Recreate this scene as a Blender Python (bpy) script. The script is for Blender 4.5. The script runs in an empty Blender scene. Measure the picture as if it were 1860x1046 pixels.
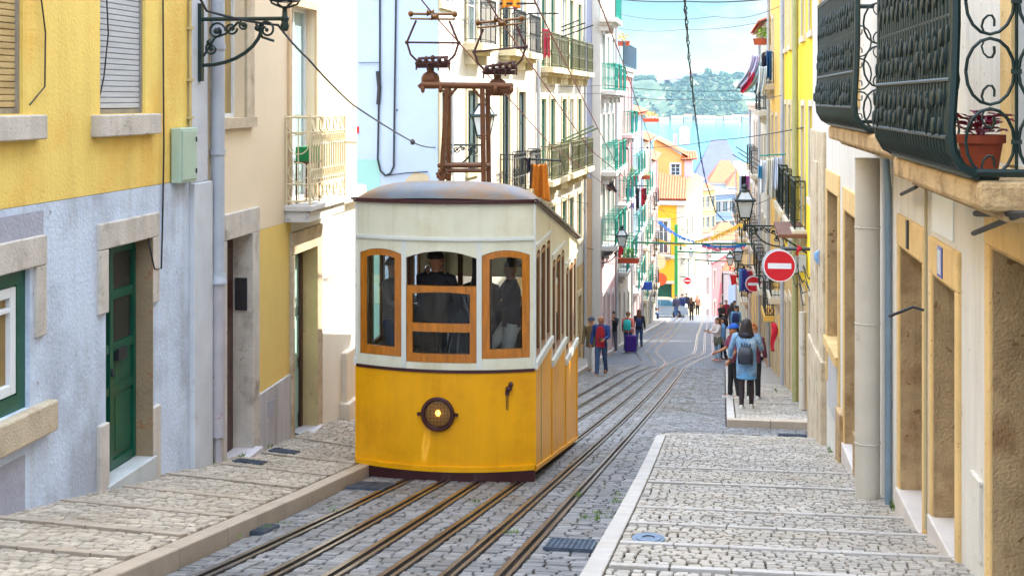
import bpy, bmesh, math, random
from mathutils import Vector, Matrix
random.seed(7)
D=bpy.data; SC=bpy.context.scene; COL=SC.collection
R=math.radians
# ---------------------------------------------------------------- camera
F_PX, CX, HY = 2400.0, 930.0, 180.0            # focal length (px of the photo), axis column, horizon row
TH=math.atan(342/2400.0); CT,ST=math.cos(TH),math.sin(TH)
cd=D.cameras.new('camera'); cam=D.objects.new('camera',cd); COL.objects.link(cam)
cd.sensor_width=36; cd.lens=36*F_PX/1860; cd.shift_y=-(523-HY)/1860; cd.clip_start=.1; cd.clip_end=9000
cam.location=(0,0,0); cam.rotation_euler=(R(90),0,TH); SC.camera=cam
# ---------------------------------------------------------------- sky and sun
SUN_EL=R(44); SUN_V=Vector((.775*math.cos(SUN_EL),.632*math.cos(SUN_EL),math.sin(SUN_EL)))
SKY_STRENGTH=.15; SUN_STRENGTH=2.5; EXPOSURE=2.22
w=D.worlds.new('World'); SC.world=w; w.use_nodes=True
nt=w.node_tree; nd=nt.nodes; bg=nd['Background']; bg.inputs[1].default_value=SKY_STRENGTH
sky=nd.new('ShaderNodeTexSky'); sky.sky_type='NISHITA'; sky.sun_disc=False
sky.sun_elevation=SUN_EL; sky.sun_rotation=math.atan2(SUN_V.x,SUN_V.y); sky.altitude=50; sky.air_density=1.0; sky.dust_density=.1; sky.ozone_density=2.0
tc=nd.new('ShaderNodeTexCoord'); mp=nd.new('ShaderNodeMapping'); mp.inputs['Scale'].default_value=(3.2,3.2,9)
mp.inputs['Location'].default_value=(.4,0,.2)
nz=nd.new('ShaderNodeTexNoise'); nz.inputs['Scale'].default_value=2.2; nz.inputs['Detail'].default_value=7; nz.inputs['Roughness'].default_value=.55
rp=nd.new('ShaderNodeValToRGB'); rp.color_ramp.elements[0].position=.50; rp.color_ramp.elements[1].position=.64
mx=nd.new('ShaderNodeMix'); mx.data_type='RGBA'; mx.inputs[7].default_value=(5.2,5.6,6.0,1)
nt.links.new(tc.outputs['Generated'],mp.inputs[0]); nt.links.new(mp.outputs[0],nz.inputs['Vector']); nt.links.new(nz.outputs['Fac'],rp.inputs[0])
# added pale fill overhead to brighten the street; sky dimmed low over the river
sep=nd.new('ShaderNodeSeparateXYZ'); nt.links.new(tc.outputs['Generated'],sep.inputs[0])
er=nd.new('ShaderNodeValToRGB'); er.color_ramp.elements[0].position=.018; er.color_ramp.elements[0].color=(.165,.20,.22,1); er.color_ramp.elements[1].position=.42; er.color_ramp.elements[1].color=(1,1,1,1)
e2=er.color_ramp.elements.new(.085); e2.color=(.105,.165,.20,1)
nt.links.new(sep.outputs['Z'],er.inputs[0])
mu=nd.new('ShaderNodeMix'); mu.data_type='RGBA'; mu.blend_type='MULTIPLY'; mu.inputs[0].default_value=1
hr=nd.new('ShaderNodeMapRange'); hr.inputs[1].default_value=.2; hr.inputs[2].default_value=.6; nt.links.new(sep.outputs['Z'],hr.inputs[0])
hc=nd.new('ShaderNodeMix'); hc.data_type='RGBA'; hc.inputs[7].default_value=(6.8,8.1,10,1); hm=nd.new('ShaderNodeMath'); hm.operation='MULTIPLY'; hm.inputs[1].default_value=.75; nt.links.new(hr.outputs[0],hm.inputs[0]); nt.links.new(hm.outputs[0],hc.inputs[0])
mx.inputs[7].default_value=(1.5,1.56,1.6,1)
nt.links.new(sky.outputs[0],mu.inputs[6]); nt.links.new(er.outputs[0],mu.inputs[7])
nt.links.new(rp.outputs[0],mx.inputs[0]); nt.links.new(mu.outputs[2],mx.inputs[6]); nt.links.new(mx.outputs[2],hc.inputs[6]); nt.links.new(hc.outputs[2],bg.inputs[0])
sl=D.lights.new('sun','SUN'); sl.energy=SUN_STRENGTH; sl.angle=R(.5); sl.color=(1,.93,.82)
so=D.objects.new('sun',sl); COL.objects.link(so); so.rotation_euler=SUN_V.to_track_quat('Z','Y').to_euler(); so.location=(20,12,30)
SC.view_settings.view_transform='Standard'; SC.view_settings.look='None'; SC.view_settings.gamma=1; SC.view_settings.exposure=EXPOSURE
SC.render.engine='CYCLES'; cy=SC.cycles; cy.use_denoising=True; cy.max_bounces=7; cy.diffuse_bounces=2; cy.glossy_bounces=3; cy.transparent_max_bounces=12; cy.volume_bounces=1
cy.sample_clamp_indirect=6
# ---------------------------------------------------------------- photo pixel -> point on a plane / on the road (layout helpers)
PROF=[(-8,-.1),(0,-1.62),(5,-2.58),(9.3,-3.4),(12.5,-4.0),(15.6,-4.56),(18.5,-5.06),(22,-5.64),(25,-6.12),(28,-6.59),(35,-7.68),(42,-8.74),(49,-9.75),(60,-11.23),(75,-13.2),(97,-16.1),(108,-17.5),(150,-27),(320,-43)]
def G(Y):
    for (a,za),(b,zb) in zip(PROF,PROF[1:]):
        if Y<=b: return za+(zb-za)*(Y-a)/(b-a)
    return PROF[-1][1]
def ray(px,py):
    l=(px-CX)/F_PX; return Vector((CT*l-ST,ST*l+CT,-(py-HY)/F_PX))
def atX(px,py,X): r=ray(px,py); return r*(X/r.x)
def atY(px,py,Y): r=ray(px,py); return r*(Y/r.y)
def gnd(px,py,off=0):
    r=ray(px,py); t=2.
    while t<300 and r.z*t>G(r.y*t)+off: t+=.03
    return r*t
# ---------------------------------------------------------------- materials
def lin(c):
    return tuple((x/255/12.92 if x/255<=.04045 else ((x/255+.055)/1.055)**2.4) for x in c)
MATS={}
def M(name,rgb,rough=.75,var=.12,sc=2.5,bump=.2,bsc=45,metal=0.,stain=None,ssc=1.3,slo=.56,shi=.72,samt=.6,stretch=(1,1,1),island=0.,emit=0,spec=.5,coat=0,chips=None,csc=7,clo=.66,chi=.69,streak=0,sstr=(2.2,2.2,.16)):
    if name in MATS: return MATS[name]
    m=D.materials.new(name); m.use_nodes=True; t=m.node_tree; n=t.nodes; L=t.links.new; b=n['Principled BSDF']
    c=lin(rgb); geo=n.new('ShaderNodeNewGeometry'); mpn=n.new('ShaderNodeMapping'); mpn.inputs['Scale'].default_value=stretch
    L(geo.outputs['Position'],mpn.inputs[0])
    nz=n.new('ShaderNodeTexNoise'); nz.inputs['Scale'].default_value=sc; nz.inputs['Detail'].default_value=6; nz.inputs['Roughness'].default_value=.62
    L(mpn.outputs[0],nz.inputs['Vector'])
    r=n.new('ShaderNodeValToRGB'); e=r.color_ramp.elements; e[0].position=.3; e[1].position=.72
    e[0].color=tuple(max(0,x*(1-var)) for x in c)+(1,); e[1].color=tuple(min(1,x*(1+var)) for x in c)+(1,)
    L(nz.outputs['Fac'],r.inputs[0]); out=r.outputs[0]
    if island:
        h=n.new('ShaderNodeMapRange'); h.inputs[3].default_value=1-island; h.inputs[4].default_value=1+island
        L(geo.outputs['Random Per Island'],h.inputs[0])
        mul=n.new('ShaderNodeMix'); mul.data_type='RGBA'; mul.blend_type='MULTIPLY'; mul.inputs[0].default_value=1
        L(out,mul.inputs[6]); L(h.outputs[0],mul.inputs[7]); out=mul.outputs[2]
    if stain:
        nz2=n.new('ShaderNodeTexNoise'); nz2.inputs['Scale'].default_value=ssc; nz2.inputs['Detail'].default_value=9; nz2.inputs['Roughness'].default_value=.7
        L(mpn.outputs[0],nz2.inputs['Vector'])
        r2=n.new('ShaderNodeValToRGB'); r2.color_ramp.elements[0].position=slo; r2.color_ramp.elements[1].position=shi
        r2.color_ramp.elements[1].color=(samt,)*3+(1,); L(nz2.outputs['Fac'],r2.inputs[0])
        m2=n.new('ShaderNodeMix'); m2.data_type='RGBA'; m2.inputs[7].default_value=lin(stain)+(1,)
        L(r2.outputs[0],m2.inputs[0]); L(out,m2.inputs[6]); out=m2.outputs[2]
    if streak:                                   # long vertical rain marks
        mps=n.new('ShaderNodeMapping'); mps.inputs['Scale'].default_value=sstr; L(geo.outputs['Position'],mps.inputs[0])
        ns=n.new('ShaderNodeTexNoise'); ns.inputs['Scale'].default_value=2.4; ns.inputs['Detail'].default_value=7; ns.inputs['Roughness'].default_value=.7; L(mps.outputs[0],ns.inputs['Vector'])
        rs=n.new('ShaderNodeValToRGB'); rs.color_ramp.elements[0].position=.46; rs.color_ramp.elements[0].color=(1,1,1,1); rs.color_ramp.elements[1].position=.72; k=1-streak; rs.color_ramp.elements[1].color=(k,k*.97,k*.92,1); L(ns.outputs['Fac'],rs.inputs[0])
        m4=n.new('ShaderNodeMix'); m4.data_type='RGBA'; m4.blend_type='MULTIPLY'; m4.inputs[0].default_value=1; L(out,m4.inputs[6]); L(rs.outputs[0],m4.inputs[7]); out=m4.outputs[2]
    if chips:                                    # small flakes where the coat has come off
        nc=n.new('ShaderNodeTexNoise'); nc.inputs['Scale'].default_value=csc; nc.inputs['Detail'].default_value=4; L(geo.outputs['Position'],nc.inputs['Vector'])
        rc=n.new('ShaderNodeValToRGB'); rc.color_ramp.elements[0].position=clo; rc.color_ramp.elements[1].position=chi; L(nc.outputs['Fac'],rc.inputs[0])
        m3=n.new('ShaderNodeMix'); m3.data_type='RGBA'; m3.inputs[7].default_value=lin(chips)+(1,); L(rc.outputs[0],m3.inputs[0]); L(out,m3.inputs[6]); out=m3.outputs[2]
    L(out,b.inputs['Base Color']); b.inputs['Roughness'].default_value=rough; b.inputs['Metallic'].default_value=metal
    b.inputs['Specular IOR Level'].default_value=spec; b.inputs['Coat Weight'].default_value=coat; b.inputs['Coat Roughness'].default_value=.08
    if bump:
        nb=n.new('ShaderNodeTexNoise'); nb.inputs['Scale'].default_value=bsc; nb.inputs['Detail'].default_value=5
        L(geo.outputs['Position'],nb.inputs['Vector'])
        bp=n.new('ShaderNodeBump'); bp.inputs['Strength'].default_value=bump; bp.inputs['Distance'].default_value=.02
        L(nb.outputs['Fac'],bp.inputs['Height']); L(bp.outputs[0],b.inputs['Normal'])
    if emit:
        b.inputs['Emission Color'].default_value=c+(1,); b.inputs['Emission Strength'].default_value=emit
    MATS[name]=m; return m
def glass(name,tint=(.9,.95,.95),refl=1.0):
    if name in MATS: return MATS[name]
    m=D.materials.new(name); m.use_nodes=True; t=m.node_tree; n=t.nodes; n.clear(); o=n.new('ShaderNodeOutputMaterial')
    a=n.new('ShaderNodeBsdfTransparent'); a.inputs[0].default_value=tint+(1,); g=n.new('ShaderNodeBsdfGlossy'); g.inputs['Roughness'].default_value=.02
    f=n.new('ShaderNodeFresnel'); f.inputs[0].default_value=1.5*refl; x=n.new('ShaderNodeMixShader')
    t.links.new(f.outputs[0],x.inputs[0]); t.links.new(a.outputs[0],x.inputs[1]); t.links.new(g.outputs[0],x.inputs[2]); t.links.new(x.outputs[0],o.inputs[0])
    MATS[name]=m; return m
# ---------------------------------------------------------------- mesh builder
def wl(o):
    v=Vector((0,0,0))
    while o: v=v+Vector(o.location); o=o.parent
    return v
class MB:
    def __init__(s): s.v=[]; s.f=[]; s.m=[]; s.cur=0
    def add(s,vs,fs):
        k=len(s.v); s.v.extend(Vector(p) for p in vs); s.f.extend(tuple(i+k for i in f) for f in fs); s.m.extend([s.cur]*len(fs)); return s
    def quad(s,a,b,c,d): return s.add((a,b,c,d),((0,1,2,3),))
    def hexa(s,p): return s.add(p,((0,3,2,1),(4,5,6,7),(0,1,5,4),(1,2,6,5),(2,3,7,6),(3,0,4,7)))
    def box(s,x0,x1,y0,y1,z0,z1): return s.hexa([(x0,y0,z0),(x1,y0,z0),(x1,y1,z0),(x0,y1,z0),(x0,y0,z1),(x1,y0,z1),(x1,y1,z1),(x0,y1,z1)])
    def fbox(s,fr,u0,u1,v0,v1,w0,w1): return s.hexa([fr(u0,v0,w0),fr(u1,v0,w0),fr(u1,v0,w1),fr(u0,v0,w1),fr(u0,v1,w0),fr(u1,v1,w0),fr(u1,v1,w1),fr(u0,v1,w1)])
    def cbox(s,c,hx,hy,hz,rot=None):
        ps=[Vector((i,j,k)) for k in(-hz,hz) for i,j in((-hx,-hy),(hx,-hy),(hx,hy),(-hx,hy))]
        if rot is not None: ps=[rot@p for p in ps]
        return s.hexa([p+Vector(c) for p in ps])
    def tube(s,pts,r,n=6,cap=True):
        pts=[Vector(p) for p in pts]; N=len(pts); rs=r if isinstance(r,(list,tuple)) else [r]*N
        vs=[];up=None
        for i,p in enumerate(pts):
            t=(pts[min(i+1,N-1)]-pts[max(i-1,0)])
            if t.length<1e-9: t=Vector((0,0,1))
            t.normalize()
            if up is None: up=t.orthogonal().normalized()
            up=(up-t*up.dot(t)); up=up.normalized() if up.length>1e-6 else t.orthogonal().normalized()
            bi=t.cross(up)
            for k in range(n):
                a=2*math.pi*k/n; vs.append(p+(up*math.cos(a)+bi*math.sin(a))*rs[i])
        fs=[(i*n+k,i*n+(k+1)%n,(i+1)*n+(k+1)%n,(i+1)*n+k) for i in range(N-1) for k in range(n)]
        if cap: fs+=[tuple(range(n-1,-1,-1)),tuple((N-1)*n+k for k in range(n))]
        return s.add(vs,fs)
    def lathe(s,prof,n=16,c=(0,0,0),ax='z',rot=0,cap=True):
        vs=[];c=Vector(c)
        for r,h in prof:
            for k in range(n):
                a=2*math.pi*k/n+rot; x,y=r*math.cos(a),r*math.sin(a)
                vs.append(c+Vector({'z':(x,y,h),'y':(x,h,y),'x':(h,x,y)}[ax]))
        N=len(prof); fs=[(i*n+k,i*n+(k+1)%n,(i+1)*n+(k+1)%n,(i+1)*n+k) for i in range(N-1) for k in range(n)]
        if cap: fs+=[tuple(range(n-1,-1,-1)),tuple((N-1)*n+k for k in range(n))]
        return s.add(vs,fs)
    def loft(s,rings,cap=True):
        n=len(rings[0]); vs=[p for r in rings for p in r]; N=len(rings)
        fs=[(i*n+k,i*n+(k+1)%n,(i+1)*n+(k+1)%n,(i+1)*n+k) for i in range(N-1) for k in range(n)]
        if cap: fs+=[tuple(range(n-1,-1,-1)),tuple((N-1)*n+k for k in range(n))]
        return s.add(vs,fs)
    def ell(s,c,rx,ry,rz,n=12,m=8,rot=None,cut=None):
        c=Vector(c); rings=[]
        for i in range(m+1):
            a=-math.pi/2+math.pi*i/m
            if cut is not None and math.sin(a)<cut: continue
            rr=max(math.cos(a),.02); ring=[]
            for k in range(n):
                b=2*math.pi*k/n; p=Vector((rx*rr*math.cos(b),ry*rr*math.sin(b),rz*math.sin(a)))
                ring.append(c+(rot@p if rot is not None else p))
            rings.append(ring)
        return s.loft(rings)
    def prism(s,poly,d):
        n=len(poly); P=[Vector(p) for p in poly]; d=Vector(d)
        return s.add(P+[p+d for p in P],[tuple(range(n-1,-1,-1)),tuple(range(n,2*n))]+[(i,(i+1)%n,n+(i+1)%n,n+i) for i in range(n)])
    def grid(s,fn,nu,nv):
        vs=[fn(i/nu,j/nv) for j in range(nv+1) for i in range(nu+1)]
        return s.add(vs,[(j*(nu+1)+i,j*(nu+1)+i+1,(j+1)*(nu+1)+i+1,(j+1)*(nu+1)+i) for j in range(nv) for i in range(nu)])
    def build(s,name,mat,parent=None,smooth=None,weld=False,recalc=True,bevel=0):
        me=D.meshes.new(name); off=wl(parent) if parent else Vector((0,0,0))
        me.from_pydata([p-off for p in s.v],[],s.f)
        for mm in (mat if isinstance(mat,(list,tuple)) else [mat]): me.materials.append(mm)
        if isinstance(mat,(list,tuple)): me.polygons.foreach_set('material_index',s.m)
        if weld or recalc:
            bm=bmesh.new(); bm.from_mesh(me)
            if weld: bmesh.ops.remove_doubles(bm,verts=bm.verts,dist=.0004)
            if recalc: bmesh.ops.recalc_face_normals(bm,faces=bm.faces)
            bm.to_mesh(me); bm.free()
        if smooth:
            me.polygons.foreach_set('use_smooth',[True]*len(me.polygons)); me.set_sharp_from_angle(angle=R(smooth))
        me.update(); o=D.objects.new(name,me); COL.objects.link(o)
        if parent: o.parent=parent
        if bevel:
            b=o.modifiers.new('Bevel','BEVEL'); b.width=bevel; b.segments=2; b.limit_method='ANGLE'
        return o
def tag(o,label=None,cat=None,group=None,kind=None):
    if label: o['label']=label
    if cat: o['category']=cat
    if group: o['group']=group
    if kind: o['kind']=kind
    return o
def thing(name,label,cat,loc=(0,0,0),group=None):
    o=D.objects.new(name,None); COL.objects.link(o); o.location=loc; o.empty_display_size=.2
    return tag(o,label,cat,group)
def struct(o): o['kind']='structure'; return o
def copy_tree(o,parent=None):
    c=o.copy(); COL.objects.link(c); c.parent=parent
    for ch in list(o.children): copy_tree(ch,c)
    return c
class Fr:                                   # a facade frame: u along the wall, v up (absolute height), w out of the wall
    def __init__(s,p0,p1,side):
        s.p0=Vector((p0[0],p0[1],0)); d=Vector((p1[0]-p0[0],p1[1]-p0[1],0)); s.len=d.length; s.u=d.normalized(); s.n=Vector((s.u.y,-s.u.x,0))*side
    def __call__(s,u,v,w=0): return s.p0+s.u*u+s.n*w+Vector((0,0,v))
def wallholes(mb,fr,u0,u1,v0,v1,holes,t=.3,w=0):
    us=sorted({u0,u1}|{min(max(x,u0),u1) for h in holes for x in h[:2]}); vs=sorted({v0,v1}|{min(max(x,v0),v1) for h in holes for x in h[2:4]})
    for a,b in zip(us,us[1:]):
        for c,d in zip(vs,vs[1:]):
            mu,mv=(a+b)/2,(c+d)/2
            if any(h[0]<mu<h[1] and h[2]<mv<h[3] for h in holes): continue
            mb.quad(fr(a,c,w),fr(b,c,w),fr(b,d,w),fr(a,d,w))
    for h in holes:
        a,b,c,d=h[:4]; tt=h[4] if len(h)>4 else t
        a,b,c,d=max(a,u0),min(b,u1),max(c,v0),min(d,v1)
        for p,q in (((a,c),(a,d)),((b,c),(b,d)),((a,d),(b,d)),((a,c),(b,c))):
            mb.quad(fr(p[0],p[1],w),fr(q[0],q[1],w),fr(q[0],q[1],w-tt),fr(p[0],p[1],w-tt))
def body(mb,fr,u0,u1,v0,v1,Dp):             # the other sides of a building: ends, back and top
    mb.quad(fr(u0,v0,0),fr(u0,v1,0),fr(u0,v1,-Dp),fr(u0,v0,-Dp)); mb.quad(fr(u1,v0,0),fr(u1,v1,0),fr(u1,v1,-Dp),fr(u1,v0,-Dp))
    mb.quad(fr(u0,v0,-Dp),fr(u1,v0,-Dp),fr(u1,v1,-Dp),fr(u0,v1,-Dp)); mb.quad(fr(u0,v1,0),fr(u1,v1,0),fr(u1,v1,-Dp),fr(u0,v1,-Dp))
def window(fr,par,u0,u1,v0,v1,fm,rec=.14,sur=None,sw=.14,panes=(2,3),pm=None,sill=None,name='window',bar=.05):
    f=MB()
    f.fbox(fr,u0+.002,u0+bar,v0+.002,v1-.002,-rec-.05,-rec); f.fbox(fr,u1-bar,u1-.002,v0+.002,v1-.002,-rec-.05,-rec)
    f.fbox(fr,u0+bar,u1-bar,v0+.002,v0+bar,-rec-.05,-rec); f.fbox(fr,u0+bar,u1-bar,v1-bar,v1-.002,-rec-.05,-rec)
    for i in range(1,panes[0]):
        u=u0+(u1-u0)*i/panes[0]; f.fbox(fr,u-.03,u+.03,v0+bar,v1-bar,-rec-.045,-rec-.004)
    for j in range(1,panes[1]):
        v=v0+(v1-v0)*j/panes[1]; f.fbox(fr,u0+bar,u1-bar,v-.018,v+.018,-rec-.045,-rec-.008)
    o=f.build(name,fm,par)
    p=MB(); p.fbox(fr,u0+.01,u1-.01,v0+.01,v1-.01,-rec-.07,-rec-.03); p.build('pane',pm or MATS['pane'],o)
    if sur:
        s=MB(); e=.035
        s.fbox(fr,u0-sw,u0-.001,v0,v1,-.05,e); s.fbox(fr,u1+.001,u1+sw,v0,v1,-.05,e); s.fbox(fr,u0-sw,u1+sw,v1+.001,v1+sw,-.05,e+.003)
        s.build('window_surround',sur,par)
    if sill:
        s=MB(); s.fbox(fr,u0-sw,u1+sw,v0-.12,v0-.001,-.05,.07); s.build('sill',sill,par)
    return o
def railing(mb,pts,z0,z1,step=.11,r=.009,curl=True):
    pts=[Vector(p) for p in pts]
    for a,b in zip(pts,pts[1:]):
        for z,rr in((z1,.02),(z0+.06,.013),(z1-.14,.009)):
            mb.tube([(a.x,a.y,z),(b.x,b.y,z)],rr,4)
        n=max(2,int((b-a).length/step))
        for i in range(n+1):
            p=a+(b-a)*i/n; mb.tube([(p.x,p.y,z0),(p.x,p.y,z1)],r if 0<i<n else .016,4)
            if curl and i<n:
                q=a+(b-a)*(i+.5)/n; t=(b-a).normalized()*step*.38
                for zc in (z1-.07,z0+(z1-z0)*.45):
                    mb.tube([q+Vector((0,0,zc-q.z))+t*math.cos(k*math.pi/4)+Vector((0,0,.055*math.sin(k*math.pi/4))) for k in range(9)],.006,3,False)
def balcony(fr,par,u0,u1,v,dep,h,rm,sm,step=.11,curl=True,sw=None,slab_t=.16):
    s=MB(); s.fbox(fr,u0-.06,u1+.06,v-slab_t,v,.0,dep+.06); s.fbox(fr,u0+.05,u1-.05,v-slab_t-.1,v-slab_t-.001,.0,dep-.12)
    for u in (u0+.15,u1-.27): s.fbox(fr,u,u+.12,v-slab_t-.32,v-slab_t-.101,.0,dep*.55)
    o=s.build('balcony',sm,par)
    r=MB(); railing(r,[fr(u0,v,.03),fr(u0,v,dep),fr(u1,v,dep),fr(u1,v,.03)],v+.03,v+h,step,.009,curl); r.build('railing',rm,o)
    return o
# ================================================================ materials used in many places
STEEL=M('rail_steel',(150,146,142),.27,.25,6,.1,60,.9,stain=(92,60,34),ssc=.8,slo=.45,shi=.6,samt=.45,stretch=(6,.5,1))
GROOVE=M('rail_groove',(40,30,24),.8,.3,9)
STONE_R=M('road_cobble',(116,114,114),.5,.25,1.1,.5,70,stain=(98,86,66),ssc=.7,slo=.5,shi=.66,samt=.7,island=.33)
STONE_P=M('pavement_cobble',(174,164,152),.48,.2,1.4,.45,80,stain=(168,150,122),ssc=.8,slo=.48,shi=.7,samt=.7,island=.2)
STONE_PL=M('pavement_cobble_warm',(184,168,148),.6,.18,1.4,.45,80,stain=(158,138,114),ssc=.9,slo=.48,shi=.7,samt=.7,island=.2)
JOINT=M('joint_dirt',(58,50,40),.95,.35,5,.4,60,stain=(70,86,30),ssc=1.6,slo=.62,shi=.72,samt=.8)
KERB=M('kerb_stone',(186,178,170),.6,.12,3,.3,60,stain=(160,140,115),ssc=2,samt=.6,island=.08)
KERBL=M('kerb_stone_warm',(172,154,134),.65,.12,3,.3,60,stain=(150,118,86),ssc=2,samt=.6,island=.1)
LIME=M('limestone',(202,182,152),.8,.2,3,.6,50,stain=(146,108,66),ssc=2.2,slo=.5,shi=.68,samt=.7)
LIMEG=M('limestone_grey',(206,194,180),.8,.14,3,.4,50,stain=(130,112,92),ssc=2.4,slo=.54,shi=.68,samt=.7,chips=(128,108,88),csc=18,clo=.68,chi=.74,streak=.2)
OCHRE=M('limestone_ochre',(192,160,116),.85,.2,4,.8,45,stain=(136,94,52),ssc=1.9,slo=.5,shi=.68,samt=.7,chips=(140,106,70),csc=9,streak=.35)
OCHREL=M('limestone_ochre_light',(228,190,126),.8,.14,3,.4,50,stain=(196,140,76),ssc=1.5,samt=.6,chips=(176,128,76),csc=16,streak=.15)
PANE=M('pane',(70,84,92),.06,.35,.7,0,10,spec=.8)
WHITE=M('white_paint',(232,232,230),.5,.04,3,.05)
GREEN=M('green_iron',(13,38,36),.45,.2,5,.1)
DGREEN=M('dark_green_paint',(18,84,62),.35,.22,3,.1,30)
TEAL=M('teal_paint',(30,150,130),.5,.15,4,.05)
IRON=M('dark_iron',(38,44,46),.5,.2,6,.1)
BLACK=M('black_cable',(40,40,44),.6,.1)
GRASS=M('moss',(96,128,40),.9,.4,8,.4)
PVC=M('grey_pipe',(178,180,186),.5,.08,4,.05,stain=(140,110,90),ssc=3,slo=.62,shi=.7,samt=.6)
RTILE=M('roof_tile',(192,98,58),.8,.25,3,.3,30,island=.15)
TERRA=M('terracotta',(186,84,52),.75,.15,5,.2)
LEAF=M('leaf_green',(86,140,50),.6,.35,9,0)
GLS=M('lantern_glass',(196,202,204),.22,.12,5,0)
# ================================================================ ground
# terrain: one sheet from behind the camera to the far river bed
ys=[-8,0,9.3,15.6,22.6,25.2,42,49,70,97,108,150,320,2560]
def terr(u,v):
    Y=ys[min(int(round(v*(len(ys)-1))),len(ys)-1)]; X=-900+1800*u
    return (X,Y,(G(Y)-.45) if Y<320 else -47)
def terr2(i,j):
    xs=[-1500,-300,-60,-20,20,60,300,1500]; X=xs[i]; Y=ys[j]; return (X,Y,(G(Y)-.45) if Y<320 else -47)
b=MB(); vs=[terr2(i,j) for j in range(len(ys)) for i in range(8)]
b.add(vs,[(j*8+i,j*8+i+1,(j+1)*8+i+1,(j+1)*8+i) for j in range(len(ys)-1) for i in range(7)])
struct(b.build('terrain',M('terrain_soil',(120,105,85),.9,.2,1)))
def kL(Y): return -3.63-.042*(Y-7.9)                      # left kerb line (face towards the road)
def kR(Y): return -.80+.0075*(Y-8)                        # right kerb line
PW=[(4,-2.2),(8,-2.96),(10.2,-3.36),(13.5,-3.95),(15.3,-4.28),(17.3,-4.56),(20.15,-4.92),(22.5,-5.15),(28,-5.9)]
def zwL(Y):
    for (a,za),(c,zc) in zip(PW,PW[1:]):
        if Y<=c: return za+(zc-za)*(Y-a)/(c-a)
    return PW[-1][1]
def zL(X,Y):                                              # left pavement surface
    k=kL(Y); t=min(max((k-X)/(k+5.4),0),1.3); return G(Y)+.13+(zwL(Y)-G(Y)-.13)*t
def zR(X,Y): return G(Y)+.13
LXF=-5.4; RXF=1.9; YR_END=21.8
def kRfar(Y): return .49+(Y-24.8)*.0175
def kLfar(Y): return -3.75+(Y-42)*.012
# --- individually laid stones
def stones(mb,x0f,x1f,y0,y1,row,wid,zf,h=.03,gap=.012,jit=.008,skip=None,wave=0):
    Y=y0;j=0
    while Y<y1:
        rd=row*random.uniform(.88,1.12); x=x0f(Y)+random.uniform(-.3,0)*wid
        while x<x1f(Y):
            w=wid*random.uniform(.8,1.22); xa,xb=max(x,x0f(Y))+gap/2,min(x+w,x1f(Y))-gap/2; x+=w
            if xb-xa<.025: continue
            cx=(xa+xb)/2
            dy=wave*math.sin(cx*5+j*.7)
            if skip and skip(cx,Y+rd/2,xa,xb): continue
            ya,yb=Y+gap/2+dy,Y+rd-gap/2+dy; hh=h*random.uniform(.75,1.2); J=lambda:random.uniform(-jit,jit)
            c=[(xa+J(),ya+J()),(xb+J(),ya+J()),(xb+J(),yb+J()),(xa+J(),yb+J())]
            mx_=sum(p[0] for p in c)/4; my_=sum(p[1] for p in c)/4; tl=random.uniform(-.04,.04); tl2=random.uniform(-.05,.05)
            V=[];
            for sc_,hz in((1,0),(.975,hh*.7),(.86,hh)):
                for p in c:
                    px_,py_=mx_+(p[0]-mx_)*sc_,my_+(p[1]-my_)*sc_
                    V.append((px_,py_,zf(px_,py_)-.012+hz+ (tl*(px_-mx_)+tl2*(py_-my_) if hz else 0)))
            mb.add(V,[(0,1,5,4),(1,2,6,5),(2,3,7,6),(3,0,4,7),(4,5,9,8),(5,6,10,9),(6,7,11,10),(7,4,8,11),(8,9,10,11)])
        Y+=rd; j+=1
# --- tracks
def cr(pts,y,):                                           # smooth centre line through control points (y -> x)
    for i in range(len(pts)-1):
        (ya,xa),(yb,xb)=pts[i],pts[i+1]
        if y<=yb or i==len(pts)-2:
            p0=pts[max(i-1,0)]; p3=pts[min(i+2,len(pts)-1)]; t=(y-ya)/(yb-ya)
            ma=(xb-p0[1])/(yb-p0[0])*(yb-ya); mb_=(p3[1]-xa)/(p3[0]-ya)*(yb-ya)
            t2,t3=t*t,t*t*t; return (2*t3-3*t2+1)*xa+(t3-2*t2+t)*ma+(-2*t3+3*t2)*xb+(t3-t2)*mb_
LT=[(4,-3.0),(8.8,-2.97),(15.6,-3.0),(22,-2.86),(32,-2.5),(42.4,-2.14),(46.5,-1.78),(49.4,-1.7),(53,-2.02),(57,-2.3),(63,-2.17),(71,-1.95),(85,-1.72),(98,-1.38),(108,-1.2)]
RT=[(4,-1.82),(9.1,-1.78),(15.6,-1.72),(22,-1.58),(32,-1.3),(42.9,-1.02),(47.5,-.86),(51,-.5),(55.5,.08),(60,.18),(72,.24),(85,.42),(99,.6),(108,.7)]
def railsat(Y):
    a,c=cr(LT,Y),cr(RT,Y); return (a-.42,a+.02,a+.42,c-.40,c,c+.38)
def road_skip(cx,cy,xa,xb):
    return any(xb>r-.085 and xa<r+.085 for r in railsat(cy))
RY0,RY1=4.5,47.
rb=MB()
Ys=[-6,0,4,8,9.3,12,15.6,18,20.3]
def strip(mb,Ys,xa,xb,zf):
    for a,c in zip(Ys,Ys[1:]): mb.quad((xa(a),a,zf(xa(a),a)),(xb(a),a,zf(xb(a),a)),(xb(c),c,zf(xb(c),c)),(xa(c),c,zf(xa(c),c)))
zroad=lambda X,Y:G(Y)-.012
def sl_(a,c,n): return [a+(c-a)*i/n for i in range(n+1)]
rb.cur=1
strip(rb,[-6,0,4,9.3,12,15.6,19,21.74,21.76,22,25.2,27.5,35,42,RY1],lambda Y:-5.0 if 20<Y<29 else kL(Y)-.1,lambda Y:kR(Y)+.08 if Y<21.75 else 2.9,zroad)
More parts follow.
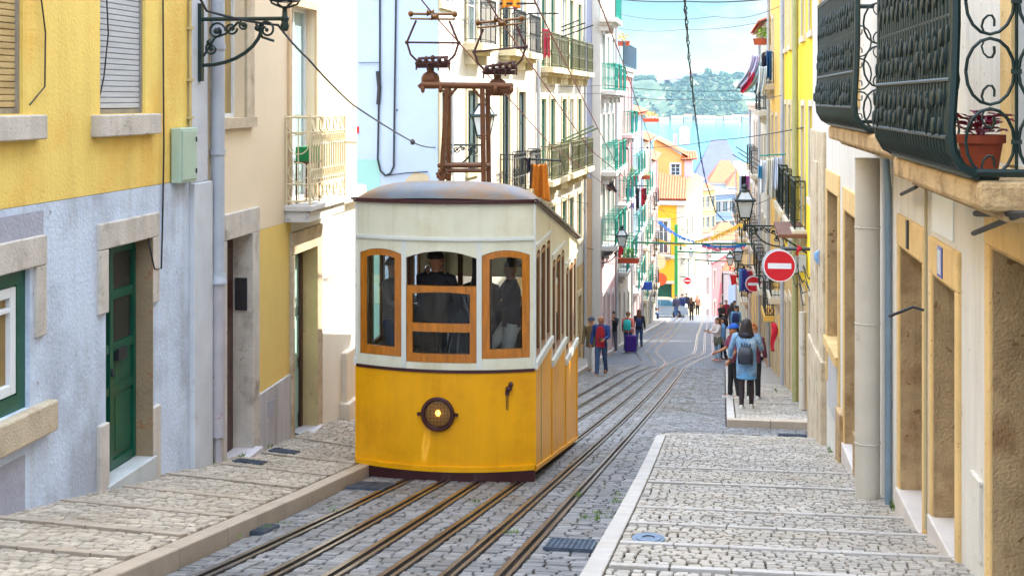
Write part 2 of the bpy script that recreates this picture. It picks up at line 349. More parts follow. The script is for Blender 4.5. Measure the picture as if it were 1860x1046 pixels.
rb.quad((-.9,21.7,G(21.7)-.016),(14,21.7,G(21.7)-.016),(14,25.2,G(25.2)-.016),(-.9,25.2,G(25.2)-.016))
rb.cur=0
LE=lambda Y:kL(Y)+.01 if Y<27 else -4.6+(Y-27)*.03
RE=lambda Y:(kR(Y)-.02 if Y<YR_END else 3.2) if Y<24.95 else kRfar(Y)-.02
for k in range(7):
    xa=LE if k==0 else (lambda Y,k=k:railsat(Y)[k-1]+.066); xb=RE if k==6 else (lambda Y,k=k:railsat(Y)[k]-.06)
    wd=.17 if k in(0,6) else .145
    stones(rb,xa,xb,RY0+2,30,.112,wd,lambda X,Y:G(Y),.02,.013,.006); stones(rb,xa,xb,30,RY1,.135,wd*1.1,lambda X,Y:G(Y),.02,.013,.006)
def cobble_mat(name,a,c,mortar,scale,bw,rh,bump=.5,rough=.55,stain=None):
    m=D.materials.new(name); m.use_nodes=True; t=m.node_tree; n=t.nodes; L=t.links.new; b=n['Principled BSDF']
    g=n.new('ShaderNodeNewGeometry'); br=n.new('ShaderNodeTexBrick'); br.inputs['Scale'].default_value=scale; br.inputs['Brick Width'].default_value=bw; br.inputs['Row Height'].default_value=rh
    br.inputs['Mortar Size'].default_value=.012; br.inputs['Color1'].default_value=lin(a)+(1,); br.inputs['Color2'].default_value=lin(c)+(1,); br.inputs['Mortar'].default_value=lin(mortar)+(1,)
    nz=n.new('ShaderNodeTexNoise'); nz.inputs['Scale'].default_value=2; mxv=n.new('ShaderNodeMix'); mxv.data_type='VECTOR'; mxv.inputs[0].default_value=.05
    L(g.outputs['Position'],nz.inputs['Vector']); L(g.outputs['Position'],mxv.inputs[4]); L(nz.outputs['Color'],mxv.inputs[5]); L(mxv.outputs[1],br.inputs['Vector'])
    n2=n.new('ShaderNodeTexNoise'); n2.inputs['Scale'].default_value=.6; n2.inputs['Detail'].default_value=6; L(g.outputs['Position'],n2.inputs['Vector'])
    r=n.new('ShaderNodeValToRGB'); r.color_ramp.elements[0].position=.5; r.color_ramp.elements[1].position=.68; r.color_ramp.elements[1].color=(.55,.55,.55,1); L(n2.outputs['Fac'],r.inputs[0])
    m2=n.new('ShaderNodeMix'); m2.data_type='RGBA'; m2.inputs[7].default_value=lin(stain or mortar)+(1,); L(r.outputs[0],m2.inputs[0]); L(br.outputs['Color'],m2.inputs[6]); L(m2.outputs[2],b.inputs['Base Color'])
    bp=n.new('ShaderNodeBump'); bp.inputs['Strength'].default_value=bump; bp.inputs['Distance'].default_value=.02; bp.invert=True; L(br.outputs['Fac'],bp.inputs['Height']); L(bp.outputs[0],b.inputs['Normal'])
    b.inputs['Roughness'].default_value=rough; MATS[name]=m; return m
FARROAD=cobble_mat('far_road_cobble',(106,109,117),(84,87,94),(40,38,36),1,.26,.16,stain=(84,92,62))
rb.cur=2
strip(rb,sl_(RY1,97,10)+sl_(97,150,5)[1:],lambda Y:-4.9+ (Y-47)*.02,lambda Y:3.2,lambda X,Y:G(Y))
rb.quad((-40,98,G(98)-.006),(-3.2,98,G(98)-.006),(-3.2,108,G(108)-.006),(-40,108,G(108)-.006))
struct(rb.build('road',[STONE_R,JOINT,FARROAD],recalc=False))
# left side street and the light cross strip
b=MB(); b.grid(lambda u,v:(-4.05-26*u,20.35+8.5*v,(lambda X,Y:zL(max(X,-6.4),min(Y,27)) )(-4.05-26*u,20.35+8.5*v)+.0),30,8)
struct(b.build('side_street',cobble_mat('side_street_cobble',(190,182,172),(170,160,150),(110,98,84),1,.16,.12)))
# right side street beyond the corner
# pavements
b=MB(); b.cur=1
strip(b,sl_(3,22.4,20),lambda Y:-5.75,lambda Y:kL(Y)-.15,lambda X,Y:zL(X,Y)-.02); b.cur=0
bandsL=[7.4,8.5,9.55,10.65,11.75,12.9,14.1,15.5,17.1]
isb=lambda bands:(lambda cx,cy,xa,xb:any(abs(cy-q)<.085 for q in bands))
stones(b,lambda Y:-5.42,lambda Y:kL(Y)-.155,5,20.6,.082,.1,zL,.026,.013,.005,isb(bandsL))
struct(b.build('pavement_left',[STONE_PL,JOINT],recalc=False))
b=MB(); b.cur=1
strip(b,sl_(3,YR_END,18),lambda Y:kR(Y)+.15,lambda Y:2.3,lambda X,Y:zR(X,Y)-.02); b.cur=0
bandsR=[gnd(1250,y,.13).y for y in (1037,994,957,927,880,852)]
def xcorner(Y): return kR(Y)+.155+(0 if Y<YR_END-.55 else (.55-math.sqrt(max(0,.55**2-(Y-(YR_END-.55))**2))))
stones(b,xcorner,lambda Y:1.93,5,YR_END-.03,.098,.092,zR,.026,.014,.005,isb(bandsR),.018)
struct(b.build('pavement_right',[STONE_P,JOINT],recalc=False))
b=MB(); b.cur=1
strip(b,sl_(25.1,49.5,16),lambda Y:kRfar(Y)+.1,lambda Y:3.0,lambda X,Y:zR(X,Y)-.012); b.cur=0
stones(b,lambda Y:kRfar(Y)+.17,lambda Y:2.4,25.2,37,.1,.1,zR,.024,.012,.008,lambda cx,cy,xa,xb:abs(cy-29.6)<.1,.02)
b.cur=2; strip(b,sl_(37,49.5,8),lambda Y:kRfar(Y)+.16,lambda Y:2.9,lambda X,Y:zR(X,Y)+.008); strip(b,sl_(53,62,4)+[62.01],lambda Y:1.0,lambda Y:3.0,zR); strip(b,sl_(65,96,8),lambda Y:1.12,lambda Y:3.2,zR)
FARPAV=cobble_mat('far_pavement_cobble',(184,176,166),(166,158,148),(104,94,80),1,.1,.1)
struct(b.build('pavement_right_beyond_corner',[STONE_P,JOINT,FARPAV],recalc=False))
b=MB(); strip(b,sl_(45.5,97,16),lambda Y:-5.6,lambda Y:kLfar(Y)+ .0 if Y<58 else kLfar(58)+(Y-58)*.036,zR)
b.grid(lambda u,v:(-5.6+1.9*u,27.6+18*v,G(27.6+18*v)+.13),1,10)
struct(b.build('pavement_left_beyond_corner',FARPAV))
# step bands let into the pavements
def bands(name,ys_,xa,xb,zf,mat):
    b=MB()
    for q in ys_:
        n=6; X=sl_(xa(q),xb(q),n)
        for a,c in zip(X,X[1:]):
            g=.006; y0,y1=q-.075,q+.075
            b.hexa([(a+g,y0,zf(a,y0)-.03),(c-g,y0,zf(c,y0)-.03),(c-g,y1,zf(c,y1)-.03),(a+g,y1,zf(a,y1)-.03),(a+g,y0,zf(a,y0)+.03),(c-g,y0,zf(c,y0)+.03),(c-g,y1,zf(c,y1)+.022),(a+g,y1,zf(a,y1)+.022)])
    return struct(b.build(name,mat,bevel=.006))
bands('path_step_bands_left',bandsL,lambda Y:-5.4,lambda Y:kL(Y)-.16,zL,KERBL)
bands('path_step_bands_right',bandsR,lambda Y:kR(Y)+.16,lambda Y:1.9,zR,KERB)
bands('path_step_bands_beyond_corner',[29.6],lambda Y:kRfar(Y)+.17,lambda Y:2.2,zR,KERB)
def kerb(name,kf,side,y0,y1,mat,zf=lambda Y:G(Y)+.13,w=.15,L=1.0):
    b=MB(); Y=y0
    while Y<y1-.05:
        e=min(Y+L*random.uniform(.8,1.2),y1); g=.006; a,c=Y+g,e-g
        b.hexa([(kf(a),a,zf(a)-.35),(kf(a)+side*w,a,zf(a)-.35),(kf(c)+side*w,c,zf(c)-.35),(kf(c),c,zf(c)-.35),(kf(a),a,zf(a)+.014),(kf(a)+side*w,a,zf(a)+.016),(kf(c)+side*w,c,zf(c)+.016),(kf(c),c,zf(c)+.014)])
        Y=e
    return struct(b.build(name,mat,bevel=.012))
kerb('kerb_left',kL,-1,4,20.35,KERBL)
kerb('kerb_right',kR,1,4,YR_END-.55,KERB)
kerb('kerb_far_right',kRfar,1,25.1,49.4,KERB)
kerb('kerb_right_middle',lambda Y:.99,1,53,62,KERB); kerb('kerb_right_end',lambda Y:1.10,1,65,96,KERB)
kerb('kerb_far_left',lambda Y:(kLfar(Y) if Y<58 else kLfar(58)+(Y-58)*.036)+.01 if Y>45.5 else -3.69,-1,27.6,97,KERB)
b=MB(); N=7; r_=.55; c0=(kR(YR_END)+r_,YR_END-r_)
for i in range(N):
    a0,a1=math.pi-math.pi/2*i/N,math.pi-math.pi/2*(i+1)/N
    P=lambda a,rr:(c0[0]+rr*math.cos(a),c0[1]+rr*math.sin(a))
    q=[P(a0,r_),P(a1,r_),P(a1,r_-.15),P(a0,r_-.15)]
    b.hexa([(x,y,G(y)-.2) for x,y in q]+[(x,y,G(y)+.145) for x,y in q])
b.box(c0[0],2.4,YR_END-.15,YR_END,G(YR_END)-.2,G(YR_END)+.147)
X=.49
while X<2.3:
    e=min(X+.8,2.4); ya=24.93; yb=24.93
    b.hexa([(X+.004,ya,G(ya)-.2),(e-.004,yb,G(yb)-.2),(e-.004,yb+.16,G(yb)-.2),(X+.004,ya+.16,G(ya)-.2),(X+.004,ya,G(ya)+.145),(e-.004,yb,G(yb)+.145),(e-.004,yb+.16,G(yb)+.148),(X+.004,ya+.16,G(ya)+.148)]); X=e
struct(b.build('kerb_corners',KERBL,bevel=.01))
# --- rails: one track = steel heads, guard strips and grooves
def track(label,cl,offs,cat='tram track'):
    t=thing('tram_track',label,cat,(cl[1][1],8.8,G(8.8)),'funicular tracks in the street')
    Y=sl_(4.5,24,24)+sl_(24,64,80)[1:]+sl_(64,108,30)[1:]
    for k,(o,nm) in enumerate(zip(offs,('rail','cable_slot','rail'))):
        b=MB(); half=.046 if nm=='rail' else .042
        for a,c in zip(Y,Y[1:]):
            xa,xc=cr(cl,a)+o,cr(cl,c)+o
            for w0,w1,z,mi in((-half-.006,-.010,.022,0),(-.010,.026,-.012,1),(.026,half+.012,.016,0)):
                b.cur=mi; za,zc=G(a),G(c)
                b.hexa([(xa+w0,a,za-.06),(xa+w1,a,za-.06),(xc+w1,c,zc-.06),(xc+w0,c,zc-.06),(xa+w0,a,za+z),(xa+w1,a,za+z),(xc+w1,c,zc+z),(xc+w0,c,zc+z)])
        b.build(nm,[STEEL,GROOVE],t)
    return t
track('funicular track with two steel rails and a cable slot, under the yellow tram',LT,(-.42,.02,.42))
track('funicular track with two steel rails and a cable slot, along the right kerb',RT,(-.40,0,.38))
# grates and covers
def grate(label,x0,x1,y0,y1,nx,ny,zf,cat='drain cover'):
    b=MB(); z=lambda X,Y:zf(X,Y)+.026
    def bar(xa,xb,ya,yb,h=0): b.hexa([(xa,ya,z(xa,ya)-.03),(xb,ya,z(xb,ya)-.03),(xb,yb,z(xb,yb)-.03),(xa,yb,z(xa,yb)-.03),(xa,ya,z(xa,ya)+h),(xb,ya,z(xb,ya)+h),(xb,yb,z(xb,yb)+h),(xa,yb,z(xa,yb)+h)])
    bar(x0,x1,y0,y1,-.008)
    for i in range(nx+1): x=x0+(x1-x0)*i/nx; bar(x-.008,x+.008,y0,y1,.006)
    for j in range(ny+1): y=y0+(y1-y0)*j/ny; bar(x0,x1,y-.008,y+.008,.009)
    return tag(b.build('drain_cover',M('cast_iron',(96,108,124),.4,.3,9,.2,90,.7)),label,cat,'metal covers set in the paving')
p=gnd(990,992); grate('square cast iron cover of raised studs between right rails and kerb',p.x+.02,p.x+.40,p.y-.25,p.y+.28,9,9,lambda X,Y:G(Y))
p=gnd(660,885); grate('dark slotted iron drain by the left kerb beside the tram',p.x-.12,p.x+.3,p.y-.3,p.y+.3,3,10,lambda X,Y:G(Y))
p=gnd(465,965); grate('small iron drain near the left kerb in the foreground cobbles',p.x-.2,p.x+.12,p.y-.2,p.y+.25,3,9,lambda X,Y:G(Y))
p=gnd(1405,763); grate('dark drain grid at the corner before the far right kerb',p.x-.1,p.x+.5,23.4,23.65,9,3,lambda X,Y:G(Y))
p=gnd(1178,984,.13); b=MB()
for r0,r1,h in((0,.05,.03),(.05,.1,.036),(.1,.13,.032)):
    b.lathe([(r0+.001,h),(r1,h),(r1,h-.03)],20,(p.x,p.y,G(p.y)+.13),cap=False)
tag(b.build('drain_cover',M('cast_iron',(0,0,0))),'small round metal water cap in the right pavement','drain cover','metal covers set in the paving')
for px,py in((515,804),(452,852)):
    q=ray(px,py); tt=q*(-5.1/q.x); grate('thin iron grille in the left pavement by '+('the yellow panel' if px==515 else 'the marble doorstep'),-5.25,-4.93,tt.y-.12,tt.y+.12,8,2,zL)
# moss and grass tufts in the joints
b=MB()
def tuft(x,y,z,n=7,h=.05,r=.03):
    for i in range(n):
        a=random.uniform(0,6.28); l=h*random.uniform(.5,1.2); q=Vector((x+random.uniform(-r,r),y+random.uniform(-r,r),z)); d=Vector((math.cos(a),math.sin(a),0))
        b.add([q-d.cross(Vector((0,0,1)))*.006,q+d.cross(Vector((0,0,1)))*.006,q+d*l*.6+Vector((0,0,l))],((0,1,2),))
for px,py in((1110,940),(1130,900),(1085,932),(1078,948),(1060,942),(1098,935),(1118,915),(1085,1040),(1092,1025),(1050,905),(1205,800),(865,912),(925,970),(475,966),(520,950),(600,932),(410,985)):
    p=gnd(px,py); 
    for k in range(3): tuft(p.x+random.uniform(-.05,.05),p.y+random.uniform(-.1,.1),G(p.y)+.01,8,.035,.04)
for px,py in((385,850),(378,846),(440,822),(490,815)):
    q=ray(px,py); p=q*(-5.36/q.x)
    for k in range(3): tuft(p.x,p.y+random.uniform(-.1,.1),zL(p.x,p.y)+.01,9,.06,.03)
for x,y in((1.86,14.7),(1.86,19.6),(1.87,13.3),(1.85,15.9),(1.9,34)):
    for k in range(5): tuft(x,y+random.uniform(-.2,.2),zR(x,y)+.01,9,.06,.03)
for i in range(260):
    Y=random.uniform(27,45); X=random.uniform(-.55,.3) if random.random()<.6 else kRfar(Y)-random.choice((.45,.9)); 
    if X<railsat(Y)[5]+.12: continue
    tuft(X,Y,G(Y)+.008,3,.02,.05)
tag(b.build('grass',GRASS,recalc=False),'green grass and moss tufts growing in the paving joints','grass',kind='stuff')
# river
b=MB(); b.quad((-1500,300,-45),(1500,300,-45),(1500,2575,-45),(-1500,2575,-45))
m=M('river_water',(70,150,165),.12,.1,.01,0)
t=m.node_tree; nb=t.nodes.new('ShaderNodeTexNoise'); nb.inputs['Scale'].default_value=.25; nb.inputs['Detail'].default_value=6; bp=t.nodes.new('ShaderNodeBump'); bp.inputs['Strength'].default_value=.5; bp.inputs['Distance'].default_value=.5
g=t.nodes.new('ShaderNodeNewGeometry'); t.links.new(g.outputs['Position'],nb.inputs['Vector']); t.links.new(nb.outputs['Fac'],bp.inputs['Height']); t.links.new(bp.outputs[0],t.nodes['Principled BSDF'].inputs['Normal'])
o=b.build('river_water',m); struct(o)
# ================================================================ the yellow funicular tram
YEL=M('tram_yellow',(248,174,6),.42,.06,1.5,.04,30,stain=(206,122,8),ssc=1.1,slo=.48,shi=.72,samt=.5,coat=.06,spec=.35,chips=(150,96,30),csc=26,clo=.74,chi=.77,streak=.12)
CREAM=M('tram_cream',(230,225,200),.42,.05,2,.04,30,stain=(200,180,120),ssc=1.6,slo=.52,shi=.75,samt=.45,coat=.06,streak=.14)
TWHITE=M('tram_white_trim',(222,222,212),.4,.05,3,.03)
MAROON=M('tram_maroon',(66,30,32),.4,.2,4,.05)
WOOD=M('varnished_wood',(188,112,26),.3,.3,3,.08,60,stretch=(7,7,1.2),coat=.6)
WOODD=M('dark_wood',(96,58,30),.4,.3,3,.05,60,stretch=(7,7,1))
ROOFM=M('tram_roof',(108,116,126),.55,.15,2,.1,30,stain=(140,100,46),ssc=1.2,slo=.38,shi=.58,samt=.85)
RUST=M('pantograph_rust',(108,66,36),.6,.3,7,.25,60,stain=(64,34,34),ssc=3,samt=.7,metal=.2)
RUSTD=M('pantograph_iron',(78,48,46),.5,.3,7,.15,60,metal=.3)
TGL=glass('tram_glass',(.80,.84,.80),1.12)
DARK=M('tram_interior_dark',(46,42,40),.7,.2,4,.05)
XT=-3.04; HWT=1.09; YT=15.6; LTM=5.4
yf=lambda x:YT-.25*(1-(x/HWT)**2)
sh=lambda Y:-.185*(Y-YT)
tram=thing('tram','yellow and cream funicular tram with wooden window frames and a rusty pantograph tower','tram',(XT,YT+2.7,G(YT+2.7)))
def fm(x,z,w=0): return Vector((XT+x,yf(x)-w,z))
def colp(mb,mp,xa,xb,la,lb,ha,hb,w0,w1,sa=False,sb=False):
    P=[mp(xa,la,w0),mp(xb,lb,w0),mp(xb,hb,w0),mp(xa,ha,w0),mp(xa,la,w1),mp(xb,lb,w1),mp(xb,hb,w1),mp(xa,ha,w1)]
    f=[(0,1,2,3),(7,6,5,4),(0,4,5,1),(3,2,6,7)]
    if sa: f.append((0,3,7,4))
    if sb: f.append((1,5,6,2))
    mb.add(P,f)
def arch(x,x0,x1,zc,drop): t=(2*x-x0-x1)/(x1-x0); return zc-drop*t*t
WIN=[(-1.035,-.485,-3.07,-1.79,.06),(-.425,.425,-3.12,-1.80,.085),(.485,1.035,-3.07,-1.79,.06)]
# cream front wall with three arched openings
xs=sorted(set([round(-HWT+2*HWT*i/44,4) for i in range(45)]+[w for q in WIN for w in q[:2]]))
b=MB(); ZB,ZTP=-3.20,-1.24
for a,c in zip(xs,xs[1:]):
    q=[W for W in WIN if W[0]-1e-6<=a and c<=W[1]+1e-6]
    if q:
        W=q[0]; colp(b,fm,a,c,ZB,ZB,W[2],W[2],0,-.05); ta,tc_=arch(a,W[0],W[1],W[3],W[4]),arch(c,W[0],W[1],W[3],W[4]); colp(b,fm,a,c,ta,tc_,ZTP,ZTP,0,-.05)
    else:
        colp(b,fm,a,c,ZB,ZB,ZTP,ZTP,0,-.05,any(abs(a-w[1])<1e-5 for w in WIN),any(abs(c-w[0])<1e-5 for w in WIN))
b.build('front_panel',CREAM,tram,40,True)
def fstrip(mb,z0,z1,w0,w1,x0=-HWT,x1=HWT,n=36):
    X=[x0+(x1-x0)*i/n for i in range(n+1)]
    for i,(a,c) in enumerate(zip(X,X[1:])): colp(mb,fm,a,c,z0,z0,z1,z1,w0,w1,i==0,i==n-1)
b=MB(); fstrip(b,-1.675,-1.645,.0,.022); fstrip(b,-1.645,-1.632,.0,.012)
for x in (-.455,.455):                                           # pillar cover strips with screws
    b.hexa([fm(x-.03,-3.19,.001),fm(x+.03,-3.19,.001),fm(x+.03,-3.19,.008),fm(x-.03,-3.19,.008),fm(x-.03,-1.69,.001),fm(x+.03,-1.69,.001),fm(x+.03,-1.69,.008),fm(x-.03,-1.69,.008)])
    for z in (-3.1,-3.0,-1.8,-1.74):
        for d in (-.018,.018): p=fm(x+d,z,.008); b.ell(p,.006,.004,.006,6,4)
for s in (-1,1): b.tube([(XT+s*(HWT-.002),YT+.004,-1.26),(XT+s*(HWT-.002),YT+.004,-3.2)],.018,8)
b.build('front_trim',TWHITE,tram,50)
b=MB(); fstrip(b,-3.235,-3.20,-.05,.014); b.build('waist_moulding',MAROON,tram,40,True)
# yellow front apron
b=MB(); Z=[-3.237,-3.5,-3.8,-4.1,-4.34]
for z1,z0 in zip(Z,Z[1:]): fstrip(b,z0,z1,0,-.05)
for x,z in((-.88,-3.31),(-.68,-3.31),(-.68,-3.36),(-.88,-3.36)): b.ell(fm(x,z,0),.013,.006,.013,8,4)
b.build('front_apron',YEL,tram,40,True)
b=MB(); fstrip(b,-4.40,-4.34,-.04,.028); 
for i in range(9): b.ell(fm(-1+i*.25,-4.37,.028),.008,.005,.008,6,4)
b.build('apron_lip',YEL,tram,40,True)
b=MB(); fstrip(b,-4.535,-4.402,-.05,.012); fstrip(b,-4.545,-4.53,-.12,.012)
b.box(XT-.95,XT+.95,YT+.2,YT+.3,-4.52,-4.3); b.build('fender',MAROON,tram,40)
# wooden sashes with glass
def ring(mb,W,fw,w0,w1,top=True,inset=.004):
    x0,x1,zb,zc,dr=W; x0+=inset;x1-=inset;zb+=inset;zc-=inset
    n=14; X=[x0,x0+fw]+[x0+fw+(x1-x0-2*fw)*i/n for i in range(1,n)]+[x1-fw,x1]
    for i,(a,c) in enumerate(zip(X,X[1:])):
        A,C=arch(a,x0,x1,zc,dr),arch(c,x0,x1,zc,dr)
        if i==0 or i==len(X)-2: colp(mb,fm,a,c,zb,zb,A,C,w0,w1,True,True)
        else:
            colp(mb,fm,a,c,zb,zb,zb+fw*1.25,zb+fw*1.25,w0,w1); colp(mb,fm,a,c,A-fw*.9,C-fw*.9,A,C,w0,w1)
def paneF(mb,x0,x1,z0,zc,dr,w):
    n=10; X=[x0+(x1-x0)*i/n for i in range(n+1)]
    for a,c in zip(X,X[1:]): mb.quad(fm(a,z0,w),fm(c,z0,w),fm(c,arch(c,x0,x1,zc,dr),w),fm(a,arch(a,x0,x1,zc,dr),w))
for W in (WIN[0],WIN[2]):
    b=MB(); ring(b,W,.085,-.004,-.06); o=b.build('window_frame',WOOD,tram,45)
    b=MB(); paneF(b,W[0]+.075,W[1]-.075,W[2]+.09,W[3]-.07,W[4],-.035); b.build('pane',TGL,o,recalc=False)
b=MB(); W=WIN[1]; x0,x1=W[0]+.004,W[1]-.004; z0,z1=W[2]+.004,-2.215
for a,c in((x0,x0+.075),(x1-.075,x1)): colp(b,fm,a,c,z0,z0,z1,z1,-.002,-.06,True,True)
n=12; X=[x0+.075+(x1-x0-.15)*i/n for i in range(n+1)]
for a,c in zip(X,X[1:]):
    colp(b,fm,a,c,z0,z0,z0+.10,z0+.10,-.004,-.06); colp(b,fm,a,c,-2.755,-2.755,-2.655,-2.655,-.0,-.06)
    A,C=arch(a,x0,x1,-2.285,.035),arch(c,x0,x1,-2.285,.035); colp(b,fm,a,c,A,C,z1,z1,-.004,-.06)
o=b.build('window_frame',WOOD,tram,45)
b=MB(); paneF(b,x0+.07,x1-.07,z0+.09,-2.74,0,-.035); paneF(b,x0+.07,x1-.07,-2.67,-2.27,.03,-.03); b.build('pane',TGL,o,recalc=False)
# sides: three level compartments stepping down with the slope
for s in (1,-1):
    sm=lambda Y,z,w=0,s=s:Vector((XT+s*(HWT+w),Y,z))
    up,lo,tr,sill=MB(),MB(),MB(),MB(); frames=MB(); panes=MB()
    for i in range(3):
        Y0=YT+1.8*i; Y1=Y0+1.8; st=-.333*i; zs=-3.13+st; zc=-1.83+st
        if i==0: ops=[(Y0+.16,Y0+.58),(Y0+.64,Y0+1.18),(Y0+1.24,Y0+1.68)]
        else: ops=[(Y0+.12,Y0+.52),(Y0+.58,Y0+1.2),(Y0+1.26,Y0+1.68)]
        ed=sorted({Y0,Y1}|{e for o_ in ops for k in range(9) for e in [o_[0]+(o_[1]-o_[0])*k/8]})
        for a,c in zip(ed,ed[1:]):
            q=[o_ for o_ in ops if o_[0]-1e-6<=a and c<=o_[1]+1e-6]
            if q:
                q=q[0]; A,C=arch(a,q[0],q[1],zc,.05),arch(c,q[0],q[1],zc,.05); colp(up,sm,a,c,A,C,-1.24+sh(a),-1.24+sh(c),0,-.05)
            else: colp(up,sm,a,c,zs,zs,-1.24+sh(a),-1.24+sh(c),0,-.05,True,True)
        colp(sill,sm,Y0+.001,Y1-.001,zs-.085,zs-.085,zs+.002,zs+.002,-.05,.035,True,True)
        colp(sill,sm,Y0+.02,Y1-.02,zc+.06,zc+.06,zc+.10,zc+.10,.0,.022,True,True)
        colp(lo,sm,Y0,Y1,-4.40+sh(Y0),-4.40+sh(Y1),zs-.086,zs-.086,0,-.05,True,True)
        colp(tr,sm,Y1-.03,Y1+.012 if i<2 else Y1,-4.39+sh(Y1),-4.39+sh(Y1),zs-.09-(.333 if i<2 else 0),zs-.09-(.333 if i<2 else 0),.0,.016,True,True)
        for j,(a,c) in enumerate(ops):
            fw=.045
            for p,q_ in((a,a+fw),(c-fw,c)): colp(frames,sm,p,q_,zs,zs,arch(p,a,c,zc,.05)-.003,arch(q_,a,c,zc,.05)-.003,-.008,-.045,True,True)
            colp(frames,sm,a+fw,c-fw,zs+.002,zs+.002,zs+.07,zs+.07,-.008,-.045); colp(frames,sm,a+fw,c-fw,zc-.10,zc-.10,zc-.05,zc-.05,-.008,-.045)
            if not(i==1 and j==1): panes.quad(sm(a+.03,zs+.06,-.03),sm(c-.03,zs+.06,-.03),sm(c-.03,zc-.06,-.03),sm(a+.03,zc-.06,-.03))
    nm='side_panel'; up.build('side_wall',CREAM,tram,40); lo.build(nm,YEL,tram); sill.build('side_sill',TWHITE,tram)
    for k in range(1): 
        colp(tr,sm,YT,YT+LTM,-4.42,-4.42+sh(YT+LTM),-4.37,-4.37+sh(YT+LTM),.0,.02,True,True)
    colp(tr,sm,YT+.0,YT+.035,-4.4,-4.4,-3.23,-3.23,.0,.014,True,True)
    tr.build('side_trim',YEL,tram)
    fo=frames.build('side_window_frame',WOODD if s<0 else M('side_frame_wood',(150,104,66),.4,.25,3,.05,60,stretch=(7,7,1)),tram); panes.build('pane',TGL,fo,recalc=False)
    if s==1:
        b=MB(); colp(b,sm,YT+.62,YT+.70,-4.36+sh(YT+.66),-4.36+sh(YT+.66),-3.26,-3.26,.001,.003,True,True); b.build('painted_line',M('faded_green_line',(150,150,60),.4,.2,5),tram)
# rear wall with three openings, back doors left plain
b=MB(); frB=Fr((XT-HWT+.002,YT+LTM),(XT+HWT-.002,YT+LTM),-1); zo=sh(YT+LTM)
wallholes(b,frB,0,2*HWT-.004,-3.2+zo,-1.24+zo,[(.06,.6,-3.05+zo,-1.85+zo),(.68,1.5,-3.05+zo,-1.85+zo),(1.58,2.1,-3.05+zo,-1.85+zo)],.05)
b.build('rear_panel',CREAM,tram,recalc=False)
b=MB(); b.fbox(frB,0,2*HWT-.004,-4.4+zo,-3.2+zo,-.05,0); b.build('rear_apron',YEL,tram)
# roof
NX,NY=28,30
def roof(u,v):
    x=-1+2*u; X=x*(HWT+.03); t=v*(LTM+.1); Y=(yf(max(-HWT,min(HWT,X)))-.03)*(1-v)+(YT+LTM+.06)*v
    e=lambda d:math.sqrt(max(0,1-(1-min(d/.75,1))**2))
    hx=(1-abs(x)**4)**.55; return Vector((XT+X,Y,-1.225+sh(Y)*1.0+.29*hx*min(e(v*LTM),e((1-v)*LTM))))
b=MB(); b.grid(lambda u,v:roof((.5-.5*math.cos(math.pi*u)),v**1.6),NX,NY); b.build('roof',ROOFM,tram,60)
b=MB()
fstrip(b,-1.24,-1.19,-.05,.04)
for s in(1,-1):
    sm=lambda Y,z,w=0,s=s:Vector((XT+s*(HWT+w),Y,z)); colp(b,sm,YT,YT+LTM+.06,-1.24,-1.24+sh(YT+LTM),-1.19,-1.19+sh(YT+LTM),-.05,.04,True,True)
b.build('roof_rim',MAROON,tram,40)
b=MB()
for s in(1,-1):
    sm=lambda Y,z,w=0,s=s:Vector((XT+s*(HWT+w),Y,z)); colp(b,sm,YT+.02,YT+LTM+.06,-1.215,-1.215+sh(YT+LTM),-1.19,-1.19+sh(YT+LTM),.046,.075,True,True)
b.build('rain_gutter',M('gutter_grey',(150,142,130),.5,.15,5),tram)
# interior
b=MB()
for i in range(3):
    Y0=YT+1.8*i; zf=-3.65-.333*i; b.box(XT-HWT+.06,XT+HWT-.06,Y0+(.06 if i==0 else 0),Y0+1.8,zf-.08,zf)
    for x0,x1 in((-1.02,-.5),(.5,1.02)):
        b.box(XT+x0,XT+x1,Y0+.9,Y0+1.3,zf,zf+.44); b.box(XT+x0,XT+x1,Y0+1.3,Y0+1.36,zf,zf+.95)
b.box(XT-.42,XT+.2,YT+.5,YT+.56,-3.65,-2.36); b.box(XT+.25,XT+.33,YT+.5,YT+.58,-3.65,-1.35)
b.box(XT-.9,XT+.9,YT+1.75,YT+1.8,-3.65,-2.75)
b.build('interior',DARK,tram)
b=MB()
for i in range(4):
    for s in(-1,1): b.box(XT+s*.5-.035,XT+s*.5+.035,YT+1.78*i+.2,YT+1.78*i+.27,-3.65-.333*i,-1.35-.333*i)
    b.box(XT-1.0,XT+1.0,YT+1.78*i+.19,YT+1.78*i+.28,-1.56-.333*i,-1.45-.333*i)
b.build('interior_pillar',WOODD,tram)
b=MB(); b.box(XT-HWT+.05,XT+HWT-.05,YT+.05,YT+LTM-.05,-1.30,-1.27)
for v in b.v: v.z+=sh(v.y)
b.build('ceiling_lining',M('ceiling_lining',(120,100,80),.6,.1,3),tram)
# underframe and wheels
b=MB(); b.hexa([(XT-.8,YT+.4,-4.75),(XT+.8,YT+.4,-4.75),(XT+.8,YT+5.2,-4.75+sh(YT+4.8)),(XT-.8,YT+5.2,-4.75+sh(YT+4.8)),(XT-.8,YT+.4,-4.42),(XT+.8,YT+.4,-4.42),(XT+.8,YT+5.2,-4.42+sh(YT+4.8)),(XT-.8,YT+5.2,-4.42+sh(YT+4.8))])
b.box(XT+.95,XT+1.06,YT+5.1,YT+5.38,-5.56,-5.4); b.build('underframe',DARK,tram)
for Y in (16.7,19.9):
    for k,ox in enumerate((-.42,.42)):
        b=MB(); b.lathe([(.05,-.05),(.19,-.05),(.19,.03),(.22,.03),(.22,.05),(.05,.05)],18,(cr(LT,Y)+ox,Y,G(Y)+.225),'x'); b.build('wheel',M('wheel_iron',(48,44,42),.5,.2,6,.1,60,.6),tram,40)
